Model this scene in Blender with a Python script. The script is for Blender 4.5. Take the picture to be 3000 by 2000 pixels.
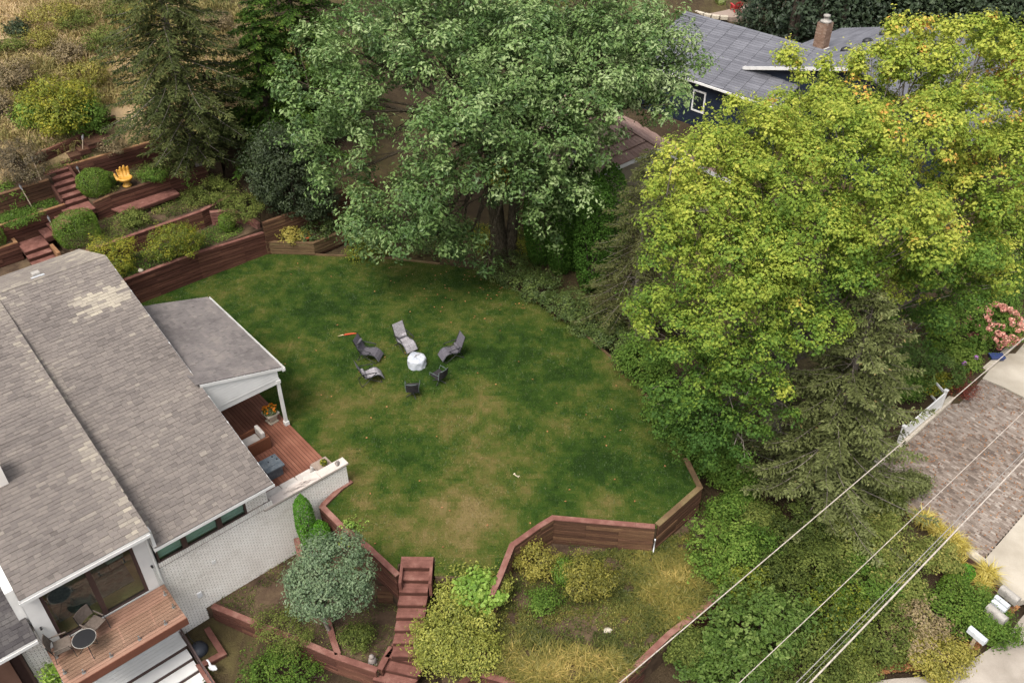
import bpy, math, random
import numpy as np
from mathutils import Matrix, Vector

# ------------------------------------------------------------------ clear
for o in list(bpy.data.objects):
    bpy.data.objects.remove(o, do_unlink=True)
SC = bpy.context.scene
COL = SC.collection
random.seed(7)
RNG = np.random.default_rng(11)

# ------------------------------------------------------------------ camera
CAM_H = 25.0
PITCH = math.radians(37.7)
FPX = 2600.0                      # focal length in pixels of a 3000 pixel wide frame
cam_data = bpy.data.cameras.new('camera')
cam_data.sensor_width = 36.0
cam_data.lens = FPX / 3000.0 * 36.0
cam_data.clip_start = 0.5
cam_data.clip_end = 3000.0
cam = bpy.data.objects.new('camera', cam_data)
COL.objects.link(cam)
cam.location = (0, 0, CAM_H)
cam.rotation_euler = (math.pi / 2 - PITCH, 0, 0)
SC.camera = cam

# ------------------------------------------------------------------ sky, sun, exposure
SUN_ELEV, SUN_AZ = math.radians(60), math.radians(-150)     # azimuth clockwise from +Y
world = bpy.data.worlds.new('World')
SC.world = world
world.use_nodes = True
wn, wl = world.node_tree.nodes, world.node_tree.links
wn.clear()
w_out = wn.new('ShaderNodeOutputWorld')
w_bg = wn.new('ShaderNodeBackground')
w_sky = wn.new('ShaderNodeTexSky')
w_sky.sky_type = 'NISHITA'
w_sky.sun_disc = False
w_sky.sun_elevation = SUN_ELEV
w_sky.sun_rotation = SUN_AZ
w_sky.air_density = 1.0
w_sky.dust_density = 4.0
w_sky.ozone_density = 1.0
w_hs = wn.new('ShaderNodeHueSaturation')
w_hs.inputs['Saturation'].default_value = 0.3          # cloud cover: a nearly white sky
wl.new(w_sky.outputs[0], w_hs.inputs['Color'])
wl.new(w_hs.outputs[0], w_bg.inputs['Color'])
w_bg.inputs['Strength'].default_value = 0.125
wl.new(w_bg.outputs[0], w_out.inputs['Surface'])

sun_data = bpy.data.lights.new('sun', 'SUN')
sun_data.energy = 1.5
sun_data.angle = math.radians(24)
sun_data.color = (1.0, 0.95, 0.88)
sun = bpy.data.objects.new('sun', sun_data)
COL.objects.link(sun)
sd = Vector((math.sin(SUN_AZ) * math.cos(SUN_ELEV), math.cos(SUN_AZ) * math.cos(SUN_ELEV), math.sin(SUN_ELEV)))
sun.rotation_euler = sd.to_track_quat('Z', 'Y').to_euler()
sun.location = sd * 60

SC.view_settings.view_transform = 'Standard'
SC.view_settings.look = 'None'
SC.view_settings.gamma = 1.0
SC.view_settings.exposure = 1.16
SC.view_settings.use_curve_mapping = False
SC.cycles.max_bounces = 4
SC.cycles.diffuse_bounces = 2
SC.cycles.glossy_bounces = 2
SC.cycles.transmission_bounces = 3
SC.cycles.transparent_max_bounces = 12
SC.cycles.use_denoising = True

# ------------------------------------------------------------------ coordinates
sp, cp = math.sin(PITCH), math.cos(PITCH)
CAMP = np.array([0, 0, CAM_H])
def ray(px, py):
    x, y = (px - 1500) / FPX, (py - 1000) / FPX
    return np.array([x, cp - y * sp, -(sp + y * cp)])
def P(px, py, z=0.0):                 # the point at height z that a spot of the photo shows
    d = ray(px, py); return CAMP + d * ((z - CAM_H) / d[2])
def PY(px, py, Y):                    # ... at distance Y
    d = ray(px, py); return CAMP + d * (Y / d[1])
def pix(p):
    q = np.array(p, float) - CAMP
    dep = q[..., 1] * cp - q[..., 2] * sp
    return 1500 + FPX * q[..., 0] / dep, 1000 - FPX * (q[..., 1] * sp + q[..., 2] * cp) / dep
AZ = math.radians(48.7)
U = np.array([math.sin(AZ), math.cos(AZ), 0.0])      # along the house front
V = np.array([-math.cos(AZ), math.sin(AZ), 0.0])     # towards the back of the house
E0 = P(1023, 1418, 0)                                # corner of house wall and lawn
def H(a, b, z=0.0): return E0 + U * a + V * b + np.array([0, 0, z])
def loc(q):
    d = np.asarray(q) - E0; return np.array([d @ U, d @ V, q[2]])
def OV(px, py, vv):                   # on the upright plane v = vv
    d = ray(px, py); t = ((E0 + V * vv - CAMP) @ V) / (d @ V); return CAMP + d * t
HOUSE_M = Matrix(((U[0], V[0], 0, E0[0]), (U[1], V[1], 0, E0[1]), (0, 0, 1, 0), (0, 0, 0, 1)))

def S(r, g, b, k=0.8):                # a colour read off the photo, turned into a base colour
    f = lambda c: ((c / 255 + 0.055) / 1.055) ** 2.4 if c > 10 else c / 255 / 12.92
    return (f(r) * k, f(g) * k, f(b) * k, 1.0)

# ------------------------------------------------------------------ materials
MATS = {}
LEAF_GAIN = 1.15
def new_mat(name):
    m = bpy.data.materials.new(name); m.use_nodes = True
    n, l = m.node_tree.nodes, m.node_tree.links
    n.clear(); out = n.new('ShaderNodeOutputMaterial')
    MATS[name] = m
    return m, n, l, out
def ramp(n, cols, pos=None, interp='LINEAR'):
    r = n.new('ShaderNodeValToRGB'); cr = r.color_ramp; cr.interpolation = interp
    k = len(cols)
    for i, c in enumerate(cols):
        p = pos[i] if pos else i / max(1, k - 1)
        if i < 2: el = cr.elements[i]; el.position = p
        else: el = cr.elements.new(p)
        el.color = c
    return r
def noise(n, l, scale, detail=4, rough=0.55, coord='Object', dist=0.0):
    tc = n.new('ShaderNodeNewGeometry'); t = n.new('ShaderNodeTexNoise')
    t.inputs['Scale'].default_value = scale; t.inputs['Detail'].default_value = detail
    t.inputs['Roughness'].default_value = rough; t.inputs['Distortion'].default_value = dist
    l.new(tc.outputs['Position'], t.inputs['Vector'])
    return t
def mat_leaf(name, cols, pos=None, trans=0.3, rough=0.5, spec=0.3):
    m, n, l, out = new_mat(name)
    a = n.new('ShaderNodeAttribute'); a.attribute_name = 'tint'
    cols = [(c[0] * LEAF_GAIN, c[1] * LEAF_GAIN, c[2] * LEAF_GAIN, 1) for c in cols]
    r = ramp(n, cols, pos); l.new(a.outputs['Fac'], r.inputs['Fac'])
    b = n.new('ShaderNodeBsdfPrincipled')
    b.inputs['Roughness'].default_value = rough
    b.inputs['Specular IOR Level'].default_value = spec
    l.new(r.outputs[0], b.inputs['Base Color'])
    t = n.new('ShaderNodeBsdfTranslucent'); l.new(r.outputs[0], t.inputs['Color'])
    mx = n.new('ShaderNodeMixShader'); mx.inputs[0].default_value = trans
    l.new(b.outputs[0], mx.inputs[1]); l.new(t.outputs[0], mx.inputs[2])
    l.new(mx.outputs[0], out.inputs['Surface'])
    return m
def mat_surf(name, cols, pos=None, scale=3.0, detail=5, rough=0.8, bump=0.3, bscale=40.0, spec=0.3, tint=0.0,
             grain=None, speck=0.25, bdist=0.02):
    """noise between the colours, optional per piece tint, fine speckle and bump"""
    m, n, l, out = new_mat(name)
    t = noise(n, l, scale, detail)
    fac = t.outputs['Fac']
    if grain:
        mp = n.new('ShaderNodeMapping'); mp.inputs['Scale'].default_value = grain
        tc = n.new('ShaderNodeNewGeometry'); l.new(tc.outputs['Position'], mp.inputs[0]); l.new(mp.outputs[0], t.inputs['Vector'])
    st = n.new('ShaderNodeMapRange'); st.inputs['From Min'].default_value = 0.3; st.inputs['From Max'].default_value = 0.7
    l.new(fac, st.inputs['Value']); fac = st.outputs[0]
    if tint:
        a = n.new('ShaderNodeAttribute'); a.attribute_name = 'tint'
        mxf = n.new('ShaderNodeMix'); mxf.data_type = 'FLOAT'; mxf.inputs['Factor'].default_value = tint
        l.new(fac, mxf.inputs['A']); l.new(a.outputs['Fac'], mxf.inputs['B']); fac = mxf.outputs['Result']
    r = ramp(n, cols, pos); l.new(fac, r.inputs['Fac'])
    s2 = noise(n, l, bscale, 3, 0.7)
    hsv = n.new('ShaderNodeHueSaturation')
    mr = n.new('ShaderNodeMapRange'); mr.inputs['From Min'].default_value = 0.25; mr.inputs['From Max'].default_value = 0.75
    mr.inputs['To Min'].default_value = 1 - speck; mr.inputs['To Max'].default_value = 1 + speck
    l.new(s2.outputs['Fac'], mr.inputs['Value']); l.new(mr.outputs[0], hsv.inputs['Value'])
    l.new(r.outputs[0], hsv.inputs['Color'])
    b = n.new('ShaderNodeBsdfPrincipled'); b.inputs['Roughness'].default_value = rough
    b.inputs['Specular IOR Level'].default_value = spec
    l.new(hsv.outputs[0], b.inputs['Base Color'])
    if bump:
        bp = n.new('ShaderNodeBump'); bp.inputs['Strength'].default_value = bump; bp.inputs['Distance'].default_value = bdist
        l.new(s2.outputs['Fac'], bp.inputs['Height']); l.new(bp.outputs[0], b.inputs['Normal'])
    l.new(b.outputs[0], out.inputs['Surface'])
    return m
def mat_plain(name, col, rough=0.6, metal=0.0, spec=0.4, var=0.12, scale=8.0):
    m, n, l, out = new_mat(name)
    t = noise(n, l, scale, 4)
    hsv = n.new('ShaderNodeHueSaturation'); hsv.inputs['Color'].default_value = col
    mr = n.new('ShaderNodeMapRange'); mr.inputs['From Min'].default_value = 0.3; mr.inputs['From Max'].default_value = 0.7
    mr.inputs['To Min'].default_value = 1 - var; mr.inputs['To Max'].default_value = 1 + var
    l.new(t.outputs['Fac'], mr.inputs['Value']); l.new(mr.outputs[0], hsv.inputs['Value'])
    b = n.new('ShaderNodeBsdfPrincipled'); b.inputs['Roughness'].default_value = rough
    b.inputs['Metallic'].default_value = metal; b.inputs['Specular IOR Level'].default_value = spec
    l.new(hsv.outputs[0], b.inputs['Base Color']); l.new(b.outputs[0], out.inputs['Surface'])
    return m
def mat_glass(name, tintc=(0.9, 0.95, 0.93, 1), refl=0.06, rough=0.02):
    m, n, l, out = new_mat(name)
    t = n.new('ShaderNodeBsdfTransparent'); t.inputs[0].default_value = tintc
    g = n.new('ShaderNodeBsdfGlossy'); g.inputs['Roughness'].default_value = rough
    lw = n.new('ShaderNodeLayerWeight'); lw.inputs['Blend'].default_value = 0.5
    pw = n.new('ShaderNodeMath'); pw.operation = 'POWER'; pw.inputs[1].default_value = 4.0; l.new(lw.outputs['Facing'], pw.inputs[0])
    ad = n.new('ShaderNodeMath'); ad.operation = 'MULTIPLY_ADD'; ad.inputs[1].default_value = 0.6; ad.inputs[2].default_value = refl; ad.use_clamp = True
    l.new(pw.outputs[0], ad.inputs[0])
    mx = n.new('ShaderNodeMixShader'); l.new(ad.outputs[0], mx.inputs[0])
    l.new(t.outputs[0], mx.inputs[1]); l.new(g.outputs[0], mx.inputs[2]); l.new(mx.outputs[0], out.inputs['Surface'])
    return m

# ------------------------------------------------------------------ objects
ROOTM = {}                                     # object -> inverse matrix of the thing it belongs to
def tag(o, label=None, cat=None, group=None, kind=None):
    if label: o['label'] = label
    if cat: o['category'] = cat
    if group: o['group'] = group
    if kind: o['kind'] = kind
    return o
def thing(name, label, cat, base, rz=0.0, group=None, M=None):
    o = bpy.data.objects.new(name, None); COL.objects.link(o)
    o.empty_display_size = 0.2
    if M is None: M = Matrix.Translation(Vector(base)) @ Matrix.Rotation(rz, 4, 'Z')
    o.matrix_world = M
    ROOTM[o.name] = M.inverted()
    return tag(o, label, cat, group)
def link_mesh(name, me, mat, parent=None, M=None):
    o = bpy.data.objects.new(name, me); COL.objects.link(o)
    if mat is not None and not me.materials: me.materials.append(mat if not isinstance(mat, str) else MATS[mat])
    if parent is not None:
        o.parent = parent; ROOTM[o.name] = ROOTM[parent.name]
        if M is not None: o.matrix_local = M
    elif M is not None:
        o.matrix_world = M; ROOTM[o.name] = M.inverted()
    else: ROOTM[o.name] = Matrix.Identity(4)
    return o
def mesh_np(name, Vt, F, tint=None, smooth=False, M=None):
    """mesh from numpy arrays; F is (faces, corners)"""
    me = bpy.data.meshes.new(name)
    Vt = np.asarray(Vt, np.float32); F = np.asarray(F, np.int32)
    if M is not None:
        A = np.array(M, np.float32); Vt = Vt @ A[:3, :3].T + A[:3, 3]
    nf, k = F.shape
    me.vertices.add(len(Vt)); me.vertices.foreach_set('co', np.ascontiguousarray(Vt, np.float32).ravel())
    me.loops.add(nf * k); me.loops.foreach_set('vertex_index', F.ravel())
    me.polygons.add(nf); me.polygons.foreach_set('loop_start', np.arange(0, nf * k, k, dtype=np.int32))
    me.polygons.foreach_set('use_smooth', np.full(nf, bool(smooth)))
    me.update(calc_edges=True)
    if tint is not None:
        a = me.attributes.new('tint', 'FLOAT', 'FACE'); a.data.foreach_set('value', np.asarray(tint, np.float32))
    return me
class MB:
    """collects shapes (in world coordinates unless told otherwise) for ONE mesh object"""
    def __init__(s): s.v, s.f = [], []
    def add(s, vs, fs):
        o = len(s.v); s.v += [tuple(map(float, p)) for p in vs]; s.f += [tuple(o + i for i in f) for f in fs]; return s
    def hexa(s, p):                                  # 8 points: bottom ring, top ring
        return s.add(p, [(3, 2, 1, 0), (4, 5, 6, 7), (0, 1, 5, 4), (1, 2, 6, 5), (2, 3, 7, 6), (3, 0, 4, 7)])
    def box(s, c, d, rz=0.0, M=None):
        x, y, z = d[0] / 2, d[1] / 2, d[2] / 2
        p = [(-x, -y, -z), (x, -y, -z), (x, y, -z), (-x, y, -z), (-x, -y, z), (x, -y, z), (x, y, z), (-x, y, z)]
        R = M if M is not None else Matrix.Translation(Vector(c)) @ Matrix.Rotation(rz, 4, 'Z')
        return s.hexa([R @ Vector(q) for q in p])
    def b2(s, a, b):                                 # box from corner to corner
        return s.box([(a[i] + b[i]) / 2 for i in range(3)], [abs(b[i] - a[i]) for i in range(3)])
    def beam(s, a, b, w, h, up=(0, 0, 1)):           # square bar from a to b
        a, b = Vector(a), Vector(b); x = (b - a); L = x.length; x.normalize()
        y = Vector(up).cross(x)
        if y.length < 1e-4: y = Vector((1, 0, 0)).cross(x)
        y.normalize(); z = x.cross(y)
        c = (a + b) / 2
        R = Matrix(((x[0], y[0], z[0], c[0]), (x[1], y[1], z[1], c[1]), (x[2], y[2], z[2], c[2]), (0, 0, 0, 1)))
        return s.box(None, (L, w, h), M=R)
    def prism(s, poly, z0, z1):
        n = len(poly); z1 = z1 if hasattr(z1, '__len__') else [z1] * n; z0 = z0 if hasattr(z0, '__len__') else [z0] * n
        ar = sum(poly[i][0] * poly[(i + 1) % n][1] - poly[(i + 1) % n][0] * poly[i][1] for i in range(n))
        if ar < 0: poly = poly[::-1]; z1 = z1[::-1]; z0 = z0[::-1]
        vs = [(p[0], p[1], z0[i]) for i, p in enumerate(poly)] + [(p[0], p[1], z1[i]) for i, p in enumerate(poly)]
        fs = [tuple(range(n))[::-1], tuple(range(n, 2 * n))] + [(i, (i + 1) % n, n + (i + 1) % n, n + i) for i in range(n)]
        return s.add(vs, fs)
    def tube(s, pts, rad, n=6, cap=True):
        pts = [Vector(p) for p in pts]; m = len(pts)
        rad = rad if hasattr(rad, '__len__') else [rad] * m
        vs, fs = [], []
        ref = Vector((0.3, 0.9, 0.2))
        for i, p in enumerate(pts):
            t = (pts[min(i + 1, m - 1)] - pts[max(i - 1, 0)])
            if t.length < 1e-6: t = Vector((0, 0, 1))
            t.normalize(); a = t.cross(ref)
            if a.length < 0.1: a = t.cross(Vector((1, 0, 0)))
            a.normalize(); b = t.cross(a)
            for k in range(n):
                w = 2 * math.pi * k / n; vs.append(p + (a * math.cos(w) + b * math.sin(w)) * rad[i])
        for i in range(m - 1):
            for k in range(n):
                k2 = (k + 1) % n; fs.append((i * n + k, i * n + k2, (i + 1) * n + k2, (i + 1) * n + k))
        if cap: fs += [tuple(range(n)), tuple(range((m - 1) * n, m * n))[::-1]]
        return s.add(vs, fs)
    def lathe(s, c, prof, n=16, sx=1.0, sy=1.0, jit=0.0):
        vs, fs = [], []; m = len(prof)
        for r, z in prof:
            for k in range(n):
                w = 2 * math.pi * k / n; q = r * (1 + random.uniform(-jit, jit))
                vs.append((c[0] + q * math.cos(w) * sx, c[1] + q * math.sin(w) * sy, c[2] + z))
        for i in range(m - 1):
            for k in range(n):
                k2 = (k + 1) % n; fs.append((i * n + k, i * n + k2, (i + 1) * n + k2, (i + 1) * n + k))
        fs += [tuple(range(n))[::-1], tuple(range((m - 1) * n, m * n))]
        return s.add(vs, fs)
    def quad(s, *p): return s.add(p, [tuple(range(len(p)))])
    def mesh(s, name, smooth=False, M=None):
        me = bpy.data.meshes.new(name)
        vs = s.v if M is None else [tuple(M @ Vector(p)) for p in s.v]
        me.from_pydata(vs, [], s.f); me.update()
        if smooth: me.polygons.foreach_set('use_smooth', [True] * len(me.polygons))
        return me
    def build(s, name, mat, parent=None, local=False, smooth=False, bevel=0.0, base=None):
        if parent is not None:
            M = None if local else ROOTM[parent.name]
            o = link_mesh(name, s.mesh(name, smooth, M), mat, parent)
        elif local: o = link_mesh(name, s.mesh(name, smooth), mat)
        else:
            a = np.array(s.v); b = base if base is not None else (a[:, 0].mean(), a[:, 1].mean(), a[:, 2].min())
            M = Matrix.Translation(Vector(b)); o = link_mesh(name, s.mesh(name, smooth, M.inverted()), mat, None, M)
        if bevel:
            md = o.modifiers.new('bevel', 'BEVEL'); md.width = bevel; md.segments = 2; md.limit_method = 'ANGLE'
        return o
def struct(name, mb, mat, kind='structure', **k):
    return tag(mb.build(name, mat, **k), kind=kind)
def copy_tree(o, parent=None):
    c = o.copy(); COL.objects.link(c); c.parent = parent
    ROOTM[c.name] = ROOTM[o.name]
    for ch in list(o.children): copy_tree(ch, c)
    return c
def place(o, base, rz=0.0, label=None):
    o.matrix_world = Matrix.Translation(Vector(base)) @ Matrix.Rotation(rz, 4, 'Z')
    if label: o['label'] = label
    return o

# unit boxes that alike pieces share (bricks, shingles, pavers, boards)
UC = np.array([(-.5, -.5, -.5), (.5, -.5, -.5), (.5, .5, -.5), (-.5, .5, -.5), (-.5, -.5, .5), (.5, -.5, .5), (.5, .5, .5), (-.5, .5, .5)])
UF = np.array([(3, 2, 1, 0), (4, 5, 6, 7), (0, 1, 5, 4), (1, 2, 6, 5), (2, 3, 7, 6), (3, 0, 4, 7)])
_unit = {}
def unit_mesh(mat, k, n=8):
    key = (mat, k)
    if key not in _unit:
        me = mesh_np('piece', UC, UF, np.full(6, k / (n - 1))); me.materials.append(MATS[mat]); _unit[key] = me
    return _unit[key]
def pieces(parent, name, mat, trs, limit=300, rest=None, tints=None, local=True):
    """alike box pieces: the ones that show largest are objects, the rest one part; trs = list of 4x4 arrays"""
    T = np.array([np.array(t) for t in trs], float)
    n = len(T)
    tt = np.asarray(tints) if tints is not None else RNG.random(n)
    inv = ROOTM[parent.name]
    if not local: T = np.einsum('ij,njk->nik', np.array(inv), T)
    order = np.arange(n)
    if n > limit:
        Wm = np.array(inv.inverted()); W = T[:, :3, 3] @ Wm[:3, :3].T + Wm[:3, 3]
        px, py = pix(W); inv_view = (px < 20) | (px > 2980) | (py < 20) | (py > 1980)
        d = np.linalg.norm(W - CAMP, axis=1) + inv_view * 1e4
        order = np.argsort(d)
    for i in order[:limit]:
        o = bpy.data.objects.new(name, unit_mesh(mat, int(round(float(tt[i]) * 7)))); COL.objects.link(o)
        o.parent = parent; o.matrix_local = Matrix(T[i].tolist())
    if n > limit:
        r = order[limit:]
        Vt = np.einsum('nij,kj->nki', T[r][:, :3, :3], UC) + T[r][:, None, :3, 3]
        F = UF[None] + 8 * np.arange(len(r))[:, None, None]
        o = link_mesh(rest or name + '_field', mesh_np(name, Vt.reshape(-1, 3), F.reshape(-1, 4), np.repeat(tt[r], 6)), mat, parent)
        o['kind'] = 'stuff'
def TR(c, x, y, z):                      # piece matrix from centre and three scaled axes
    M = np.eye(4); M[:3, 0] = x; M[:3, 1] = y; M[:3, 2] = z; M[:3, 3] = c; return M

# ------------------------------------------------------------------ plants: builders
def rdirs(n):
    d = RNG.normal(size=(n, 3)); return d / np.linalg.norm(d, axis=1, keepdims=True)
def unit(a): return a / np.maximum(np.linalg.norm(a, axis=-1, keepdims=True), 1e-6)
def leaf_arrays(C, N, size, aspect=0.62, T=None, fold=0.12):
    """one folded kite per leaf"""
    n = len(C); N = unit(N)
    if T is None: T = rdirs(n)
    T = unit(T - N * np.sum(T * N, axis=1, keepdims=True)); B = np.cross(N, T)
    s = np.asarray(size).reshape(-1, 1) * np.ones((n, 1))
    a = C - T * s * 0.5; b = C + T * s * 0.5; w = s * aspect * 0.5
    l = C - T * s * 0.08 + B * w + N * s * fold; r = C - T * s * 0.08 - B * w + N * s * fold
    Vt = np.stack([a, r, b, l], axis=1).reshape(-1, 3)
    return Vt, np.arange(4 * n).reshape(-1, 4)
def star_arrays(C, N, size, T=None):
    """one lobed leaf (two crossing pointed blades) for broad trees seen near"""
    V1, F1 = leaf_arrays(C, N, size, 0.42, T, 0.06)
    return V1, F1
def crown_points(lobes, n_leaf, clump_r=0.6, per=28, top=0.35, inner=0.7, flat=0.75):
    """leaf centres, normals and clump tints spread over the lobes of a crown"""
    L = np.array([l[0] for l in lobes]); R = np.array([l[1] for l in lobes])
    area = np.array([(r[0] * r[1] + r[0] * r[2] + r[1] * r[2]) for r in R]); area = area / area.sum()
    nc = max(4, int(n_leaf / per))
    which = RNG.choice(len(lobes), nc * 2, p=area)
    d = rdirs(nc * 2); d[:, 2] += top * RNG.random(nc * 2); d = unit(d)
    rad = inner + (1.06 - inner) * RNG.random(nc * 2) ** 0.5
    c = L[which] + d * R[which] * rad[:, None]
    keep = np.ones(len(c), bool)
    for i in range(len(lobes)):                   # thin out what lies deep inside another lobe
        q = np.linalg.norm((c - L[i]) / R[i], axis=1); keep &= ~((q < 0.62) & (which != i))
    c, d, which = c[keep][:nc], d[keep][:nc], which[keep][:nc]
    nc = len(c); m = np.maximum(3, RNG.poisson(per, nc)); idx = np.repeat(np.arange(nc), m)
    cr = clump_r * (0.6 + 0.8 * RNG.random(nc))
    e = rdirs(len(idx)); e[:, 2] = e[:, 2] * flat + 0.15
    pos = c[idx] + e * cr[idx][:, None] * (0.35 + 0.75 * RNG.random(len(idx)))[:, None]
    nrm = e * 0.6 + d[idx] * 0.6 + np.array([0, 0, 0.6]) + RNG.normal(size=e.shape) * 0.24
    return pos, nrm, idx, c, which
def billow(lobes, k=9, frac=0.42, seed=1, up=0.15):
    """break each lobe into smaller rounded masses with gaps between them"""
    rg = np.random.default_rng(seed); out = []
    for c, r in lobes:
        m = max(4, int(k * min(1.6, max(0.5, np.mean(r) / 1.9)))); ph = rg.random() * 6.28
        for i in range(m):
            z = 1 - 2 * (i + 0.5) / m; a = ph + i * 2.39996; q = math.sqrt(1 - z * z)
            d = np.array([q * math.cos(a), q * math.sin(a), z]) + rg.normal(size=3) * 0.18; d[2] += up; d /= np.linalg.norm(d)
            f = frac * (0.7 + 0.6 * rg.random()); out.append((c + d * r * (0.95 - f * 0.55 + 0.15 * rg.random()), r * f * np.array([1, 1, 0.85])))
    return out
def shoots(c, ctr, n, length, per=10):
    """stray shoots that break the outline: leaves strung along short outward twigs"""
    j = RNG.integers(0, len(c), n); d = unit(c[j] - ctr) * 0.8 + np.array([0, 0, 0.75]) + RNG.normal(size=(n, 3)) * 0.35; d = unit(d)
    L = length * (0.5 + RNG.random(n)); s = np.linspace(0.15, 1, per)
    p = c[j][:, None] + d[:, None] * (L[:, None] * s)[..., None] + np.array([0, 0, -1.0]) * (0.25 * L[:, None] * s ** 2)[..., None]
    p = p.reshape(-1, 3) + RNG.normal(size=(n * per, 3)) * 0.05 * min(1.0, length * 2)
    return p, rdirs(n * per) * 0.8 + np.array([0, 0, 0.8]), np.repeat(j, per)
def tints(idx, nc, pos, spread=0.5, leafvar=0.35, base=0.5, extra=None):
    ct = RNG.random(nc); t = base + (ct[idx] - 0.5) * spread + (RNG.random(len(idx)) - 0.5) * leafvar
    if extra is not None: t = t + extra
    return np.clip(t, 0.0, 1.0)
def limb_tubes(mb, base, fork, trunk_r, lobes, clumps, which, nsub=5, bend=0.25):
    base, fork = np.array(base, float), np.array(fork, float)
    mid = (base + fork) / 2 + RNG.normal(size=3) * np.array([0.08, 0.08, 0])
    mb.tube([base - [0, 0, 0.25], base + [0, 0, 0.12], mid, fork], [trunk_r * 1.45, trunk_r * 1.08, trunk_r * 0.9, trunk_r * 0.78], 10)
    for i, l in enumerate(lobes):
        c = np.array(l[0]); ln = np.linalg.norm(c - fork)
        m1 = fork * 0.6 + c * 0.4 + RNG.normal(size=3) * 0.06 * ln + np.array([0, 0, 0.05 * ln])
        r0 = trunk_r * (0.42 if len(lobes) > 2 else 0.6)
        mb.tube([fork, m1, c], [r0, r0 * 0.5, r0 * 0.16], 6)
        ids = np.where(which == i)[0]
        if len(ids):
            for j in RNG.choice(ids, min(nsub, len(ids)), replace=False):
                q = clumps[j]; st = m1 * RNG.random() * 0.6 + c * 0.4 if False else (m1 + (c - m1) * RNG.random())
                mm = (st + q) / 2 + RNG.normal(size=3) * 0.12
                mb.tube([st, mm, q], [r0 * 0.2, r0 * 0.11, 0.01], 4, cap=False)
def tree(name, label, base, fork_h, trunk_r, lobes, leafmat, barkmat, n_leaf, leaf=0.16, clump_r=0.6, per=28, spread=0.5,
         group=None, extra=None, aspect=0.62, nsub=6, inner=0.7, cat='tree', top=0.35, tbase=0.5, fork=None, second=None, bil=None, n_shoot=0, shoot_len=0.6):
    t = thing(name, label, cat, base, group=group)
    pos, nrm, idx, c, which = crown_points(bil if bil is not None else lobes, n_leaf, clump_r, per, top, inner)
    if bil is not None: which = np.argmin(np.linalg.norm(c[:, None] - np.array([l[0] for l in lobes])[None], axis=2), axis=1)
    if n_shoot:
        sp_, sn_, si_ = shoots(c, np.mean([l[0] for l in lobes], axis=0), n_shoot, shoot_len, 16); pos, nrm, idx = np.concatenate([pos, sp_]), np.concatenate([nrm, sn_]), np.concatenate([idx, si_])
    tt = tints(idx, len(c), pos, spread, 0.2, tbase, None if extra is None else extra(pos, c[idx]))
    sz = leaf * (0.5 + RNG.random(len(pos)) ** 1.4)
    Vt, F = leaf_arrays(pos, nrm, sz, aspect)
    link_mesh('crown', mesh_np('crown', Vt, F, tt, M=ROOTM[t.name]), leafmat, t)
    mb = MB(); fk = np.array(fork if fork is not None else [base[0], base[1], base[2] + fork_h], float)
    limb_tubes(mb, base, fk, trunk_r, lobes, c, which, nsub)
    if second is not None: limb_tubes(mb, second[0], second[1], second[2], lobes[::2], c, which, 1)
    mb.build('trunk', barkmat, t, smooth=True)
    return t
def auto_lobes(c, r, k, frac=0.5, seed=0, lift=0.2):
    rg = np.random.default_rng(seed + 5); c = np.array(c, float); r = np.array(r, float)
    out = [(c, r * 0.72)]
    for i in range(k):
        d = rg.normal(size=3); d[2] = d[2] * 0.8 + lift; d /= np.linalg.norm(d)
        f = frac * (0.6 + 0.8 * rg.random()); out.append((c + d * r * (1 - f * 0.8) * (0.85 + 0.32 * rg.random()), r * f))
    return out
_seed = [0]
def shrub(name, label, c, r, leafmat, n_leaf, leaf=0.08, k=8, clump_r=0.22, per=18, group=None, cat='shrub', frac=0.45, spread=0.5,
          tbase=0.5, aspect=0.6, ground=None, barkmat='bark', stems=7, inner=0.6, extra=None, lift=0.25, flat=0.75, wild=0.42):
    _seed[0] += 1
    c = np.array(c, float); r = np.array(r if hasattr(r, '__len__') else (r, r, r), float)
    gz = ground if ground is not None else c[2] - r[2]
    t = thing(name, label, cat, (c[0], c[1], gz), group=group)
    lobes = auto_lobes(c, r, k, frac, _seed[0], lift)
    pos, nrm, idx, cc, which = crown_points(lobes, n_leaf, clump_r, per, 0.3, inner, flat)
    sp_, sn_, si_ = shoots(cc, c, max(8, n_leaf // 130), float(np.mean(r)) * wild, 9); pos, nrm, idx = np.concatenate([pos, sp_]), np.concatenate([nrm, sn_]), np.concatenate([idx, si_])
    pos[:, 2] = np.maximum(pos[:, 2], gz + 0.02)
    tt = tints(idx, len(cc), pos, spread, 0.28, tbase, None if extra is None else extra(pos, cc[idx]))
    Vt, F = leaf_arrays(pos, nrm, leaf * (0.7 + 0.6 * RNG.random(len(pos))), aspect)
    link_mesh('foliage', mesh_np('foliage', Vt, F, tt, M=ROOTM[t.name]), leafmat, t)
    mb = MB()
    for j in RNG.choice(len(cc), min(stems, len(cc)), replace=False):
        b = np.array([c[0] + RNG.normal() * 0.06, c[1] + RNG.normal() * 0.06, gz - 0.05])
        mb.tube([b, (b + cc[j]) / 2 + RNG.normal(size=3) * 0.08, cc[j]], [0.03, 0.02, 0.008], 4, cap=False)
    mb.build('stem', barkmat, t, smooth=True)
    return t
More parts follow.
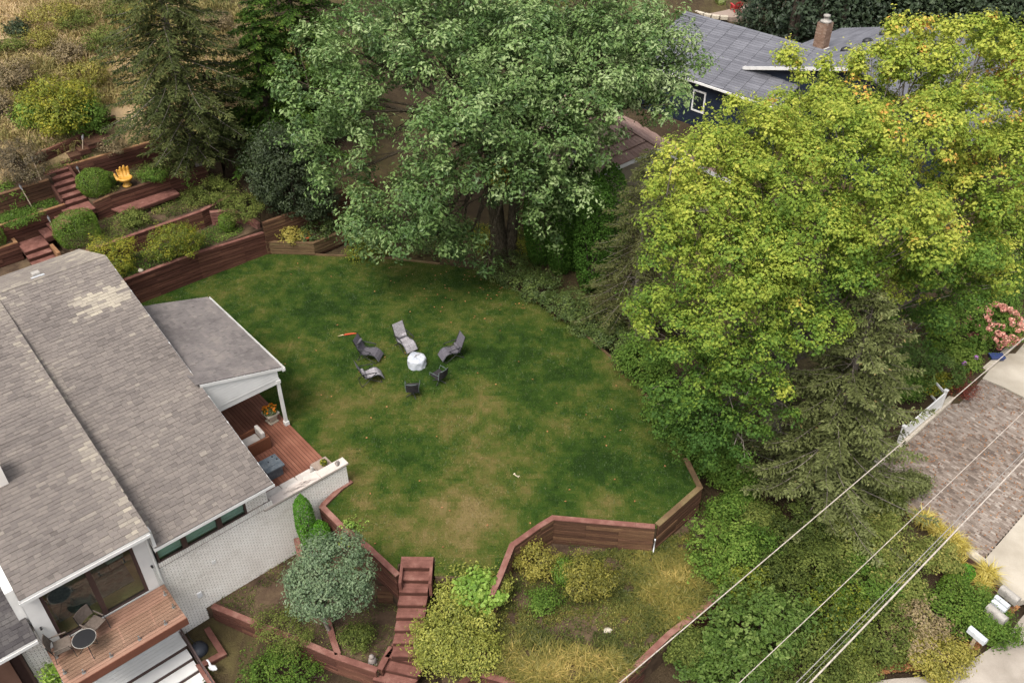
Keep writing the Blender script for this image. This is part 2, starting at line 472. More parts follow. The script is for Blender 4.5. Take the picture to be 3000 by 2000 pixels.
def clipped(name, label, c, r, leafmat, n_leaf, leaf=0.06, power=2.6, group=None, cat='shrub', rz=0.0, ground=None):
    """a sheared bush: leaves on a rounded block"""
    c = np.array(c, float); r = np.array(r, float)
    gz = ground if ground is not None else c[2] - r[2]
    t = thing(name, label, cat, (c[0], c[1], gz), rz, group=group)
    d = rdirs(n_leaf); q = (np.abs(d) ** power).sum(1) ** (-1 / power)
    wob = 1 + 0.035 * np.sin(d[:, 0] * 7 + d[:, 1] * 5) + 0.03 * np.sin(d[:, 2] * 9 + d[:, 0] * 4)
    p = d * q[:, None] * (0.9 + 0.12 * RNG.random(n_leaf))[:, None] * wob[:, None] * r
    p = p[p[:, 2] > gz - c[2]]; n = len(p)
    nrm = p / r ** 2; nrm = unit(nrm) + RNG.normal(size=(n, 3)) * 0.6 + [0, 0, 0.2]
    p = p + [0, 0, c[2] - gz]
    Vt, F = leaf_arrays(p, nrm, leaf * (0.7 + 0.6 * RNG.random(n)), 0.65)
    link_mesh('foliage', mesh_np('foliage', Vt, F, np.clip(RNG.random(n) * 0.7 + 0.15 * wob[:n] , 0, 1)), leafmat, t)
    mb = MB(); rr = np.random.default_rng(3)
    for i in range(6):
        a = rr.random() * 6.28; e = np.array([math.cos(a) * r[0] * 0.6, math.sin(a) * r[1] * 0.6, (c[2] - gz) * 1.2])
        mb.tube([(0, 0, -0.05), e * 0.5 + [0, 0, 0.05], e], [0.04, 0.025, 0.012], 5)
    mb.build('stem', 'bark', t, local=True, smooth=True)
    return t
def conifer(name, label, base, height, radius, leafmat, barkmat='bark', group=None, nb=150, z0=0.08, droop=0.35, tw=0.5, needle=0.16,
            step=0.11, prof=0.85, bare=0.0, trunk_r=0.2, seed=1, lean=(0, 0), skirt=0.0, spread=0.5, width=0.3, tip=0.25, cat='tree', sub=5):
    rg = np.random.default_rng(seed); base = np.array(base, float)
    t = thing(name, label, cat, base, group=group)
    mb = MB(); top = base + [lean[0], lean[1], height]
    mb.tube([base - [0, 0, 0.3], base + (top - base) * 0.4, base + (top - base) * 0.8, top], [trunk_r, trunk_r * 0.65, trunk_r * 0.25, 0.015], 8)
    Cs, Ns, Ts, Ss, Tt = [], [], [], [], []
    ga = 2.399963
    for i in range(nb):
        f = (i + 0.5) / nb; tz = z0 + (1 - z0) * (1 - (1 - f) ** 1.15)
        L = radius * (1 - tz) ** prof * (0.7 + 0.45 * rg.random()) + 0.12
        if skirt and tz < skirt: L *= 0.45 + 0.55 * (tz - z0) / (skirt - z0)
        a = i * ga + rg.normal() * 0.25
        o = base + (top - base) * tz
        out = np.array([math.cos(a), math.sin(a), 0]); m = max(4, int(L / 0.25) + 2); s = np.linspace(0, 1, m)
        up = 0.25 * (tz - 0.2)
        z = L * (up * s - droop * s ** 1.6 + tip * droop * s ** 4)
        side = np.cross(out, [0, 0, 1]); wob = np.sin(s * 3 + rg.random() * 6) * 0.05 * L
        pts = o + out * (L * s)[:, None] + side * wob[:, None] + np.array([0, 0, 1]) * z[:, None]
        r0 = max(0.012, trunk_r * 0.2 * (1 - tz))
        mb.tube(pts, list(r0 * (1 - s * 0.8)), 4, cap=False)
        bt = rg.random()
        if rg.random() < bare: continue
        n = max(3, int(L / step)); ss = 0.18 + 0.82 * (np.arange(n) + rg.random(n) * 0.6) / n
        pp = np.stack([np.interp(ss, s, pts[:, k]) for k in range(3)], 1)
        for sg in (-1, 1):
            tl = tw * L ** 0.5 * (1.05 - ss) ** 0.7 * (0.6 + 0.6 * rg.random(n)) + 0.08
            d = unit(side * sg * 0.9 + out * 0.65 + np.stack([rg.normal(size=n) * 0.2, rg.normal(size=n) * 0.2, -0.2 - droop * 0.5 + rg.normal(size=n) * 0.15], 1))
            q = (np.arange(sub) + 0.6) / sub
            ctr = pp[:, None] + d[:, None] * (tl[:, None] * q[None])[..., None]
            ctr = ctr.reshape(-1, 3) + rg.normal(size=(n * sub, 3)) * 0.025
            dd = np.repeat(d, sub, 0) + rg.normal(size=(n * sub, 3)) * 0.3
            Cs.append(ctr); Ts.append(dd)
            Ns.append(np.array([0, 0, 1]) + out * 0.35 + rg.normal(size=(n * sub, 3)) * 0.45)
            Ss.append(np.maximum(needle, np.repeat(tl, sub) / sub * 1.5)); Tt.append(np.clip(0.15 + 0.35 * bt + 0.3 * np.tile(q, n) + rg.normal(size=n * sub) * 0.12, 0, 1))
    C, N, T, Sz, TT = map(np.concatenate, (Cs, Ns, Ts, Ss, Tt))
    Vt, F = leaf_arrays(C, N, Sz, width, T, 0.05)
    link_mesh('crown', mesh_np('crown', Vt, F, TT, M=ROOTM[t.name]), leafmat, t)
    mb.build('trunk', barkmat, t, smooth=True)
    return t
def blades(B, h, w, lean, tint_, name, simple=False):
    """one bent pointed blade per base point"""
    n = len(B); a = RNG.random(n) * 6.283; s = np.stack([np.cos(a), np.sin(a), 0 * a], 1)
    ld = RNG.normal(size=(n, 3)); ld[:, 2] = 0; ld = unit(ld)
    h = np.asarray(h).reshape(-1, 1) * np.ones((n, 1)); w = np.asarray(w).reshape(-1, 1) * np.ones((n, 1)); lean = np.asarray(lean).reshape(-1, 1)
    up = np.array([0, 0, 1.0])
    if simple:
        tp = B + up * h * (1 - 0.3 * lean) + ld * h * lean
        return mesh_np(name, np.stack([B - s * w / 2, B + s * w / 2, tp], 1).reshape(-1, 3), np.arange(3 * n).reshape(-1, 3), tint_)
    m = B + up * h * 0.6 + ld * h * lean * 0.35; tp = B + up * h * (1 - 0.3 * lean) + ld * h * lean
    Vt = np.stack([B - s * w / 2, B + s * w / 2, m + s * w / 2, m - s * w / 2, tp], 1).reshape(-1, 3)
    k = 5 * np.arange(n)[:, None]
    F = np.concatenate([k + np.array([[0, 1, 2]]), k + np.array([[0, 2, 3]]), k + np.array([[3, 2, 4]])])
    return mesh_np(name, Vt, F, np.concatenate([tint_] * 3))
def vnoise(x, y, scale, seed):
    rg = np.random.default_rng(seed); G = rg.random((256, 256))
    X, Y = np.asarray(x) / scale + 1000, np.asarray(y) / scale + 1000
    i, j = np.floor(X).astype(int), np.floor(Y).astype(int); fx, fy = X - i, Y - j
    fx, fy = fx * fx * (3 - 2 * fx), fy * fy * (3 - 2 * fy)
    g = lambda a, b: G[a % 256, b % 256]
    return (g(i, j) * (1 - fx) + g(i + 1, j) * fx) * (1 - fy) + (g(i, j + 1) * (1 - fx) + g(i + 1, j + 1) * fx) * fy
def inpoly(x, y, poly):
    x, y = np.asarray(x), np.asarray(y); r = np.zeros(x.shape, bool); n = len(poly)
    for i in range(n):
        x0, y0 = poly[i][:2]; x1, y1 = poly[(i + 1) % n][:2]
        if y0 == y1: continue
        c = ((y0 > y) != (y1 > y)) & (x < (x1 - x0) * (y - y0) / (y1 - y0) + x0); r ^= c
    return r
def scatter(poly, n):
    a = np.array([p[:2] for p in poly]); lo, hi = a.min(0), a.max(0)
    out = []
    got = 0
    while got < n:
        q = lo + (hi - lo) * RNG.random((n * 2, 2)); q = q[inpoly(q[:, 0], q[:, 1], poly)]; out.append(q); got += len(q)
    return np.concatenate(out)[:n]

# ------------------------------------------------------------------ materials used
mat_leaf('oak_leaf', [S(52, 76, 36), S(86, 114, 58), S(120, 144, 82), S(164, 178, 128), S(190, 186, 130)], [0, .28, .56, .86, 1], 0.25, 0.45, 0.35)
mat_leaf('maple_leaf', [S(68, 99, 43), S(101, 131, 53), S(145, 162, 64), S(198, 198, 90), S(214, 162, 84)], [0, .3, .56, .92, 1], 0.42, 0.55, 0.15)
mat_leaf('hemlock_leaf', [S(46, 54, 30), S(74, 82, 44), S(104, 108, 62), S(148, 130, 84)], [0, .45, .85, 1], 0.2, 0.7, 0.1)
mat_leaf('fir_leaf', [S(36, 54, 22), S(60, 86, 30), S(98, 120, 46)], None, 0.2, 0.7, 0.1)
mat_leaf('blue_spruce_leaf', [S(60, 64, 36), S(92, 98, 56), S(126, 132, 86), S(152, 132, 90)], [0, .45, .9, 1], 0.2, 0.7, 0.1)
mat_leaf('grey_spruce_leaf', [S(54, 58, 32), S(82, 86, 48), S(112, 112, 70)], None, 0.2, 0.7, 0.1)
mat_leaf('boxwood_leaf', [S(54, 78, 22), S(88, 116, 34), S(126, 150, 54)], None, 0.25)
mat_leaf('gold_cypress_leaf', [S(76, 84, 34), S(122, 128, 52), S(168, 166, 78), S(158, 136, 88)], [0, .4, .85, 1], 0.25)
mat_leaf('lime_leaf', [S(70, 104, 38), S(120, 152, 58), S(170, 192, 96), S(206, 190, 84)], [0, .4, .9, 1], 0.35)
mat_leaf('yellow_bush_leaf', [S(62, 84, 28), S(112, 122, 36), S(168, 160, 52), S(196, 176, 70)], [0, .4, .8, 1], 0.3)
mat_leaf('dark_shrub_leaf', [S(34, 44, 26), S(52, 64, 38), S(76, 88, 52)], None, 0.15, 0.5, 0.25)
mat_leaf('green_shrub_leaf', [S(52, 76, 26), S(86, 114, 42), S(128, 148, 66)], None, 0.3, 0.6, 0.15)
mat_leaf('thicket_leaf', [S(56, 68, 30), S(90, 102, 46), S(126, 134, 68), S(164, 156, 88)], [0, .4, .8, 1], 0.3, 0.6, 0.12)
mat_leaf('viburnum_leaf', [S(52, 74, 30), S(86, 110, 46), S(128, 144, 78)], None, 0.3, 0.55, 0.2)
mat_leaf('silver_leaf', [S(58, 78, 54), S(90, 110, 76), S(126, 142, 104), S(176, 182, 96)], [0, .4, .9, 1], 0.2, 0.45, 0.4)
mat_leaf('thuja_leaf', [S(46, 88, 18), S(78, 128, 28), S(108, 158, 44)], None, 0.2)
mat_leaf('hedge_thuja_leaf', [S(40, 66, 22), S(64, 96, 34), S(92, 126, 50)], None, 0.2, 0.7, 0.1)
mat_leaf('olive_shrub_leaf', [S(84, 86, 34), S(126, 122, 50), S(164, 154, 72), S(182, 166, 84)], [0, .4, .8, 1], 0.3)
mat_leaf('wood_leaf', [S(36, 48, 32), S(58, 72, 48), S(84, 98, 66)], None, 0.2)
mat_leaf('tan_brush_leaf', [S(70, 62, 46), S(112, 98, 70), S(150, 132, 98), S(124, 118, 60)], [0, .4, .8, 1], 0.2)
mat_leaf('ivy_leaf', [S(40, 54, 24), S(68, 86, 38), S(104, 118, 58), S(146, 142, 80)], [0, .45, .85, 1], 0.15)
mat_leaf('grass_leaf', [S(38, 60, 18), S(56, 80, 26), S(82, 92, 38), S(110, 102, 56), S(130, 114, 74)], [0, .25, .5, .78, 1], 0.2)
mat_leaf('dry_grass_leaf', [S(68, 76, 34), S(104, 104, 48), S(140, 128, 64), S(184, 160, 92)], [0, .35, .75, 1], 0.25)
mat_leaf('meadow_leaf', [S(104, 104, 60), S(148, 138, 84), S(190, 168, 118), S(216, 190, 150)], [0, .35, .75, 1], 0.25)
mat_leaf('golden_grass_leaf', [S(150, 132, 50), S(190, 172, 80), S(222, 206, 120)], None, 0.3)
mat_leaf('litter_leaf', [S(96, 62, 42), S(140, 92, 58), S(176, 128, 80)], None, 0.1)
mat_leaf('pink_petal', [S(186, 112, 104), S(214, 146, 130), S(232, 186, 160)], None, 0.2)
mat_leaf('red_leaf', [S(84, 38, 30), S(120, 54, 40), S(140, 84, 50)], None, 0.2)
mat_leaf('orange_petal', [S(222, 120, 20), S(240, 160, 40)], None, 0.2)
mat_leaf('purple_petal', [S(180, 110, 190), S(200, 140, 205)], None, 0.2)
mat_surf('oak_bark', [S(50, 44, 36), S(82, 74, 60), S(112, 102, 86)], None, 5, 5, 0.9, 0.9, 18, 0.1, 0, (5, 5, 0.8), 0.4, 0.06)
mat_surf('bark', [S(52, 44, 38), S(84, 72, 62), S(110, 98, 86)], None, 6, 5, 0.9, 0.6, 30)
mat_surf('grey_bark', [S(92, 84, 76), S(132, 122, 112), S(156, 146, 134)], None, 6, 5, 0.9, 0.5, 30)
mat_surf('timber', [S(66, 42, 34), S(95, 61, 50), S(126, 88, 70)], None, 2.0, 6, 0.85, 0.4, 26, 0.2, 0.55, (0.7, 0.7, 9))
mat_surf('dark_timber', [S(64, 45, 34), S(96, 68, 51), S(126, 98, 70)], None, 2.0, 6, 0.85, 0.4, 26, 0.2, 0.5, (0.7, 0.7, 9))
mat_surf('mossy_timber', [S(80, 66, 46), S(108, 86, 62), S(130, 116, 80)], None, 2.5, 6, 0.85, 0.4, 26, 0.2, 0.4, (0.8, 0.8, 6))
mat_surf('cap_timber', [S(100, 64, 55), S(126, 85, 75), S(154, 116, 103)], None, 3.0, 6, 0.85, 0.3, 30, 0.2, 0.3)
mat_surf('tan_timber', [S(120, 84, 58), S(150, 112, 80), S(172, 138, 104)], None, 3.0, 6, 0.85, 0.3, 30, 0.2, 0.3)
mat_surf('shingle', [S(94, 87, 82), S(112, 104, 99), S(128, 119, 112), S(148, 139, 127), S(178, 168, 150)], [0, .3, .6, .8, 1], 0.35, 4, 0.9, 0.5, 60, 0.2, 0.8, None, 0.12)
mat_surf('porch_shingle', [S(98, 92, 90), S(122, 115, 112), S(142, 133, 126)], None, 0.9, 5, 0.9, 0.5, 60, 0.2, 0.4, None, 0.15)
mat_surf('dark_shingle', [S(58, 54, 56), S(76, 72, 72), S(94, 90, 88)], None, 0.9, 5, 0.9, 0.5, 60, 0.2, 0.5, None, 0.15)
mat_surf('blue_grey_shingle', [S(92, 92, 98), S(108, 108, 114), S(124, 124, 130)], None, 0.9, 5, 0.9, 0.5, 40, 0.2, 0.5, None, 0.1)
mat_surf('brown_shingle', [S(130, 102, 92), S(152, 124, 112), S(172, 144, 130)], None, 0.9, 5, 0.9, 0.5, 40, 0.2, 0.5, None, 0.1)
mat_surf('white_brick', [S(210, 202, 193,.95), S(231, 225, 217,.95), S(241, 237, 230,.95)], None, 0.7, 5, 0.8, 0.3, 50, 0.3, 0.4, None, 0.05)
mat_surf('mortar', [S(146, 137, 126), S(170, 160, 148)], None, 2, 5, 0.9, 0.3, 60, 0.2)
mat_surf('white_paint', [S(216, 214, 210,.85), S(232, 230, 226,.85)], None, 1.5, 4, 0.5, 0.05, 40, 0.4, 0, None, 0.03)
mat_surf('deck_board', [S(108, 66, 50), S(130, 82, 64), S(150, 100, 80)], None, 1.2, 5, 0.75, 0.2, 40, 0.3, 0.4, None, 0.1)
mat_surf('balcony_board', [S(136, 100, 82), S(154, 117, 98), S(168, 132, 112)], None, 1.2, 5, 0.75, 0.2, 40, 0.3, 0.4, None, 0.1)
mat_plain('dark_brown', S(72, 52, 46), 0.6)
mat_plain('window_frame_brown', S(74, 56, 52), 0.5)
mat_glass('window_glass', (0.74, 0.82, 0.79, 1), 0.1)
mat_glass('sky_glass', (0.74, 0.84, 0.8, 1), 0.05)
mat_glass('clear_glass', (0.95, 0.97, 0.96, 1), 0.05)
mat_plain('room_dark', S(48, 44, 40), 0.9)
mat_plain('room_floor', S(186, 164, 110, 1.0), 0.6)
mat_plain('rug', S(150, 152, 146), 0.95, var=0.5, scale=5)
mat_plain('black_metal', S(36, 36, 38), 0.5)
mat_plain('charcoal_metal', S(58, 60, 62), 0.5)
mat_plain('grey_green_metal', S(88, 98, 96), 0.45)
mat_plain('brushed_steel', S(170, 170, 168), 0.35, 0.6)
mat_surf('grey_sling', [S(130, 125, 128), S(154, 149, 152), S(170, 165, 168)], None, 14, 3, 0.9, 0.2, 120, 0.2)
mat_surf('dark_sling', [S(86, 82, 88), S(104, 100, 106)], None, 14, 3, 0.9, 0.2, 120, 0.2)
mat_surf('black_sling', [S(42, 40, 42), S(58, 54, 56)], None, 14, 3, 0.8, 0.2, 120, 0.2)
mat_surf('taupe_sling', [S(104, 92, 84), S(124, 112, 102)], None, 14, 3, 0.9, 0.2, 120, 0.2)
mat_surf('vinyl_cover', [S(196, 202, 212,.62), S(214, 218, 226,.62), S(226, 229, 235,.62)], None, 4, 4, 0.35, 0.35, 9, 0.5, 0, None, 0.05, 0.06)
mat_surf('cushion', [S(196, 188, 180), S(214, 206, 198)], None, 5, 4, 0.95, 0.2, 60, 0.2, 0, None, 0.06)
mat_surf('wicker', [S(104, 62, 42), S(136, 86, 60)], None, 30, 2, 0.7, 0.5, 90, 0.3, 0, (1, 1, 6))
mat_surf('slate', [S(86, 94, 102), S(106, 114, 120), S(128, 134, 138)], None, 5, 5, 0.6, 0.2, 40)
mat_surf('taupe_stone', [S(146, 128, 116), S(164, 146, 132)], None, 5, 5, 0.8, 0.2, 40)
mat_surf('cast_stone', [S(176, 164, 144), S(204, 194, 176)], None, 6, 5, 0.85, 0.3, 40)
mat_surf('coping', [S(196, 182, 172), S(214, 202, 192)], None, 2, 5, 0.7, 0.15, 40)
mat_surf('soil', [S(58, 46, 38), S(86, 70, 56), S(104, 88, 68)], None, 1.2, 6, 0.95, 0.8, 12, 0.1)
mat_surf('mulch', [S(44, 30, 26), S(66, 46, 40), S(88, 66, 54)], None, 3, 6, 0.95, 0.9, 14, 0.1)
mat_surf('concrete', [S(158, 148, 132), S(178, 168, 152), S(194, 184, 168)], None, 0.6, 6, 0.9, 0.15, 30, 0.2, 0, None, 0.08)
mat_surf('road', [S(148, 138, 126), S(166, 156, 144), S(180, 170, 158)], None, 0.8, 6, 0.9, 0.25, 40, 0.2, 0, None, 0.1)
mat_surf('paver', [S(96, 84, 76), S(130, 116, 105), S(154, 141, 130), S(176, 166, 155)], None, 0.5, 4, 0.9, 0.3, 40, 0.2, 0.75, None, 0.12)
mat_surf('joint_sand', [S(112, 98, 88), S(132, 118, 106)], None, 3, 4, 0.95, 0.3, 40)
mat_surf('blue_siding', [S(20, 30, 46), S(30, 42, 60)], None, 1, 4, 0.6, 0.1, 30, 0.4, 0.4, None, 0.08)
mat_surf('tan_siding', [S(136, 126, 106), S(156, 146, 126)], None, 1, 4, 0.8, 0.2, 30)
mat_surf('red_brick', [S(122, 96, 80), S(146, 118, 100), S(164, 142, 124)], None, 2, 4, 0.9, 0.3, 40, 0.2, 0.6)
mat_surf('aluminium', [S(196, 200, 204), S(216, 219, 222)], None, 3, 4, 0.4, 0.1, 20, 0.5, 0, None, 0.04)
mat_surf('weathered_metal', [S(148, 142, 134), S(172, 166, 158)], None, 3, 4, 0.6, 0.1, 20, 0.4)
mat_surf('yellow_resin', [S(206, 150, 58,.7), S(224, 172, 80,.7)], None, 3, 4, 0.5, 0.05, 20, 0.4, 0, None, 0.05)
mat_surf('grey_stone', [S(132, 122, 116), S(158, 148, 140)], None, 5, 5, 0.9, 0.5, 30)
mat_plain('red_paint', S(186, 42, 44), 0.5)
mat_plain('green_paint', S(128, 140, 74), 0.5)
mat_plain('blue_paint', S(34, 52, 96), 0.5)
mat_plain('red_rope', S(196, 84, 52), 0.9)
mat_plain('pale_rope', S(214, 190, 150), 0.9)
mat_plain('bone', S(206, 190, 164), 0.8)
mat_plain('cable_white', S(186, 174, 162), 0.7, var=0.25)
mat_plain('cable_grey', S(150, 144, 138), 0.7, var=0.25)
mat_plain('plastic_white', S(226, 226, 228), 0.5, var=0.05)
mat_plain('plastic_dark', S(56, 60, 68), 0.5)
mat_plain('terracotta', S(196, 96, 54), 0.7)
mat_plain('torch_wood', S(186, 166, 144), 0.8)
mat_plain('torch_metal', S(150, 148, 150), 0.5, 0.3)
mat_plain('plastic_blue', S(60, 74, 120), 0.5)

# ------------------------------------------------------------------ the land
CTRL = np.array([(-6, 15, -2.8), (-12, 12, -3.0), (0, 12, -3.0), (4, 14, -2.5), (8, 17.5, -2.3), (10, 15, -2.5), (14, 16, -2.4), (18, 20, -2.06),
                 (17, 28, -2.05), (25, 35, -1.95), (21, 24, -2.05), (10, 22.5, -1.6), (12, 27, -1.6), (9.5, 30, -0.8), (11, 33, -1.0), (6.5, 36, -0.25), (3, 39.5, -0.15), (0, 41, -0.1),
                 (-6, 42, -0.1), (6, 43, -0.3), (9, 47, -0.3), (12, 54, 0), (20, 56, 0.3), (16, 40, -1), (25, 45, -1), (40, 40, -1.8), (40, 20, -2.5),
                 (20, 5, -3), (-25, 10, -3), (0, 0, -3.2), (60, 60, 0), (20, 80, 0.5), (-20, 25, -1)])
CUT = [P(x, y, -2.0)[:2] for x, y in ((2560, 1385), (2880, 1118), (3010, 1005), (3300, 1000), (3500, 1900), (3300, 2300), (2420, 2200), (2520, 2010), (2640, 1995), (2740, 1985), (2850, 1945), (2940, 1880), (2995, 1800), (2960, 1740), (2900, 1655), (2715, 1525))]
def hgt(x, y):
    x, y = np.asarray(x, float), np.asarray(y, float)
    d2 = (x[..., None] - CTRL[:, 0]) ** 2 + (y[..., None] - CTRL[:, 1]) ** 2 + 0.5
    w = d2 ** -1.6; b = (w * CTRL[:, 2]).sum(-1) / w.sum(-1)
    u = (x - E0[0]) * U[0] + (y - E0[1]) * U[1]; v = (x - E0[0]) * V[0] + (y - E0[1]) * V[1]
    sm = lambda t, a, c: np.clip((t - a) / (c - a), 0, 1) ** 2 * (3 - 2 * np.clip((t - a) / (c - a), 0, 1))
    s = 0.40 - 0.22 * sm(u, 8, 40)
    vv = np.maximum(0, v - 17.0); far = np.minimum(vv, 70)
    hill = 1.5 * sm(v, 16.9, 17.2) * (1 - sm(u, 13, 20)) + s * far + 0.05 * (vv - far)
    h = b * (1 - sm(v, 16.5, 18)) + np.where(v > 16.5, np.maximum(b, -0.1) * sm(v, 16.5, 18), 0) + hill
    rough = (vnoise(x, y, 3.0, 5) - 0.5) * 0.25 * sm(v, 25, 30)
    h = np.where((u < 6.3) & (v > 15) & (v < 24.35), -0.5, h + rough)
    return np.where(inpoly(x, y, CUT), np.minimum(h, -2.55), h)
def ground_hit(px, py):
    d = ray(px, py); t = np.linspace(18, 160, 3000); q = CAMP + d * t[:, None]
    i = np.argmax(q[:, 2] < hgt(q[:, 0], q[:, 1])); return q[i]
def axis(lo, hi, st, far):
    a = np.arange(lo, hi + st, st); k = np.array([1.5, 4, 9, 18, 40, 90, 200, 500, 1200]); k = k[k < far]
    return np.concatenate([lo - k[::-1], a, hi + k])
gx, gy = axis(-45, 48, 0.6, 1500), axis(4, 110, 0.6, 1500)
GX, GY = np.meshgrid(gx, gy)
GZ = hgt(GX, GY)
Vt = np.stack([GX, GY, GZ], -1).reshape(-1, 3)
ni, nj = GX.shape
ii = (np.arange(ni - 1)[:, None] * nj + np.arange(nj - 1)[None]).ravel()
Fq = np.stack([ii, ii + 1, ii + nj + 1, ii + nj], 1)
cc = Vt[Fq].mean(1)
uu = (cc[:, :2] - E0[:2]) @ U[:2]; vv_ = (cc[:, :2] - E0[:2]) @ V[:2]
mead = np.clip((vv_ - 23) / 3, 0, 1) * np.clip((16 - uu) / 6, 0, 1)
zt = 0.22 + 0.25 * (vnoise(cc[:, 0], cc[:, 1], 2.5, 3) - 0.5) + mead * (0.5 + 0.5 * (vnoise(cc[:, 0], cc[:, 1], 4, 9) - 0.5))
nb_lawn = np.exp(-((cc[:, 0] - 10.5) ** 2 + (cc[:, 1] - 50.5) ** 2) / 8)
zt = np.clip(zt, 0, 0.98)
m, n, l, out = new_mat('ground')
a_ = n.new('ShaderNodeAttribute'); a_.attribute_name = 'tint'
nz = noise(n, l, 1.6, 6, 0.65); ad = n.new('ShaderNodeMath'); ad.operation = 'MULTIPLY_ADD'; ad.inputs[1].default_value = 0.35
sb = n.new('ShaderNodeMath'); sb.operation = 'SUBTRACT'; sb.inputs[1].default_value = 0.175
l.new(nz.outputs['Fac'], ad.inputs[0]); l.new(a_.outputs['Fac'], ad.inputs[2]); l.new(ad.outputs[0], sb.inputs[0])
rp = ramp(n, [S(46, 36, 30), S(74, 62, 46), S(104, 96, 60), S(170, 146, 108), S(214, 186, 152)], [0, .25, .45, .7, 1]); l.new(sb.outputs[0], rp.inputs[0])
pb = n.new('ShaderNodeBsdfPrincipled'); pb.inputs['Roughness'].default_value = 0.95; pb.inputs['Specular IOR Level'].default_value = 0.1
n2 = noise(n, l, 14, 4, 0.7); bp = n.new('ShaderNodeBump'); bp.inputs['Strength'].default_value = 0.8; bp.inputs['Distance'].default_value = 0.08
l.new(n2.outputs['Fac'], bp.inputs['Height']); l.new(bp.outputs[0], pb.inputs['Normal'])
l.new(rp.outputs[0], pb.inputs['Base Color']); l.new(pb.outputs[0], out.inputs['Surface'])
tag(link_mesh('ground', mesh_np('ground', Vt, Fq, zt, smooth=True), 'ground'), kind='structure')

xy = lambda p: (p[0], p[1])
LAWN = [H(-3.2, 16.9), H(5.75, 16.9), P(778, 743), P(923, 747), P(1060, 752), P(1150, 757), P(1300, 775), P(1400, 792), P(1480, 828), P(1560, 880),
        P(1640, 935), P(1720, 980), P(1790, 1045), P(1850, 1105), P(1905, 1172), P(1950, 1240), P(1985, 1300), P(2010, 1350), P(2052, 1430), P(1918, 1547),
        P(1620, 1521), P(1580, 1545), P(1500, 1602), P(1465, 1690), P(1275, 1690), P(1272, 1632), P(1178, 1630), P(1160, 1686), P(1080, 1608), P(1005, 1548),
        P(947, 1488), P(953, 1478), P(1000, 1434), P(1030, 1417), H(0, 0), H(-0.05, 0.1), H(-0.05, 11), H(-3.2, 11)]
LAWN = [xy(p) for p in LAWN]
struct('lawn_bank', MB().prism(LAWN, -3.2, -0.03), 'soil')
BED = [xy(H(0.1, 0.05)), xy(H(-6.4, 0.05)), xy(P(612, 1778, -1.95)), xy(P(900, 1892, -1.95)), xy(P(985, 1932, -1.95)), xy(P(1108, 1972, -1.95)),
       xy(P(1155, 1890, -1.95)), xy(P(1200, 1700, -1.95)), xy(P(1230, 1600, -1.95)), xy(P(1050, 1450, -1.95))]
struct('garden_bed', MB().prism(BED, -3.3, -1.95), 'soil')
TERR = [xy(P(1470, 1640, -1.25)), xy(P(1440, 1850, -1.25)), xy(P(1400, 1965, -1.25)), xy(P(1560, 2030, -1.25)), xy(P(1800, 2020, -1.25)), xy(P(2115, 1740, -1.25)),
        xy(P(2030, 1500, -1.25)), xy(P(1900, 1450, -1.25)), xy(P(1620, 1450, -1.25))]
struct('weedy_terrace', MB().prism(TERR, -3.3, -1.25), 'soil')
HOLLOW = [xy(P(1275, 1720, -1.9)), xy(P(1470, 1640, -1.9)), xy(P(1450, 1850, -1.9)), xy(P(1400, 1975, -1.9)), xy(P(1300, 2040, -1.9)), xy(P(1285, 1900, -1.9))]
struct('shrub_bed', MB().prism(HOLLOW, -3.3, -1.9), 'soil')
# the terraces behind the lawn, stepping up the hill
struct('back_terrace', MB().prism([xy(H(a, b)) for a, b in ((-22, 15.6), (-3.2, 15.6), (-3.2, 16.95), (6.2, 16.95), (6.3, 19.2), (-22, 19.4), (-22, 15.6))][:6], -0.6, 1.45), 'soil')
struct('step_yard', MB().prism([xy(H(a, b)) for a, b in ((-22, 19.3), (-2.6, 19.3), (-2.6, 22), (-22, 22))], -0.6, 1.55), 'soil')
struct('bench_terrace', MB().prism([xy(H(a, b)) for a, b in ((-2.7, 19.1), (6.35, 19.1), (6.35, 22.2), (-2.7, 22.2))], -0.6, 2.3), 'soil')
struct('sculpture_terrace', MB().prism([xy(H(a, b)) for a, b in ((-0.55, 21.85), (6.4, 21.85), (6.4, 24.6), (-0.55, 24.6))], -0.6, 3.3), 'soil')
struct('side_terrace', MB().prism([xy(H(a, b)) for a, b in ((-22, 22.5), (-1.62, 22.5), (-1.62, 24.6), (-22, 24.6))], -0.6, 3.28), 'soil')
struct('low_side_terrace', MB().prism([xy(H(a, b)) for a, b in ((-22, 21.9), (-4.5, 21.9), (-4.5, 22.6), (-22, 22.6))], -0.6, 2.45), 'soil')
struct('upper_terrace', MB().prism([xy(H(a, b)) for a, b in ((-22, 23.65), (-1.62, 23.65), (-1.62, 24.0), (-0.3, 24.45), (6.5, 24.45), (6.5, 25.2), (-22, 25.2))], -0.6, 4.3), 'soil')

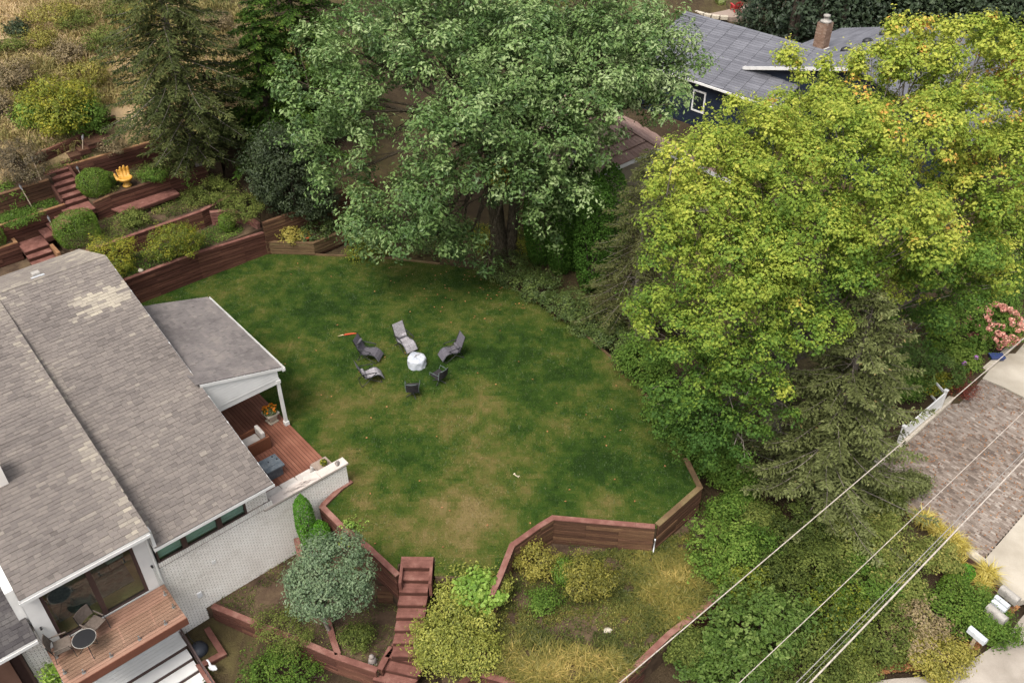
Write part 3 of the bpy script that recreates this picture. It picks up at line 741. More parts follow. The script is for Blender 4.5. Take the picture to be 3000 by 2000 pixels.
# lawn surface: worn and green patches where the photo has them
gl = np.array(LAWN); lx, ly = gl.min(0) - 0.2, gl.max(0) + 0.2
ST = 0.13
ax_, ay_ = np.arange(lx[0], ly[0], ST), np.arange(lx[1], ly[1], ST)
LXg, LYg = np.meshgrid(ax_, ay_)
PATCH = [(1050, 1500, 1.4, .5), (1010, 1400, .9, .45), (1000, 1180, 1.6, .45), (1110, 1150, .9, .4), (1330, 1230, 1.8, .4), (1440, 1190, 1.2, .4), (1440, 1340, 1.3, .4),
         (1350, 1560, 1.8, .45), (1230, 1560, 1.3, .45), (1340, 1470, 1.4, .4), (1600, 1240, .9, .3), (1740, 1460, .9, .3), (1480, 790, 2.2, .38), (1640, 900, 1.8, .3), (1790, 1060, 1.2, .3),
         (1180, 780, 1.8, .28), (850, 1010, 1.1, .35), (990, 1320, .9, .4), (1300, 950, 1.2, .12), (1500, 1440, 1.0, .3), (1830, 1100, 1.0, .3), (1500, 1540, 1.3, .2), (1890, 1230, .8, .25),
         (1220, 1390, 1.3, -.45), (1550, 1250, 1.2, -.25), (1480, 1090, 2.0, -.3), (1720, 1380, 1.2, -.35), (1590, 1500, 1.1, -.45), (930, 880, 1.8, -.3), (1030, 1285, .6, -.4),
         (900, 1255, .6, -.4), (990, 1460, .8, -.45), (1270, 1095, .8, -.35), (1090, 890, 1.5, -.2), (1880, 1400, 1.4, -.3), (1560, 1600, .5, -.3), (1500, 1670, .7, -.3), (1350, 870, 1.4, -.15),
         (1130, 1290, .7, -.2), (1680, 1150, 1.0, -.1)]
def lawn_dry(x, y):
    t = 0.33 + 0.24 * (vnoise(x, y, 1.5, 21) - 0.5) + 0.36 * (vnoise(x, y, 0.55, 22) - 0.5) + 0.32 * (vnoise(x, y, 0.2, 23) - 0.5)
    for px, py, r, a in PATCH:
        q = P(px, py); t = t + .6 * a * np.exp(-((x - q[0]) ** 2 + (y - q[1]) ** 2) / (r * r))
    return np.clip(t, 0.02, 0.98)
dry = lawn_dry(LXg, LYg)
nj = len(ax_)
iy, ix = np.meshgrid(np.arange(len(ay_) - 1), np.arange(len(ax_) - 1), indexing='ij')
mid = inpoly(LXg[:-1, :-1] + ST / 2, LYg[:-1, :-1] + ST / 2, LAWN)
b0 = (iy * nj + ix)[mid]
Fl = np.stack([b0, b0 + 1, b0 + nj + 1, b0 + nj], 1)
m, n, l, out = new_mat('lawn')
a_ = n.new('ShaderNodeAttribute'); a_.attribute_name = 'tint'
nz = noise(n, l, 9, 6, 0.75); ad = n.new('ShaderNodeMath'); ad.operation = 'MULTIPLY_ADD'; ad.inputs[1].default_value = 0.5
sb = n.new('ShaderNodeMath'); sb.operation = 'SUBTRACT'; sb.inputs[1].default_value = 0.25
l.new(nz.outputs['Fac'], ad.inputs[0]); l.new(a_.outputs['Fac'], ad.inputs[2]); l.new(ad.outputs[0], sb.inputs[0])
rp = ramp(n, [S(34, 54, 16), S(50, 72, 22), S(76, 86, 34), S(106, 97, 54), S(124, 108, 70)], [0, .25, .5, .78, 1]); l.new(sb.outputs[0], rp.inputs[0])
pb = n.new('ShaderNodeBsdfPrincipled'); pb.inputs['Roughness'].default_value = 0.95; pb.inputs['Specular IOR Level'].default_value = 0.1
n2 = noise(n, l, 40, 4, 0.7); bp = n.new('ShaderNodeBump'); bp.inputs['Strength'].default_value = 0.9; bp.inputs['Distance'].default_value = 0.04
l.new(n2.outputs['Fac'], bp.inputs['Height']); l.new(bp.outputs[0], pb.inputs['Normal'])
l.new(rp.outputs[0], pb.inputs['Base Color']); l.new(pb.outputs[0], out.inputs['Surface'])
Vl = np.stack([LXg, LYg, 0.02 * (vnoise(LXg, LYg, 1.2, 31) - 0.5)], -1).reshape(-1, 3)
me = mesh_np('lawn', Vl, Fl, dry[:-1, :-1][mid], smooth=True)
tag(link_mesh('lawn', me, 'lawn'), kind='structure')
bl = scatter(LAWN, 100000)
bt = np.clip(lawn_dry(bl[:, 0], bl[:, 1]) + RNG.normal(size=len(bl)) * 0.2, 0, 1)
me = blades(np.column_stack([bl, np.zeros(len(bl)) - 0.01]), 0.04 + 0.05 * RNG.random(len(bl)), 0.03, 0.5 + 0.8 * RNG.random(len(bl)), bt, 'lawn_grass', True)
tag(link_mesh('lawn_grass', me, 'grass_leaf'), 'short patchy mown grass, green with straw brown worn areas', 'grass', kind='stuff')

# hillside meadow: dry grass and weeds nobody could count
mp = np.column_stack([RNG.uniform(-38, 4, 30000), RNG.uniform(33, 85, 30000)])
mu = (mp - E0[:2]) @ U[:2]; mv = (mp - E0[:2]) @ V[:2]
dens = vnoise(mp[:, 0], mp[:, 1], 3.5, 41) * 0.7 + vnoise(mp[:, 0], mp[:, 1], 1.2, 42) * 0.5
mp = mp[(mv > 25.3) & (mu < 16) & (dens > 0.42)]
mz = hgt(mp[:, 0], mp[:, 1]); k = 7
B = np.repeat(np.column_stack([mp, mz]), k, 0); B[:, :2] += RNG.normal(size=(len(B), 2)) * 0.22; B[:, 2] -= 0.03
hh = np.repeat(0.3 + 0.6 * vnoise(mp[:, 0], mp[:, 1], 2.2, 44), k) * (0.5 + 0.8 * RNG.random(len(B)))
mt = np.repeat(vnoise(mp[:, 0], mp[:, 1], 5.0, 43) * 0.7 + vnoise(mp[:, 0], mp[:, 1], 1.5, 47) * 0.5 - 0.24, k) + RNG.normal(size=len(B)) * 0.14
tag(link_mesh('meadow_grass', blades(B, hh, 0.05, 0.4 + 0.8 * RNG.random(len(B)), np.clip(mt, 0, 1), 'meadow_grass'), 'meadow_leaf'),
    'dry straw coloured grass and weeds on the hillside above the terraces', 'grass', kind='stuff')

# tall dry grass on the weedy terrace
tp = scatter([xy(p) for p in (P(1470, 1800, -1.25), P(1430, 1960, -1.25), P(1570, 2020, -1.25), P(1800, 2010, -1.25), P(2100, 1740, -1.25), P(2030, 1560, -1.25), P(1900, 1600, -1.25), P(1600, 1640, -1.25), P(1500, 1700, -1.25))], 9000)
q = pix(np.column_stack([tp, np.full(len(tp), -1.25)]))
bare = np.exp(-(((q[0] - 1690) / 150) ** 2 + ((q[1] - 1850) / 90) ** 2)) + np.exp(-(((q[0] - 1560) / 110) ** 2 + ((q[1] - 1690) / 60) ** 2)) * 0.8
gold = np.exp(-(((q[0] - 1980) / 130) ** 2 + ((q[1] - 1730) / 110) ** 2)) + np.exp(-(((q[0] - 1540) / 160) ** 2 + ((q[1] - 1950) / 90) ** 2)) + np.exp(-(((q[0] - 1750) / 160) ** 2 + ((q[1] - 1970) / 60) ** 2))
kk = (RNG.random(len(tp)) > bare * 0.9) & (vnoise(tp[:, 0], tp[:, 1], .32, 53) > .36)
tp, gold, bare = tp[kk], gold[kk], bare[kk]; k = 8
B = np.repeat(np.column_stack([tp, np.full(len(tp), -1.26)]), k, 0); B[:, :2] += RNG.normal(size=(len(B), 2)) * 0.07
hh = np.repeat(0.10 + 0.26 * np.clip(gold, 0, 1), k) * (0.5 + 0.9 * RNG.random(len(B)))
tt = np.clip(np.repeat(0.05 + 0.5 * gold + 0.6 * (vnoise(tp[:, 0], tp[:, 1], 0.8, 51) - 0.4), k) + RNG.normal(size=len(B)) * 0.16, 0, 1)
tag(link_mesh('weedy_grass', blades(B, hh, 0.028, 0.5 + 0.9 * RNG.random(len(B)), tt, 'weedy_grass'), 'dry_grass_leaf'),
    'long golden dry grass on the walled terrace below the lawn', 'grass', kind='stuff')

# low weeds that green the terraces and beds
def weeds(name, label, poly, z, n, mat, leaf=.07, h=.12, cut=.45, seed=90):
    q = scatter(poly, n); w = vnoise(q[:, 0], q[:, 1], .9, seed); q = q[w > cut]
    p = np.column_stack([q, z + h * RNG.random(len(q)) ** 1.5])
    V_, F_ = leaf_arrays(p, rdirs(len(p)) * .7 + [0, 0, 1], leaf * (.6 + .8 * RNG.random(len(p))), .55)
    tag(link_mesh(name, mesh_np(name, V_, F_, np.clip(vnoise(q[:, 0], q[:, 1], .6, seed + 1) * .8 + RNG.normal(size=len(q)) * .2, 0, 1)), mat), label, 'weeds', kind='stuff')
hq = lambda *ab: [xy(H(a, b)) for a, b in ab]
weeds('terrace_weeds', 'low weeds and grass on the terrace above the lawn wall', hq((-2.5, 17.1), (5.6, 17.1), (5.4, 18.7), (-2.5, 18.9)), 1.45, 9000, 'green_shrub_leaf', .07, .16, .3, 91)
weeds('terrace_weeds', 'low weeds on the terrace in front of the bench', hq((-1.2, 19.3), (6.2, 19.7), (6.2, 21.6), (-1.0, 21.5)), 2.3, 9000, 'thicket_leaf', .07, .2, .35, 93)
weeds('terrace_weeds', 'low weeds around the yellow hand', hq((-.3, 22), (6.2, 22), (6.2, 24.1), (-.3, 24.1)), 3.3, 7000, 'thicket_leaf', .07, .2, .4, 95)
weeds('terrace_weeds', 'green weeds on the strip left of the upper stairs', hq((-9, 22.6), (-1.9, 22.6), (-1.9, 23.4), (-9, 23.4)), 3.28, 7000, 'green_shrub_leaf', .07, .2, .25, 97)
weeds('terrace_weeds', 'weeds on the topmost terrace beside the stairs', hq((-9, 23.8), (6.3, 24.6), (6.3, 25.6), (-9, 25.2)), 4.32, 7000, 'thicket_leaf', .08, .25, .35, 98)
weeds('bed_weeds', 'thin weeds on the bare soil beside the brick wall', BED, -1.95, 9000, 'thicket_leaf', .055, .1, .5, 99)
weeds('yard_weeds', 'weeds on the low ground at the bottom of the photo', [xy(P(x, y, -2.85)) for x, y in ((640, 1850), (1100, 1990), (1100, 2100), (560, 2100))], -2.82, 7000, 'green_shrub_leaf', .07, .15, .4, 101)
weeds('terrace_weeds', 'matted olive weeds among the dry grass of the walled terrace', TERR, -1.25, 12000, 'thicket_leaf', .06, .14, .35, 103)

# ------------------------------------------------------------------ timber walls
def offset_line(pts, t):
    """left and right points of a polyline of thickness t, mitred"""
    n = len(pts); L, R = [], []
    for i in range(n):
        a = np.array(pts[i][:2]) - np.array(pts[i - 1][:2]) if i else None
        b = np.array(pts[i + 1][:2]) - np.array(pts[i][:2]) if i < n - 1 else None
        da = a / np.linalg.norm(a) if a is not None else None; db = b / np.linalg.norm(b) if b is not None else None
        if da is None: da = db
        if db is None: db = da
        na, nb = np.array([-da[1], da[0]]), np.array([-db[1], db[0]])
        mm = na + nb; mm = mm / max(np.linalg.norm(mm), 1e-3); k = 1 / max(mm @ na, 0.45)
        L.append(np.array(pts[i][:2]) + mm * k * t / 2); R.append(np.array(pts[i][:2]) - mm * k * t / 2)
    return L, R
def run_pieces(parent, name, mat, pts, t, z0, z1, longest=2.4, off=0.0, gap=0.006, jit=0.0):
    """timbers of one course along a polyline; z0/z1 may be given per point"""
    z0 = z0 if hasattr(z0, '__len__') else [z0] * len(pts); z1 = z1 if hasattr(z1, '__len__') else [z1] * len(pts)
    Lp, Rp = offset_line(pts, t)
    for i in range(len(pts) - 1):
        ln = np.linalg.norm(np.array(pts[i + 1][:2]) - np.array(pts[i][:2]))
        cuts = [0.0]; c = off * longest if off and ln > longest * 0.7 else longest
        while c < ln - 0.35: cuts.append(c / ln); c += longest
        cuts.append(1.0)
        for a, b in zip(cuts[:-1], cuts[1:]):
            g = gap / ln; a2, b2 = (a + g if a > 0 else a), (b - g if b < 1 else b)
            lerp = lambda A, B, s: A * (1 - s) + B * s
            j = random.uniform(-jit, jit); dv = (Lp[i] - Rp[i]); dv = dv / np.linalg.norm(dv) * j
            q = []
            for zz in (z0, z1):
                za, zb = lerp(zz[i], zz[i + 1], a2), lerp(zz[i], zz[i + 1], b2)
                q += [(*(lerp(Rp[i], Rp[i + 1], a2) + dv), za), (*(lerp(Rp[i], Rp[i + 1], b2) + dv), zb), (*(lerp(Lp[i], Lp[i + 1], b2) + dv), zb), (*(lerp(Lp[i], Lp[i + 1], a2) + dv), za)]
            me = MB().hexa(q).mesh(name, False, ROOTM[parent.name])
            at = me.attributes.new('tint', 'FLOAT', 'FACE'); at.data.foreach_set('value', [random.random()] * 6)
            link_mesh(name, me, mat, parent)
def timber_wall(name, label, pts, ztop, zbase, mat='timber', cap='cap_timber', t=0.17, course=0.19, capw=0.21, group='timber retaining walls', cat='wall', caph=0.045, long=2.4):
    pts = [np.array(p[:2], float) for p in pts]; n = len(pts)
    zt = list(ztop) if hasattr(ztop, '__len__') else [ztop] * n; zb = list(zbase) if hasattr(zbase, '__len__') else [zbase] * n
    w = thing(name, label, cat, (pts[0][0], pts[0][1], min(zb)), group=group)
    hc = caph if cap else 0.0
    rows = max(1, int(round((max(np.array(zt) - np.array(zb)) - hc) / course)))
    for r in range(rows):
        a = [(zt[i] - hc) - (r + 1) * course + 0.032 for i in range(n)]; b = [(zt[i] - hc) - r * course for i in range(n)]
        run_pieces(w, 'timber', mat, pts, t, a, b, long, 0.5 if r % 2 else 0.0, jit=0.018)
    if cap: run_pieces(w, 'cap_board', cap, pts, capw, [z - hc + 0.002 for z in zt], zt, 3.0)
    # earth side backing so that no light shows between the courses
    Lp, Rp = offset_line(pts, t * 0.5)
    mb = MB()
    for i in range(n - 1):
        zz0, zz1 = min(zb[i], zb[i + 1]) - 0.1, min(zt[i], zt[i + 1]) - hc - 0.01
        mb.hexa([(*Rp[i], zz0), (*Rp[i + 1], zz0), (*Lp[i + 1], zz0), (*Lp[i], zz0), (*Rp[i], zz1), (*Rp[i + 1], zz1), (*Lp[i + 1], zz1), (*Lp[i], zz1)])
    mb.build('core', 'dark_timber', w)
    return w
def hp(*ab): return [H(a, b) for a, b in ab]
timber_wall('retaining_wall', 'long dark red timber wall along the back edge of the lawn', hp((-3.6, 16.9), (2.2, 16.9), (5.85, 16.85)), [1.52, 1.52, 1.3], 0.0, 'timber', 'cap_timber', capw=0.2)
timber_wall('retaining_wall', 'mossy brown timber wall running on behind the corner planter', hp((5.85, 16.75), (7.8, 16.5), (9.7, 16.4), (12.5, 16.1)), [1.9, 2.0, 2.25, 2.3], 0.0, 'dark_timber', None)
timber_wall('retaining_wall', 'second timber wall up the hill, bending back at the dark shrub', hp((-2.6, 19.05), (3.7, 19.05), (5.6, 19.55)), 2.42, 1.45, 'timber', 'cap_timber', capw=0.2)
timber_wall('retaining_wall', 'short curved timber wall dropping to the corner above the planter', hp((4.1, 18.95), (5.1, 18.6), (5.6, 17.8), (5.75, 17.0)), [2.25, 2.15, 1.95, 1.75], 1.4, 'cap_timber', 'cap_timber', capw=0.24)
timber_wall('retaining_wall', 'timber wall behind the long bench, in front of the yellow hand', hp((-0.55, 21.8), (0.3, 21.8), (3.4, 21.75), (5.5, 21.7)), [3.3, 3.42, 3.42, 3.4], 2.3, 'timber', 'dark_timber', capw=0.2)
timber_wall('retaining_wall', 'timber wall with orange brown cap behind the yellow hand and round bush', hp((-0.7, 24.9), (-0.5, 24.35), (5.5, 24.2)), 4.42, 3.3, 'timber', 'tan_timber', capw=0.16)
timber_wall('retaining_wall', 'timber wall along the stair flight with orange brown cap, left of the landing', hp((-9, 22.35), (-5.2, 22.4), (-1.7, 22.45)), 3.38, 1.55, 'timber', 'tan_timber', capw=0.16)
timber_wall('retaining_wall', 'mossy timber wall on the left below the dead brush', hp((-9, 23.5), (-4.3, 23.6), (-1.8, 23.6)), 4.32, 3.25, 'dark_timber', 'dark_timber', capw=0.2)
timber_wall('retaining_wall', 'lowest timber wall on the left behind the house roof', hp((-9, 21.85), (-4.5, 21.85), (-4.5, 22.35)), 2.55, 1.5, 'timber', 'tan_timber', capw=0.16)
timber_wall('retaining_wall', 'topmost dark timber wall under the yellow green bush', hp((-1.7, 25.0), (0.6, 25.5), (2.9, 26.2)), [5.15, 5.25, 5.5], 4.2, 'timber', None)
pw = timber_wall('planter_wall', 'low mossy timber planter wall jutting into the lawn corner', [P(774, 741), P(923, 745), P(1012, 708)], 0.72, 0.0, 'mossy_timber', 'mossy_timber', capw=0.2, course=0.17)
struct('planter_bed', MB().prism([xy(P(774, 738)), xy(P(923, 741)), xy(P(1008, 706)), xy(H(9.2, 16.5)), xy(H(5.8, 16.8))], -0.3, 0.58), 'soil')

def bevel_steps(parent, name, boxes, mat): pass
# the bench in front of the wall with the hand
b = thing('garden_bench', 'long plank bench cantilevered along the timber wall below the yellow hand', 'bench', H(1.8, 21.3, 2.3))
bp_ = hp((0.15, 21.68), (0.45, 20.75), (3.5, 20.95), (3.5, 21.68))
for i in range(3):
    f0, f1 = i / 3 + 0.008, (i + 1) / 3 - 0.008
    A, B_, C_, D_ = [np.array(q) for q in bp_]
    l0, l1 = A + (B_ - A) * f0, A + (B_ - A) * f1; r0, r1 = D_ + (C_ - D_) * f0, D_ + (C_ - D_) * f1
    MB().prism([xy(l0), xy(r0), xy(r1), xy(l1)], 2.66, 2.72).build('seat_plank', 'cap_timber', b)
MB().beam([*xy(H(.47, 20.78)), 2.6], [*xy(H(3.5, 20.98)), 2.6], 0.05, 0.12).build('front_rail', 'timber', b)
for a in (0.9, 2.0, 3.1): MB().beam([*xy(H(a, 21.6)), 2.58], [*xy(H(a, 20.95)), 2.58], 0.09, 0.14).build('bracket', 'dark_timber', b)
for a in (0.9, 2.0, 3.1): MB().b2((0, 0, 0), (0.09, 0.09, 0.34)).build('leg', 'dark_timber', b, local=True).location = Vector(H(a, 21.0, 2.24)) - Vector(H(1.8, 21.3, 2.3))

# zigzag stairs up the terraces
st = thing('garden_stairs', 'zigzag red timber stairs climbing the terraces left of the round bush', 'stairs', H(-4, 21, 1.5))
def step(parent, a0, a1, b0, b1, z, h=0.2, mat='cap_timber', front='timber', axis_='v'):
    """one step: riser block and two tread boards"""
    MB().prism([xy(H(a, c)) for a, c in ((a0, b0), (a1, b0), (a1, b1), (a0, b1))], z - h - 0.05, z - 0.045).build('riser', front, parent)
    for k in range(2):
        if axis_ == 'v':
            c0 = b0 + (b1 - b0) * k / 2 - (0.02 if k == 0 else -0.004); c1 = b0 + (b1 - b0) * (k + 1) / 2 - 0.004; q = ((a0, c0), (a1, c0), (a1, c1), (a0, c1))
        else:
            c0 = a0 + (a1 - a0) * k / 2 - (0.02 if k == 0 else -0.004); c1 = a0 + (a1 - a0) * (k + 1) / 2 - 0.004; q = ((c0, b0), (c1, b0), (c1, b1), (c0, b1))
        MB().prism([xy(H(*w)) for w in q], z - 0.045, z).build('tread', mat, parent)
for i, z in enumerate((1.75, 1.95, 2.15)): step(st, -4.42, -3.32, 19.9 + i * 0.36, 20.3 + i * 0.36, z)
step(st, -4.42, -3.28, 20.98, 22.1, 2.35)
for i, z in enumerate((2.55, 2.75, 2.95)): step(st, -3.28 + i * 0.44, -2.8 + i * 0.44, 21.3, 22.3, z, axis_='u')
step(st, -1.96, -0.6, 21.45, 22.42, 3.15)
for i in range(6): step(st, -1.68, -0.62, 22.42 + i * 0.34, 22.8 + i * 0.34, 3.35 + i * 0.2)
for i in range(3): step(st, -0.75 + i * 0.5, -0.2 + i * 0.5, 24.5, 25.3, 4.5 + i * 0.18, axis_='u', mat='dark_timber')
step(st, 0.7, 2.0, 24.4, 25.5, 5.1, mat='dark_timber')
for c in ((-3.25, 20.0, 22.0, 2.3),): MB().prism([xy(H(-3.28, 19.9)), xy(H(-3.12, 19.9)), xy(H(-3.12, 20.98)), xy(H(-3.28, 20.98))], 1.4, 2.32).build('stringer', 'tan_timber', st)
MB().prism([xy(H(-0.62, 22.45)), xy(H(-0.48, 22.45)), xy(H(-0.48, 24.3)), xy(H(-0.62, 24.3))], 3.1, [3.5, 3.5, 4.4, 4.4]).build('stringer', 'timber', st)
MB().prism([xy(H(-1.8, 22.52)), xy(H(-1.69, 22.52)), xy(H(-1.69, 24.4)), xy(H(-1.8, 24.4))], 3.1, [3.5, 3.5, 4.4, 4.4]).build('stringer', 'timber', st)

# torches
def torch(label, base, h, lean):
    t = thing('garden_torch', label, 'torch', base, group='thin garden torches along the stairs')
    b = Vector((0, 0, 0)); e = Vector((lean[0], lean[1], h))
    MB().tube([b - Vector((0, 0, 0.1)), e * 0.82], 0.024, 6).build('pole', 'torch_wood', t, local=True)
    MB().tube([e * 0.8, e * 0.86, e * 0.95, e], [0.025, 0.055, 0.06, 0.03], 10).build('oil_canister', 'torch_metal', t, local=True, smooth=True)
    MB().tube([e, e * 1.04], [0.012, 0.008], 6).build('wick', 'torch_metal', t, local=True)
torch('leaning torch in the green strip left of the upper stairs', H(-3.0, 23.2, 3.28), 1.25, (-0.3, 0.1))
torch('torch beside the dead brush left of the topmost treads', H(-2.1, 23.75, 4.3), 1.3, (-0.05, 0))
torch('short torch standing behind the round clipped bush', H(-0.1, 24.1, 3.3), 0.95, (-0.16, 0.05))
torch('tilted torch in the lavender on the upper terrace', H(0.3, 24.75, 4.3), 1.3, (0.38, 0.1))
torch('torch with a white cap beside the block shaped clipped bush', H(-2.75, 21.1, 2.3), 1.35, (-0.15, 0))

# ------------------------------------------------------------------ walls and stairs below the lawn
timber_wall('retaining_wall', 'timber wall zigzagging from the brick house corner to the lower stairs', [P(1030, 1412), P(1000, 1432), P(950, 1480), P(945, 1488), P(1005, 1548), P(1080, 1607), P(1166, 1688)], 0.1, -1.2)
timber_wall('retaining_wall', 'timber wall round the lawn edge above the weedy terrace', [P(1440, 1745), P(1465, 1690), P(1500, 1601), P(1580, 1544), P(1620, 1520), P(1918, 1546)], 0.1, -1.25, 'dark_timber')
timber_wall('retaining_wall', 'grey timber wall at the far corner of the lawn under the trees', [P(1925, 1540), P(2050, 1430), P(2008, 1345)], 0.08, -1.5, 'dark_timber', 'mossy_timber')
timber_wall('retaining_wall', 'timber wall slanting from the brick wall across the lower garden', [P(622, 1772, -1.8), P(900, 1884, -1.8), P(985, 1921, -1.8), P(1105, 1961, -1.8)], -1.8, -3.0, 'timber', 'cap_timber')
timber_wall('retaining_wall', 'short timber cheek wall beside the lower stair turn', [P(1112, 1958, -1.75), P(1147, 1893, -1.75)], -1.75, -3.0, 'timber', 'cap_timber')
timber_wall('retaining_wall', 'timber wall running diagonally under the white cable by the thicket', [P(2125, 1730, -1.1), P(1960, 1856, -1.1), P(1795, 2015, -1.1)], -1.1, -2.4, 'timber', 'cap_timber')
timber_wall('retaining_wall', 'timber wall between the golden shrub and the dry grass', [P(1446, 1838, -1.1), P(1425, 1900, -1.1), P(1402, 1960, -1.1), P(1340, 2010, -1.1)], -1.1, -2.3, 'dark_timber', 'timber')
timber_wall('retaining_wall', 'timber wall at the bottom edge under the dry grass', [P(1410, 1972, -1.1), P(1560, 2012, -1.1)], -1.1, -2.3, 'timber', 'cap_timber')
timber_wall('bed_edging', 'weathered timber edging dividing the bed under the silvery tree', [P(960, 1815, -1.8), P(975, 1870, -1.8), P(990, 1915, -1.8)], -1.8, -2.0, 'dark_timber', 'cap_timber', group='timber edgings')
timber_wall('bed_edging', 'thin timber edging along the ivy on the far side of the lawn', [P(1700, 968), P(1790, 1046), P(1850, 1107), P(1905, 1174)], 0.07, -0.1, 'mossy_timber', None, t=0.09, group='timber edgings')
timber_wall('bed_edging', 'thin timber edging between planter corner and oak', [P(925, 748), P(1060, 753), P(1150, 758), P(1290, 774)], 0.08, -0.1, 'mossy_timber', None, t=0.09, group='timber edgings')
timber_wall('bed_edging', 'timber box edging round the column of thuja by the brick wall', [P(868, 1575, -1.0), P(882, 1640, -1.0), P(940, 1600, -1.0)], -1.0, -1.9, 'dark_timber', 'cap_timber', group='timber edgings')
timber_wall('bed_edging', 'red timber edging of the pit below the balcony stairs', [P(605, 1838, -2.5), P(652, 1912, -2.5), P(585, 1948, -2.5), P(640, 2030, -2.5)], -2.5, -3.0, 'timber', 'cap_timber', group='timber edgings')
timber_wall('bed_edging', 'dark timber block wall stub left of the lower stairs', [P(1105, 1722, -1.2), P(1160, 1724, -1.2)], -1.2, -1.95, 'dark_timber', 'dark_timber', group='timber edgings')

ls = thing('lower_stairs', 'red timber stairs going down from the lawn beside the golden shrub', 'stairs', P(1220, 1660, -1.0))
def wstep(pa, pb, depth, z, mat='cap_timber', drop=0.22):
    """a step whose back edge runs pa-pb (x,y) and which comes forward by the vector depth"""
    pa, pb, dv = np.array(pa[:2]), np.array(pb[:2]), np.array(depth[:2])
    MB().prism([tuple(pa), tuple(pb), tuple(pb + dv), tuple(pa + dv)], z - drop - 0.06, z - 0.05).build('riser', 'timber', ls)
    for k in range(3):
        f0, f1 = k / 3 + 0.006, (k + 1) / 3 - 0.006 + (0.03 if k == 2 else 0)
        MB().prism([tuple(pa + dv * f0), tuple(pb + dv * f0), tuple(pb + dv * f1), tuple(pa + dv * f1)], z - 0.05, z).build('tread', mat, ls)
A0, B0 = P(1176, 1629, 0.12), P(1270, 1630, 0.12)
sv = np.array([-0.035, -0.42]); fw = np.array([-0.03, -0.36])
wstep(A0, B0, np.array([0, -0.45]), 0.12)
for i in range(7):
    wstep(A0[:2] + np.array([0.06, -0.45]) + fw * i, B0[:2] + np.array([-0.09, -0.45]) + fw * i, fw, -0.1 - 0.2 * i)
for sx, pt in ((0, A0), (1, B0)):
    x = pt[0] - (0.0 if sx == 0 else 0.1)
    MB().hexa([(x, pt[1] - 1.1, -0.6), (x + 0.1, pt[1] - 1.1, -0.6), (x + 0.1, pt[1] - 0.45, -0.4), (x, pt[1] - 0.45, -0.4), (x, pt[1] - 1.1, 0.1), (x + 0.1, pt[1] - 1.1, 0.1), (x + 0.1, pt[1] - 0.45, 0.12), (x, pt[1] - 0.45, 0.12)]).build('side_board', 'cap_timber', ls)
la, lb = P(1150, 1880, -1.5), P(1262, 1905, -1.5)
dn = np.array([-0.19, -0.3])
wstep(la[:2] - dn * 1.2, lb[:2] - dn * 1.2, dn * 1.4, -1.55)
for i in range(5): wstep(la[:2] + dn * (i + 0.2), lb[:2] + dn * (i + 0.2), dn * 1.05, -1.75 - 0.2 * i)

# ------------------------------------------------------------------ the house (local frame: x along the front, y to the back)
HS = thing('house', 'white painted brick house with weathered grey shingle roof and covered deck', 'house', None, M=HOUSE_M)
def hb(name, mat, *boxes, parent=None, bevel=0.0):
    mb = MB()
    for a, b in boxes: mb.b2(a, b)
    return mb.build(name, mat, parent or HS, local=True, bevel=bevel)
RV, RZ, EV = 11.94, 5.84, -0.42                      # ridge position, ridge height, eave position
ZR = lambda v: 2.52 + (v - EV) * (RZ - 2.52) / (RV - EV)
ZL = lambda v: 3.38 + (v - EV) * (RZ - 3.38) / (RV - EV)
UE, UB, UW = -3.04, -7.28, -11.15
# walls
hb('wall', 'mortar', ((UB, .012, -3.3), (-3.4, .25, 1.34)), ((-4.0, .012, 1.345), (-3.4, .25, 2.48)), ((-3.395, .012, -3.3), (-.0, .28, 1.07)), ((UB, .06, 2.3), (-4.005, .25, 2.55)))
wl_ = hb('wall', 'white_paint', ((-7.8, -.02, -3.3), (UB - .002, .25, 3.3)), ((UW, -.02, -3.3), (-10.68, .25, 3.3)), ((-10.675, .0, 2.84), (-7.805, .25, 3.32)), ((-10.675, .0, -3.3), (-7.805, .25, .38)))
MB().add([(UE - .36, .26, -1), (UE - .36, 15.6, -1), (UE - .36, 15.6, 4.2), (UE - .36, RV, RZ - .1), (UE - .36, .26, ZR(.26) - .1)], [(0, 1, 2, 3, 4)]).build('wall', 'white_paint', HS, local=True)
hb('wall', 'white_paint', ((-22, 15.55, -1), (UE - .365, 15.65, 4.2)), ((-11.4, .3, -3.3), (-11.16, 15.5, 3.1)))
MB().add([(UB, EV, 2.4), (UB, RV, RZ - .05), (UB, EV, 3.33)], [(0, 1, 2)]).build('wall', 'white_paint', HS, local=True)
# bricks laid in running bond
tr, BW, BH = [], 0.215, 0.076
def brick_face(a0, a1, z0, z1, tr):
    r = 0; z = z0
    while z + BH <= z1 + 0.001:
        x = a0 - (BW / 2 if r % 2 else 0)
        while x < a1 - 0.02:
            l, h = max(x, a0), min(x + BW - 0.016, a1)
            if h - l > 0.03: tr.append(TR(((l + h) / 2, .011 + random.uniform(-.002, .002), z + BH / 2), (h - l, 0, 0), (0, 0.014, 0), (0, 0, BH - 0.017)))
            x += BW
        z += BH; r += 1
brick_face(UB + .005, -3.4, -2.95, 1.15, tr); brick_face(-3.4, -.003, -2.0, 1.02, tr); brick_face(-4.0, -3.2, 1.4, 2.4, tr)
brick_face(-11.75, UW - .01, -2.4, 1.4, tr)
bt_ = [float(np.clip(0.55 + random.gauss(0, .22) - (0.35 if random.random() < .05 else 0), 0, 1)) for _ in tr]
pieces(wl_, 'brick', 'white_brick', tr, 300, 'brick_field', bt_)
tr = [TR((x, -.012, 1.245), (.060, 0, 0), (0, .06, 0), (0, 0, .18)) for x in np.arange(UB + .05, -3.1, .075)]
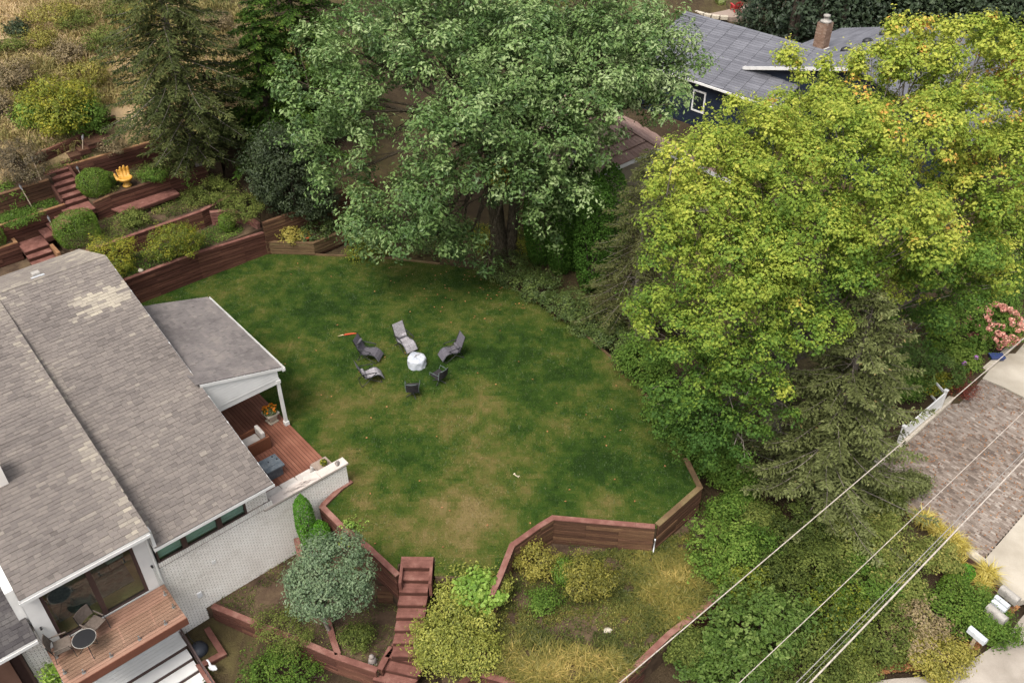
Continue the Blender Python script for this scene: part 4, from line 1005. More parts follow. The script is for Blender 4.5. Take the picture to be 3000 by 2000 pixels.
pieces(wl_, 'sill_brick', 'white_brick', tr)
hb('wall', 'mortar', ((-11.76, .012, -3.3), (UW - .01, .25, 1.45)))
# strip window under the eave
wi = hb('window', 'window_frame_brown', ((UB + .05, -.01, 1.345), (-4.0, .1, 1.395)), ((UB + .05, .02, 2.25), (-4.0, .1, 2.3)), ((UB + .05, -.01, 1.395), (UB + .12, .1, 2.25)), ((-4.07, -.01, 1.395), (-4.0, .1, 2.25)),
        ((-6.36, -.02, 1.35), (-6.18, .1, 2.3)), ((-5.1, -.02, 1.35), (-4.92, .1, 2.3)))
for a, b in ((UB + .12, -6.36), (-6.18, -5.1), (-4.92, -4.07)): hb('pane', 'sky_glass', ((a, .03, 1.395), (b, .038, 2.25)), parent=wi)
for a, b in ((UB + .12, -6.36), (-6.18, -5.1), (-4.92, -4.07)): hb('blind', 'white_paint', ((a, .10, 1.56), (b, .12, 2.28)), ((a, .14, 1.4), (b, .16, 1.5)), parent=wi)
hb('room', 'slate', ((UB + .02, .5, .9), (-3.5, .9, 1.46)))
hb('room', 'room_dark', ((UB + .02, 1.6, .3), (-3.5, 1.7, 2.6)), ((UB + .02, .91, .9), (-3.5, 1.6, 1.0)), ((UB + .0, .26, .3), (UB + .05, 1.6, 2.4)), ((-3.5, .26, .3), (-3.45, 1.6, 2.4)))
# big sliding doors and the room behind them
sd_ = hb('sliding_door', 'window_frame_brown', ((-10.675, .02, .385), (-7.805, .14, .45)), ((-10.675, .02, 2.76), (-7.805, .14, 2.838)), ((-10.675, .02, .45), (-10.58, .14, 2.76)), ((-7.9, .02, .45), (-7.805, .14, 2.76)), ((-9.3, .02, .45), (-9.14, .16, 2.76)))
hb('pane', 'window_glass', ((-10.58, .06, .45), (-9.3, .068, 2.76)), parent=sd_); hb('pane', 'window_glass', ((-9.14, .06, .45), (-7.9, .068, 2.76)), parent=sd_)
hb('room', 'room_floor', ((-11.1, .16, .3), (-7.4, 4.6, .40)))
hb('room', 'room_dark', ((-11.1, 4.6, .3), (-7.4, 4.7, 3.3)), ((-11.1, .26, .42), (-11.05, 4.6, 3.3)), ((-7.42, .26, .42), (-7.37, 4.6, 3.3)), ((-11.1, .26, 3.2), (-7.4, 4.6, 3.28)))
# roofs
def roof_plane(name, quad, mat):
    return MB().add([tuple(q) for q in quad], [(0, 1, 2, 3)]).build(name, mat, HS, local=True)
def shingle_rows(a0, a1, o, sl, L, exposure=0.15, w=0.26, ud=(1, 0, 0)):
    """matrices of shingles: rows run along ud from a0 to a1, courses go up from o along sl"""
    out = []; ud = np.array(ud, float); sl = np.array(sl, float) / np.linalg.norm(sl); nn = np.cross(ud, sl); nn = nn if nn[2] > 0 else -nn
    k = int(L / exposure) + 1
    for r in range(k):
        x = a0 - random.random() * w
        while x < a1:
            ww = w * random.uniform(0.6, 1.3); l, h = max(x, a0), min(x + ww, a1)
            if h - l > 0.03:
                t = 0.022 + 0.014 * random.random(); tilt = 0.085
                y = sl * math.cos(tilt) - nn * math.sin(tilt); z = nn * math.cos(tilt) + sl * math.sin(tilt)
                c = np.array(o) + ud * (l + h) / 2 + sl * (r * exposure + 0.07 + random.uniform(-.004, .004)) + nn * (0.016 + t / 2)
                out.append(TR(c, ud * (h - l - 0.006), y * 0.185, z * t))
            x += ww
    return out
rf = roof_plane('roof', [(UB, EV, 2.50), (UE, EV, 2.50), (UE, RV, RZ), (UB, RV, RZ)], 'shingle')
NEW = [(240, 866), (372, 828), (380, 872), (312, 905), (215, 945), (190, 938), (262, 902), (196, 892)]
def roof_tints(T):
    T = np.array(T); Wm = np.array(HOUSE_M); w = T[:, :3, 3] @ Wm[:3, :3].T + Wm[:3, 3]; px, py = pix(w)
    t = 0.40 + 0.26 * (vnoise(T[:, 0, 3], T[:, 1, 3], 1.6, 61) - 0.5) + RNG.normal(size=len(T)) * 0.12
    t += 0.42 * np.exp(-((T[:, 0, 3] + 7.42) / 0.42) ** 2) * (.35 + .65 * RNG.random(len(T))) + 0.5 * inpoly(px + RNG.normal(size=len(T)) * 6, py, NEW) * (RNG.random(len(T)) < .88)
    t += 0.14 * np.clip((T[:, 1, 3] - 9.5) / 3, 0, 1)
    return np.clip(t, 0, 1)
T = shingle_rows(UB + .01, UE - .01, (0, EV - .02, 2.52), (0, RV - EV, RZ - 2.52), 12.7)
pieces(rf, 'shingle', 'shingle', T, 300, 'shingle_field', roof_tints(T))
rfl = roof_plane('roof', [(UW, EV - .06, 3.35), (UB + .02, EV - .06, 3.35), (UB + .02, RV, RZ + .01), (UW, RV, RZ + .01)], 'shingle')
T = shingle_rows(UW + .01, UB + .05, (0, EV - .08, 3.37), (0, RV - EV, RZ - 3.36), 12.6)
pieces(rfl, 'shingle', 'shingle', T, 300, 'shingle_field', roof_tints(T))
rfb = roof_plane('roof', [(-22, 16.1, 4.18), (UE, 16.1, 4.18), (UE, RV, RZ), (-22, RV, RZ)], 'shingle')
T = shingle_rows(-13, UE - .01, (0, 16.08, 4.2), (0, RV - 16.08, RZ - 4.2), 4.45)
pieces(rfb, 'shingle', 'shingle', T, 120, 'shingle_field', np.clip(roof_tints(T) + .2, 0, 1))
rc = []
for i, x in enumerate(np.arange(-12.9, UE - .1, .21)):
    for s_ in (-1, 1): rc.append(TR((x, RV + s_ * .1, RZ + .03 - .028 + (i % 2) * .006), (.3, 0, .02), (0, .2, -s_ * .05), (0, 0, .014)))
pieces(rfb, 'ridge_cap', 'shingle', rc, 300, None, RNG.random(len(rc)) * .5 + .45)
hb('roof_vent', 'weathered_metal', ((-5.7, 12.75, 5.5), (-5.4, 13.0, 5.7)), parent=rfb, bevel=.02)
MB().add([(-5.8, RV + .5, 5.70), (-5.3, RV + .5, 5.70), (-5.3, RV + .8, 5.6), (-5.8, RV + .8, 5.6)], [(0, 1, 2, 3)]).build('flashing', 'aluminium', rfb, local=True)
MB().beam((UE - .02, EV, 2.46), (UE - .02, RV, RZ - .08), .05, .16).build('rake_board', 'white_paint', HS, local=True)
MB().beam((UE - .02, RV, RZ - .08), (UE - .02, 16.1, 4.12), .05, .16).build('rake_board', 'white_paint', HS, local=True)
def gutter(a, b, name='gutter'):
    a, b = Vector(a), Vector(b); d = (b - a).normalized(); o = Vector((0, 0, 1)).cross(d)
    mb = MB(); mb.beam(a, b, .11, .012); mb.beam(a + o * .06 + Vector((0, 0, .05)), b + o * .06 + Vector((0, 0, .05)), .012, .12); mb.beam(a - o * .06 + Vector((0, 0, .05)), b - o * .06 + Vector((0, 0, .05)), .012, .12)
    mb.beam(a + d * .004, a + d * .012, .12, .12); mb.beam(b - d * .012, b - d * .004, .12, .12)
    return mb.build(name, 'white_paint', HS, local=True)
gutter((UB - .02, EV - .02, 2.43), (UE + .03, EV - .02, 2.43)); gutter((UW - .03, EV - .16, 3.28), (UB + .02, EV - .16, 3.28))
hb('soffit', 'white_paint', ((UB, EV + .06, 2.40), (UE - .05, .1, 2.43)), ((UW, EV - .1, 3.25), (UB, .0, 3.27)))
MB().tube([(UB - .05, EV - .12, 3.3), (UB - .05, EV + .1, 3.1), (UB - .06, -.06, 2.95), (UB - .06, -.07, .5)], .04, 8).build('downspout', 'white_paint', HS, local=True)
hb('fascia', 'white_paint', ((UB - .0, EV - .02, 2.37), (UB + .1, EV + .25, 3.28)))
MB().add([(UW + .03, EV + .1, 2.9), (UW + .03, EV + .1, 3.3), (UW + .03, RV, RZ - .08), (UW + .03, 16.0, 4.12), (UW + .03, 16.0, 2.9)], [(0, 1, 2, 3, 4)]).build('gable_wall', 'white_paint', HS, local=True)
# chimney at the left
cl = loc(P(-14, 1436, 4.2))
hb('chimney', 'white_brick', ((cl[0] - .6, cl[1], 3.6), (cl[0] + .42, cl[1] + .7, 5.2)))
# lower dark roof at the left
kz = lambda v: 1.52 + (v + .4) * .33
lr = roof_plane('lower_roof', [(-20, -.4, 1.5), (UW - .06, -.4, 1.5), (UW - .06, 5, kz(5)), (-20, 5, kz(5))], 'dark_shingle')
T = shingle_rows(-13.2, UW - .07, (0, -.42, 1.53), (0, 1, .33), 5.6)
pieces(lr, 'shingle', 'dark_shingle', T, 200, 'shingle_field')
gutter((-20, -.5, 1.45), (UW - .07, -.5, 1.45))
hb('garage_front', 'dark_brown', ((-20, 1.2, -3.3), (-11.8, 1.3, 1.5)), ((-20, -.2, 1.2), (-11.8, 1.2, 1.3)), ((-11.85, -.2, -3.3), (-11.77, 1.2, 1.2)))
hb('garage_panel', 'balcony_board', ((-13.4, 1.12, -2.6), (-12.2, 1.19, .9)))

# balcony with glass guard on metal clamps
bc = hb('balcony', 'dark_brown', ((UW, -1.78, .08), (-7.33, -.03, .34)))
bd = [TR(((UW - 7.33) / 2, -1.73 + i * .1345, .365), (UW * -1 - 7.33 - .004, 0, 0), (0, .121, 0), (0, 0, .03)) for i in range(13)]
pieces(bc, 'board', 'balcony_board', bd)
hb('front_fascia', 'deck_board', ((UW - .01, -1.82, .06), (-7.32, -1.80, .385)), parent=bc)
for x, y in ((-7.94, -1.58), (-8.8, -1.58), (-9.71, -1.58), (-10.56, -1.58), (-11.0, -1.2), (-11.0, -.5), (-7.47, -1.15), (-7.47, -.5)):
    hb('clamp', 'brushed_steel', ((x - .05, y - .05, .38), (x + .05, y + .05, .395)), ((x - .02, y - .03, .395), (x + .02, y + .03, .55)), parent=bc)
for a, b in (((-8.2, -1.586, .43), (-7.5, -1.574, 1.45)), ((-9.2, -1.586, .43), (-8.25, -1.574, 1.45)), ((-10.15, -1.586, .43), (-9.25, -1.574, 1.45)), ((-11.0, -1.586, .43), (-10.2, -1.574, 1.45)),
             ((-11.006, -1.55, .43), (-10.994, -.05, 1.45)), ((-7.476, -1.55, .43), (-7.464, -.05, 1.45))): hb('glass_panel', 'clear_glass', (a, b), parent=bc)
hb('bracket', 'black_metal', ((-7.5, -.12, 1.4), (-7.44, -.02, 1.46)), ((-11.03, -.12, 1.4), (-10.97, -.02, 1.46)), parent=bc)
# white outside steps under the balcony
es = hb('outside_steps', 'dark_brown', ((-11.1, -.75, -2.6), (-7.45, -.03, -2.235)))
for i in range(5): hb('landing_board', 'white_paint', ((-11.1, -.75 + i * .145, -2.233), (-7.45, -.75 + i * .145 + .138, -2.2)), parent=es)
for i in range(6):
    z = -2.37 - .17 * i; y = -.75 - .45 * i
    hb('tread', 'white_paint', ((-11.1, y - .45, z - .04), (-7.5, y - .006, z)), parent=es)
    hb('riser', 'dark_brown', ((-11.1, y - .44, z - .17), (-7.5, y - .42, z - .042)), ((-11.1, y - .02, z + .002), (-7.5, y - .004, z + .13)), parent=es)
for yy in (0,):
    mb = MB(); mb.beam((-7.42, -.2, -1.35), (-7.42, -3.4, -2.5), .05, .05); mb.beam((-7.42, -.2, -2.05), (-7.42, -3.4, -3.2), .04, .04)
    for i in range(18): mb.beam((-7.42, -.3 - i * .17, -1.4 - i * .061), (-7.42, -.3 - i * .17, -2.1 - i * .061), .018, .018)
    mb.build('stair_railing', 'window_frame_brown', HS, local=True)
    mb = MB(); mb.beam((-10.4, -2.0, -1.4), (-9.0, -2.0, -1.4), .06, .06); mb.beam((-9.0, -2.0, -1.4), (-8.7, -3.0, -1.75), .06, .06)
    for i in range(9): mb.beam((-10.4 + i * .17, -2.0, -1.42), (-10.4 + i * .17, -2.0, -2.5), .015, .015)
    mb.build('hand_railing', 'window_frame_brown', HS, local=True)
hb('wall_lamp', 'plastic_white', ((-6.45, -.06, -1.2), (-6.28, .0, -.98)))
hb('wall_box', 'white_paint', ((-5.65, -.03, -.02), (-5.5, .0, .1)))

# covered deck
dk = hb('deck', 'dark_brown', ((-3.38, .3, -.25), (-.07, 10.75, .085)))
bd = [TR((-3.33 + .07 + i * .1365, 5.53, .104), (.122, 0, 0), (0, 10.45, 0), (0, 0, .032)) for i in range(24)]
pieces(dk, 'board', 'deck_board', bd)
hb('deck_door', 'window_frame_brown', ((-3.4, 4.6, .12), (-3.36, 4.7, 2.2)), ((-3.4, 7.4, .12), (-3.36, 7.5, 2.2)), ((-3.4, 4.6, 2.2), (-3.36, 7.5, 2.3)))
hb('deck_door_pane', 'window_glass', ((-3.385, 4.7, .15), (-3.375, 7.4, 2.2)))
hb('threshold', 'aluminium', ((-3.38, 4.6, .122), (-3.2, 7.5, .16)))
PZ = lambda u: 3.10 + (-.12 - u) * .285
pr = MB().add([(-3.12, 4.28, PZ(-3.12)), (.06, 4.28, PZ(.06)), (.06, 10.65, PZ(.06)), (-3.12, 10.65, PZ(-3.12)), (-3.12, 4.28, PZ(-3.12) - .12), (.06, 4.28, PZ(.06) - .12), (.06, 10.65, PZ(.06) - .12), (-3.12, 10.65, PZ(-3.12) - .12)],
              [(0, 1, 2, 3), (7, 6, 5, 4), (0, 4, 5, 1), (1, 5, 6, 2), (2, 6, 7, 3)]).build('porch_roof', 'white_paint', HS, local=True)
T = shingle_rows(4.3, 10.64, (.07, 0, PZ(.07) + .004), (-1, 0, .285), 3.3, ud=(0, 1, 0))
pieces(pr, 'shingle', 'porch_shingle', T, 300, 'shingle_field', np.clip(.45 + RNG.normal(size=len(T)) * .2, 0, 1))
gutter((.14, 10.68, PZ(.06) - .12), (.14, 4.24, PZ(.06) - .12))
gp = hb('gable_panel', 'white_paint', ((-3.1, 4.36, 2.32), (-.08, 4.46, 2.55)))
zz = 2.57
while zz < 3.95:
    h = min(zz + .125, 3.95); ur = min(-.1, -.12 - (h - 2.98) / .285) if h > 2.98 else -.1; ur0 = min(-.1, -.12 - (zz - 2.98) / .285) if zz > 2.98 else -.1
    if ur < -3.0: break
    MB().add([(-3.1, 4.34, zz), (ur0, 4.34, zz), (ur, 4.36, h), (-3.1, 4.36, h), (-3.1, 4.42, zz), (ur0, 4.42, zz), (ur, 4.42, h), (-3.1, 4.42, h)],
             [(0, 1, 2, 3), (0, 4, 5, 1), (3, 2, 6, 7), (1, 5, 6, 2), (4, 7, 6, 5)]).build('siding_board', 'white_paint', gp, local=True)
    zz += .13
for y in (4.4, 10.4):
    ps = hb('post', 'white_paint', ((-.2, y - .06, .12), (-.08, y + .06, 2.6))); hb('base', 'white_paint', ((-.235, y - .095, .122), (-.045, y + .095, .3)), parent=ps); hb('capital', 'white_paint', ((-.23, y - .09, 2.35), (-.05, y + .09, 2.5)), parent=ps)
hb('beam', 'white_paint', ((-.2, 4.48, 2.4), (-.06, 10.5, 2.68)))
cop = [TR((-3.42 + .585 + i * 1.165, .14, 1.115), (1.155, 0, 0), (0, .40, 0), (0, 0, .08)) for i in range(3)]
pieces(wl_, 'coping_stone', 'coping', cop)

# ------------------------------------------------------------------ furniture on the lawn
def lounger(label, sling, light):
    """reclining sling chair, facing +x in its own frame"""
    t = thing('reclining_chair', label, 'chair', (0, 0, 0), group='reclining sling chairs round the covered fire pit')
    w = 0.27
    def sheet(pts, th=0.02):
        mb = MB(); n = len(pts)
        for (x0, z0), (x1, z1) in zip(pts[:-1], pts[1:]):
            mb.hexa([(x0, -w, z0 - th), (x1, -w, z1 - th), (x1, w, z1 - th), (x0, w, z0 - th), (x0, -w, z0), (x1, -w, z1), (x1, w, z1), (x0, w, z0)])
        return mb
    sheet([(-.60, 1.12), (-.50, .88), (-.39, .60), (-.3, .40)]).build('backrest', sling, t, local=True)
    sheet([(-.3, .40), (-.1, .38), (.1, .44), (.22, .47)]).build('seat', sling, t, local=True)
    sheet([(.22, .47), (.34, .42), (.45, .30), (.53, .16)]).build('leg_rest', sling, t, local=True)
    MB().tube([(-.32, -w + .04, .53), (-.32, w - .04, .53)], .075, 10).build('pillow', sling, t, local=True, smooth=True) if light else \
        MB().tube([(-.45, -w + .04, .84), (-.45, w - .04, .84)], .06, 10).build('pillow', sling, t, local=True, smooth=True)
    for s in (-1, 1):
        y = s * (w + .025)
        MB().tube([(-.61, y, 1.13), (-.39, y, .59), (-.3, y, .39), (.22, y, .46), (.35, y, .41), (.54, y, .15)], .014, 6).build('side_rail', 'charcoal_metal', t, local=True, smooth=True)
        MB().tube([(-.42, y * 1.05, .66), (-.3, y * 1.1, .66), (.1, y * 1.1, .64), (.22, y * 1.1, .6)], .022, 6).build('armrest', 'black_metal', t, local=True, smooth=True)
        MB().tube([(.2, y * 1.08, .6), (-.1, y * 1.06, .32), (-.5, y * 1.05, .02)], .014, 6).build('leg', 'black_metal', t, local=True, smooth=True)
        MB().tube([(-.42, y * 1.08, .64), (-.1, y * 1.06, .32), (.4, y * 1.05, .02)], .014, 6).build('leg', 'black_metal', t, local=True, smooth=True)
    mb = MB(); mb.tube([(-.5, -w - .03, .02), (-.5, w + .03, .02)], .013, 6); mb.tube([(.4, -w - .03, .02), (.4, w + .03, .02)], .013, 6)
    mb.build('foot_rail', 'black_metal', t, local=True)
    return t
PIT = P(1222, 1068, 0)
def face(o, px, py, jitter=0.0):
    b = P(px, py, 0); d = PIT - b; return place(o, b, math.atan2(d[1], d[0]) + jitter)
face(lounger('light grey reclining chair at the far side of the covered fire pit', 'grey_sling', True), 1190, 1020, 0.2)
face(lounger('dark grey reclining chair leaning furthest back, farther of the two left of the pit', 'dark_sling', False), 1085, 1050, -0.05)
face(lounger('light grey reclining chair, nearer of the two left of the pit', 'grey_sling', True), 1088, 1114, -0.12)
face(lounger('dark grey reclining chair alone on the right of the pit', 'dark_sling', True), 1322, 1047, 0.15)
def swivel(label):
    t = thing('swivel_chair', label, 'chair', (0, 0, 0), group='dark swivel chairs on the near side of the fire pit')
    w = .26
    MB().add([(-.24, -w, .40), (.26, -w, .45), (.26, w, .45), (-.24, w, .40), (-.24, -w, .37), (.26, -w, .42), (.26, w, .42), (-.24, w, .37)], [(0, 1, 2, 3), (7, 6, 5, 4), (0, 4, 5, 1), (1, 5, 6, 2), (2, 6, 7, 3), (3, 7, 4, 0)]).build('seat', 'black_sling', t, local=True)
    mb = MB(); n = 6
    for i in range(n):
        y0, y1 = -w + 2 * w * i / n, -w + 2 * w * (i + 1) / n; c = lambda y: -.24 - .07 * (1 - (y / w) ** 2)
        mb.hexa([(c(y0), y0, .42), (c(y1), y1, .42), (c(y1) - .02, y1, .42), (c(y0) - .02, y0, .42), (c(y0) - .1, y0, .88), (c(y1) - .1, y1, .88), (c(y1) - .12, y1, .88), (c(y0) - .12, y0, .88)])
    mb.build('backrest', 'black_sling', t, local=True)
    MB().tube([(-.24, -w, .4), (-.33, -w, .86), (-.40, -w * .5, .9), (-.42, 0, .9), (-.40, w * .5, .9), (-.33, w, .86), (-.24, w, .4)], .016, 6).build('back_frame', 'grey_green_metal', t, local=True, smooth=True)
    for s in (-1, 1):
        MB().tube([(-.29, s * (w + .02), .66), (0, s * (w + .05), .65), (.22, s * (w + .05), .63), (.27, s * (w + .03), .44)], .018, 6).build('armrest', 'grey_green_metal', t, local=True, smooth=True)
    MB().tube([(0, 0, .08), (0, 0, .4)], .028, 8).build('pedestal', 'charcoal_metal', t, local=True)
    for k in range(4):
        a = k * math.pi / 2 + .4
        MB().tube([(0, 0, .12), (math.cos(a) * .18, math.sin(a) * .18, .08), (math.cos(a) * .32, math.sin(a) * .32, .015)], .015, 6).build('leg', 'charcoal_metal', t, local=True, smooth=True)
    return t
face(swivel('dark swivel chair seen from behind, right of the nearest one'), 1287, 1119, 0.1)
face(swivel('dark swivel chair seen squarely from behind, nearest to the camera'), 1211, 1157, 0.05)
# covered fire pit
t = thing('fire_pit', 'round fire pit under a wrinkled white vinyl cover', 'fire pit', PIT)
vs, fs = [], []; nn = 40; prof = [(.43, 0), (.425, .08), (.415, .2), (.41, .3), (.405, .38), (.375, .43), (.27, .455), (.14, .462), (.02, .46)]
for i, (r, z) in enumerate(prof):
    for k in range(nn):
        a = 2 * math.pi * k / nn
        q = r * (1 + .035 * math.sin(5 * a + 2.5 * z * 9) + .03 * math.sin(9 * a - 14 * z) + random.uniform(-.02, .02))
        vs.append((q * math.cos(a), q * math.sin(a), z + (random.uniform(-.02, .02) + .03 * math.sin(3 * a + r * 20) if i > 4 else 0)))
for i in range(len(prof) - 1):
    for k in range(nn): fs.append((i * nn + k, i * nn + (k + 1) % nn, (i + 1) * nn + (k + 1) % nn, (i + 1) * nn + k))
fs.append(tuple(range((len(prof) - 1) * nn, len(prof) * nn)))
MB().add(vs, fs).build('cover', 'vinyl_cover', t, local=True, smooth=True)
MB().tube([(-.08, -.04, .46), (-.02, .02, .53), (.1, .1, .52), (.16, .16, .55)], .014, 5).build('tie_strap', 'grey_stone', t, local=True, smooth=True)
MB().box((0, 0, .12), (.34, .34, .22)).build('bowl', 'black_metal', t, local=True)
# dog toys
t = thing('rope_toy', 'red and cream rope toy lying on the lawn', 'toy', P(1015, 982))
a, b, c = P(990, 987) - P(1015, 982), np.zeros(3), P(1044, 978) - P(1015, 982)
up = np.array([0, 0, .04])
MB().tube([a + up, a * .6 + up + [0.05, .06, 0], a * .3 + up], [.015, .025, .022], 6).build('tail', 'pale_rope', t, local=True, smooth=True)
MB().tube([a * .3 + up, b + up * 1.3, c * .6 + up * 1.3, c + up], [.03, .045, .04, .02], 8).build('braid', 'red_rope', t, local=True, smooth=True)
t = thing('chew_toy', 'pale bone shaped chew toy on the near lawn', 'toy', P(1513, 1395))
MB().tube([(-.08, .1, .03), (-.02, .02, .03), (.06, -.03, .03)], [.022, .018, .022], 6).build('shaft', 'bone', t, local=True, smooth=True)
mb = MB()
for q in ((-.1, .09, .03), (-.07, .13, .03), (.07, -.06, .03), (.1, -.01, .03)): mb.lathe(q, [(.004, -.025), (.024, -.012), (.026, .01), (.005, .026)], 8)
mb.build('knobs', 'bone', t, local=True, smooth=True)

# ------------------------------------------------------------------ yellow hand chair
t = thing('hand_chair', 'yellow hand shaped chair with fingers up on the upper terrace', 'sculpture', loc_ := tuple(H(1.45, 22.35, 3.3)), rz=math.radians(-62))
def hand_mesh():
    mb = MB()
    R = lambda pts, rad: mb.tube(pts, rad, 10)
    mb.lathe((0, 0, 0), [(.05, 0), (.22, .0), (.24, .06), (.17, .14), (.14, .24), (.16, .32)], 16)            # wrist and foot
    mb.lathe((.04, 0, .3), [(.03, 0), (.2, .02), (.32, .1), (.36, .2), (.3, .24), (.2, .17), (.02, .14)], 20, 1.0, 1.05)   # palm bowl
    for y, h, r in ((-.24, .88, .07), (-.08, 1.0, .078), (.085, 1.04, .078), (.24, .97, .072)):
        R([(-.2, y * .85, .4), (-.3, y, .6), (-.33, y * 1.05, .75), (-.3, y * 1.12, h - .08), (-.27, y * 1.14, h)], [r * 1.15, r * 1.1, r, r * .95, r * .45])
    R([(.05, -.36, .42), (-.1, -.42, .58), (-.16, -.44, .7), (-.16, -.44, .76)], [.09, .075, .065, .03])                       # thumb
    return mb
hm = hand_mesh().build('hand', 'yellow_resin', t, local=True, smooth=True)
md = hm.modifiers.new('remesh', 'REMESH'); md.mode = 'VOXEL'; md.voxel_size = 0.028; md.use_smooth_shade = True
md = hm.modifiers.new('smooth', 'SMOOTH'); md.factor = 0.5; md.iterations = 4

# ------------------------------------------------------------------ deck furniture (house frame)
def hthing(name, label, cat, u, v, z, group=None, rz=0.0):
    return thing(name, label, cat, None, group=group, M=HOUSE_M @ Matrix.Translation((u, v, z)) @ Matrix.Rotation(rz, 4, 'Z'))
def pbox(t, name, mat, a, b, bevel=0.0):
    return MB().b2(a, b).build(name, mat, t, local=True, bevel=bevel)
t = hthing('wicker_armchair', 'brown wicker armchair with pale cushions on the deck', 'armchair', -1.72, 4.02, .12)
pbox(t, 'armrest', 'wicker', (-.46, -.43, 0), (.46, -.33, .6), .02); pbox(t, 'armrest', 'wicker', (-.46, .33, 0), (.46, .43, .6), .02)
pbox(t, 'backrest', 'wicker', (.36, -.325, .02), (.45, .325, .62), .02); pbox(t, 'seat_base', 'wicker', (-.44, -.325, .05), (.355, .325, .27), .01)
pbox(t, 'seat_cushion', 'cushion', (-.45, -.315, .275), (.2, .315, .42), .04); pbox(t, 'back_cushion', 'cushion', (.19, -.31, .425), (.355, .31, .82), .05)
t = hthing('fire_table', 'square slate grey fire table on the deck beside the roof edge', 'table', -1.93, 2.3, .12)
pbox(t, 'table_base', 'slate', (-.29, -.29, 0), (.29, .29, .46), .01); pbox(t, 'table_top', 'slate', (-.37, -.38, .465), (.37, .38, .55), .012)
pbox(t, 'burner_lid', 'slate', (-.16, -.16, .552), (.16, .16, .565))
for x, y in ((.2, .27), (.28, .05), (-.05, .1)): MB().lathe((x, y, .55), [(.03, 0), (.035, .03), (.02, .045)], 8).build('ash_tray', 'plastic_dark', t, local=True)
t = hthing('outdoor_sofa', 'long low wicker sofa with cream cushions behind the brick parapet', 'sofa', -1.9, .82, .12)
pbox(t, 'sofa_base', 'wicker', (-1.0, -.42, 0), (1.0, .42, .25), .01); pbox(t, 'backrest', 'wicker', (-1.0, -.45, .0), (1.0, -.36, .55), .02); pbox(t, 'armrest', 'wicker', (-1.08, -.45, 0), (-1.005, .42, .45), .01)
for i in range(3): pbox(t, 'seat_cushion', 'cushion', (-.99 + i * .665, -.2, .255), (-.335 + i * .665, .43, .42), .05)
for i in range(3): pbox(t, 'back_cushion', 'cushion', (-.99 + i * .665, -.35, .425), (-.335 + i * .665, -.17, .82), .06)
MB().add([(.72, -.1, .44), (.98, -.12, .44), (.93, .28, .44), (.86, -.05, .9), (.95, -.05, .86), (.92, .18, .8)], [(0, 1, 4, 3), (1, 2, 5, 4), (2, 0, 3, 5), (3, 4, 5), (0, 2, 1)]).build('throw_pillow', 'cushion', t, local=True, bevel=.03)
t = hthing('side_table', 'low square taupe side table at the end of the sofa', 'table', -.45, 1.05, .12)
pbox(t, 'table_body', 'taupe_stone', (-.3, -.3, 0), (.3, .3, .36), .01); pbox(t, 'table_top', 'taupe_stone', (-.34, -.34, .362), (.34, .34, .42), .01)
t = hthing('potted_plant', 'small yellow green plant in a pot on the taupe side table', 'plant', -.42, .98, .54)
MB().lathe((0, 0, 0), [(.06, 0), (.085, .1), (.07, .1)], 12).build('pot', 'taupe_stone', t, local=True)
pp = rdirs(160) * .12 + [0, 0, .17]
link_mesh('foliage', mesh_np('foliage', *leaf_arrays(pp, rdirs(160) + [0, 0, 1], .09 + .03 * RNG.random(160), .4), RNG.random(160)), 'yellow_bush_leaf', t)
t = hthing('urn_planter', 'square cast stone planter of orange marigolds beside the porch post', 'planter', -.5, 4.95, .12, rz=.1)
for nm, a, h0, b2, h1 in (('foot', .2, 0, .2, .07), ('body', .14, .07, .22, .42), ('rim', .27, .42, .27, .5)):
    MB().hexa([(-a, -a, h0), (a, -a, h0), (a, a, h0), (-a, a, h0), (-b2, -b2, h1), (b2, -b2, h1), (b2, b2, h1), (-b2, b2, h1)]).build(nm, 'cast_stone', t, local=True, bevel=.012)
fp = rdirs(420) * [.27, .27, .18] + [0, 0, .58]; fp = fp[fp[:, 2] > .47]
link_mesh('foliage', mesh_np('foliage', *leaf_arrays(fp, rdirs(len(fp)) + [0, 0, 1.2], .09, .45), RNG.random(len(fp))), 'green_shrub_leaf', t)
for k in range(26):
    d = rdirs(1)[0] * [.27, .27, .2]; q = np.array([0, 0, .62]) + d * [1, 1, .6] + [0, 0, .07]
    qq = np.repeat(q[None], 7, 0) + RNG.normal(size=(7, 3)) * .016
    link_mesh('flower', mesh_np('flower', *leaf_arrays(qq, rdirs(7) * .6 + [0, 0, 1], .085, .9), RNG.random(7)), 'orange_petal', t)
t = hthing('driftwood', 'bare grey driftwood branch lying along the parapet coping', 'driftwood', -1.9, .14, 1.155)
mb = MB()
for k in range(9):
    x0 = random.uniform(-.75, .4); y0 = random.uniform(-.08, .08)
    pts = [(x0, y0, .03)]
    for j in range(4): pts.append((pts[-1][0] + random.uniform(.08, .2), pts[-1][1] + random.uniform(-.06, .06), .03 + random.uniform(0, .08)))
    mb.tube(pts, [.016, .015, .012, .009, .004], 5)
mb.build('branch', 'coping', t, local=True, smooth=True)
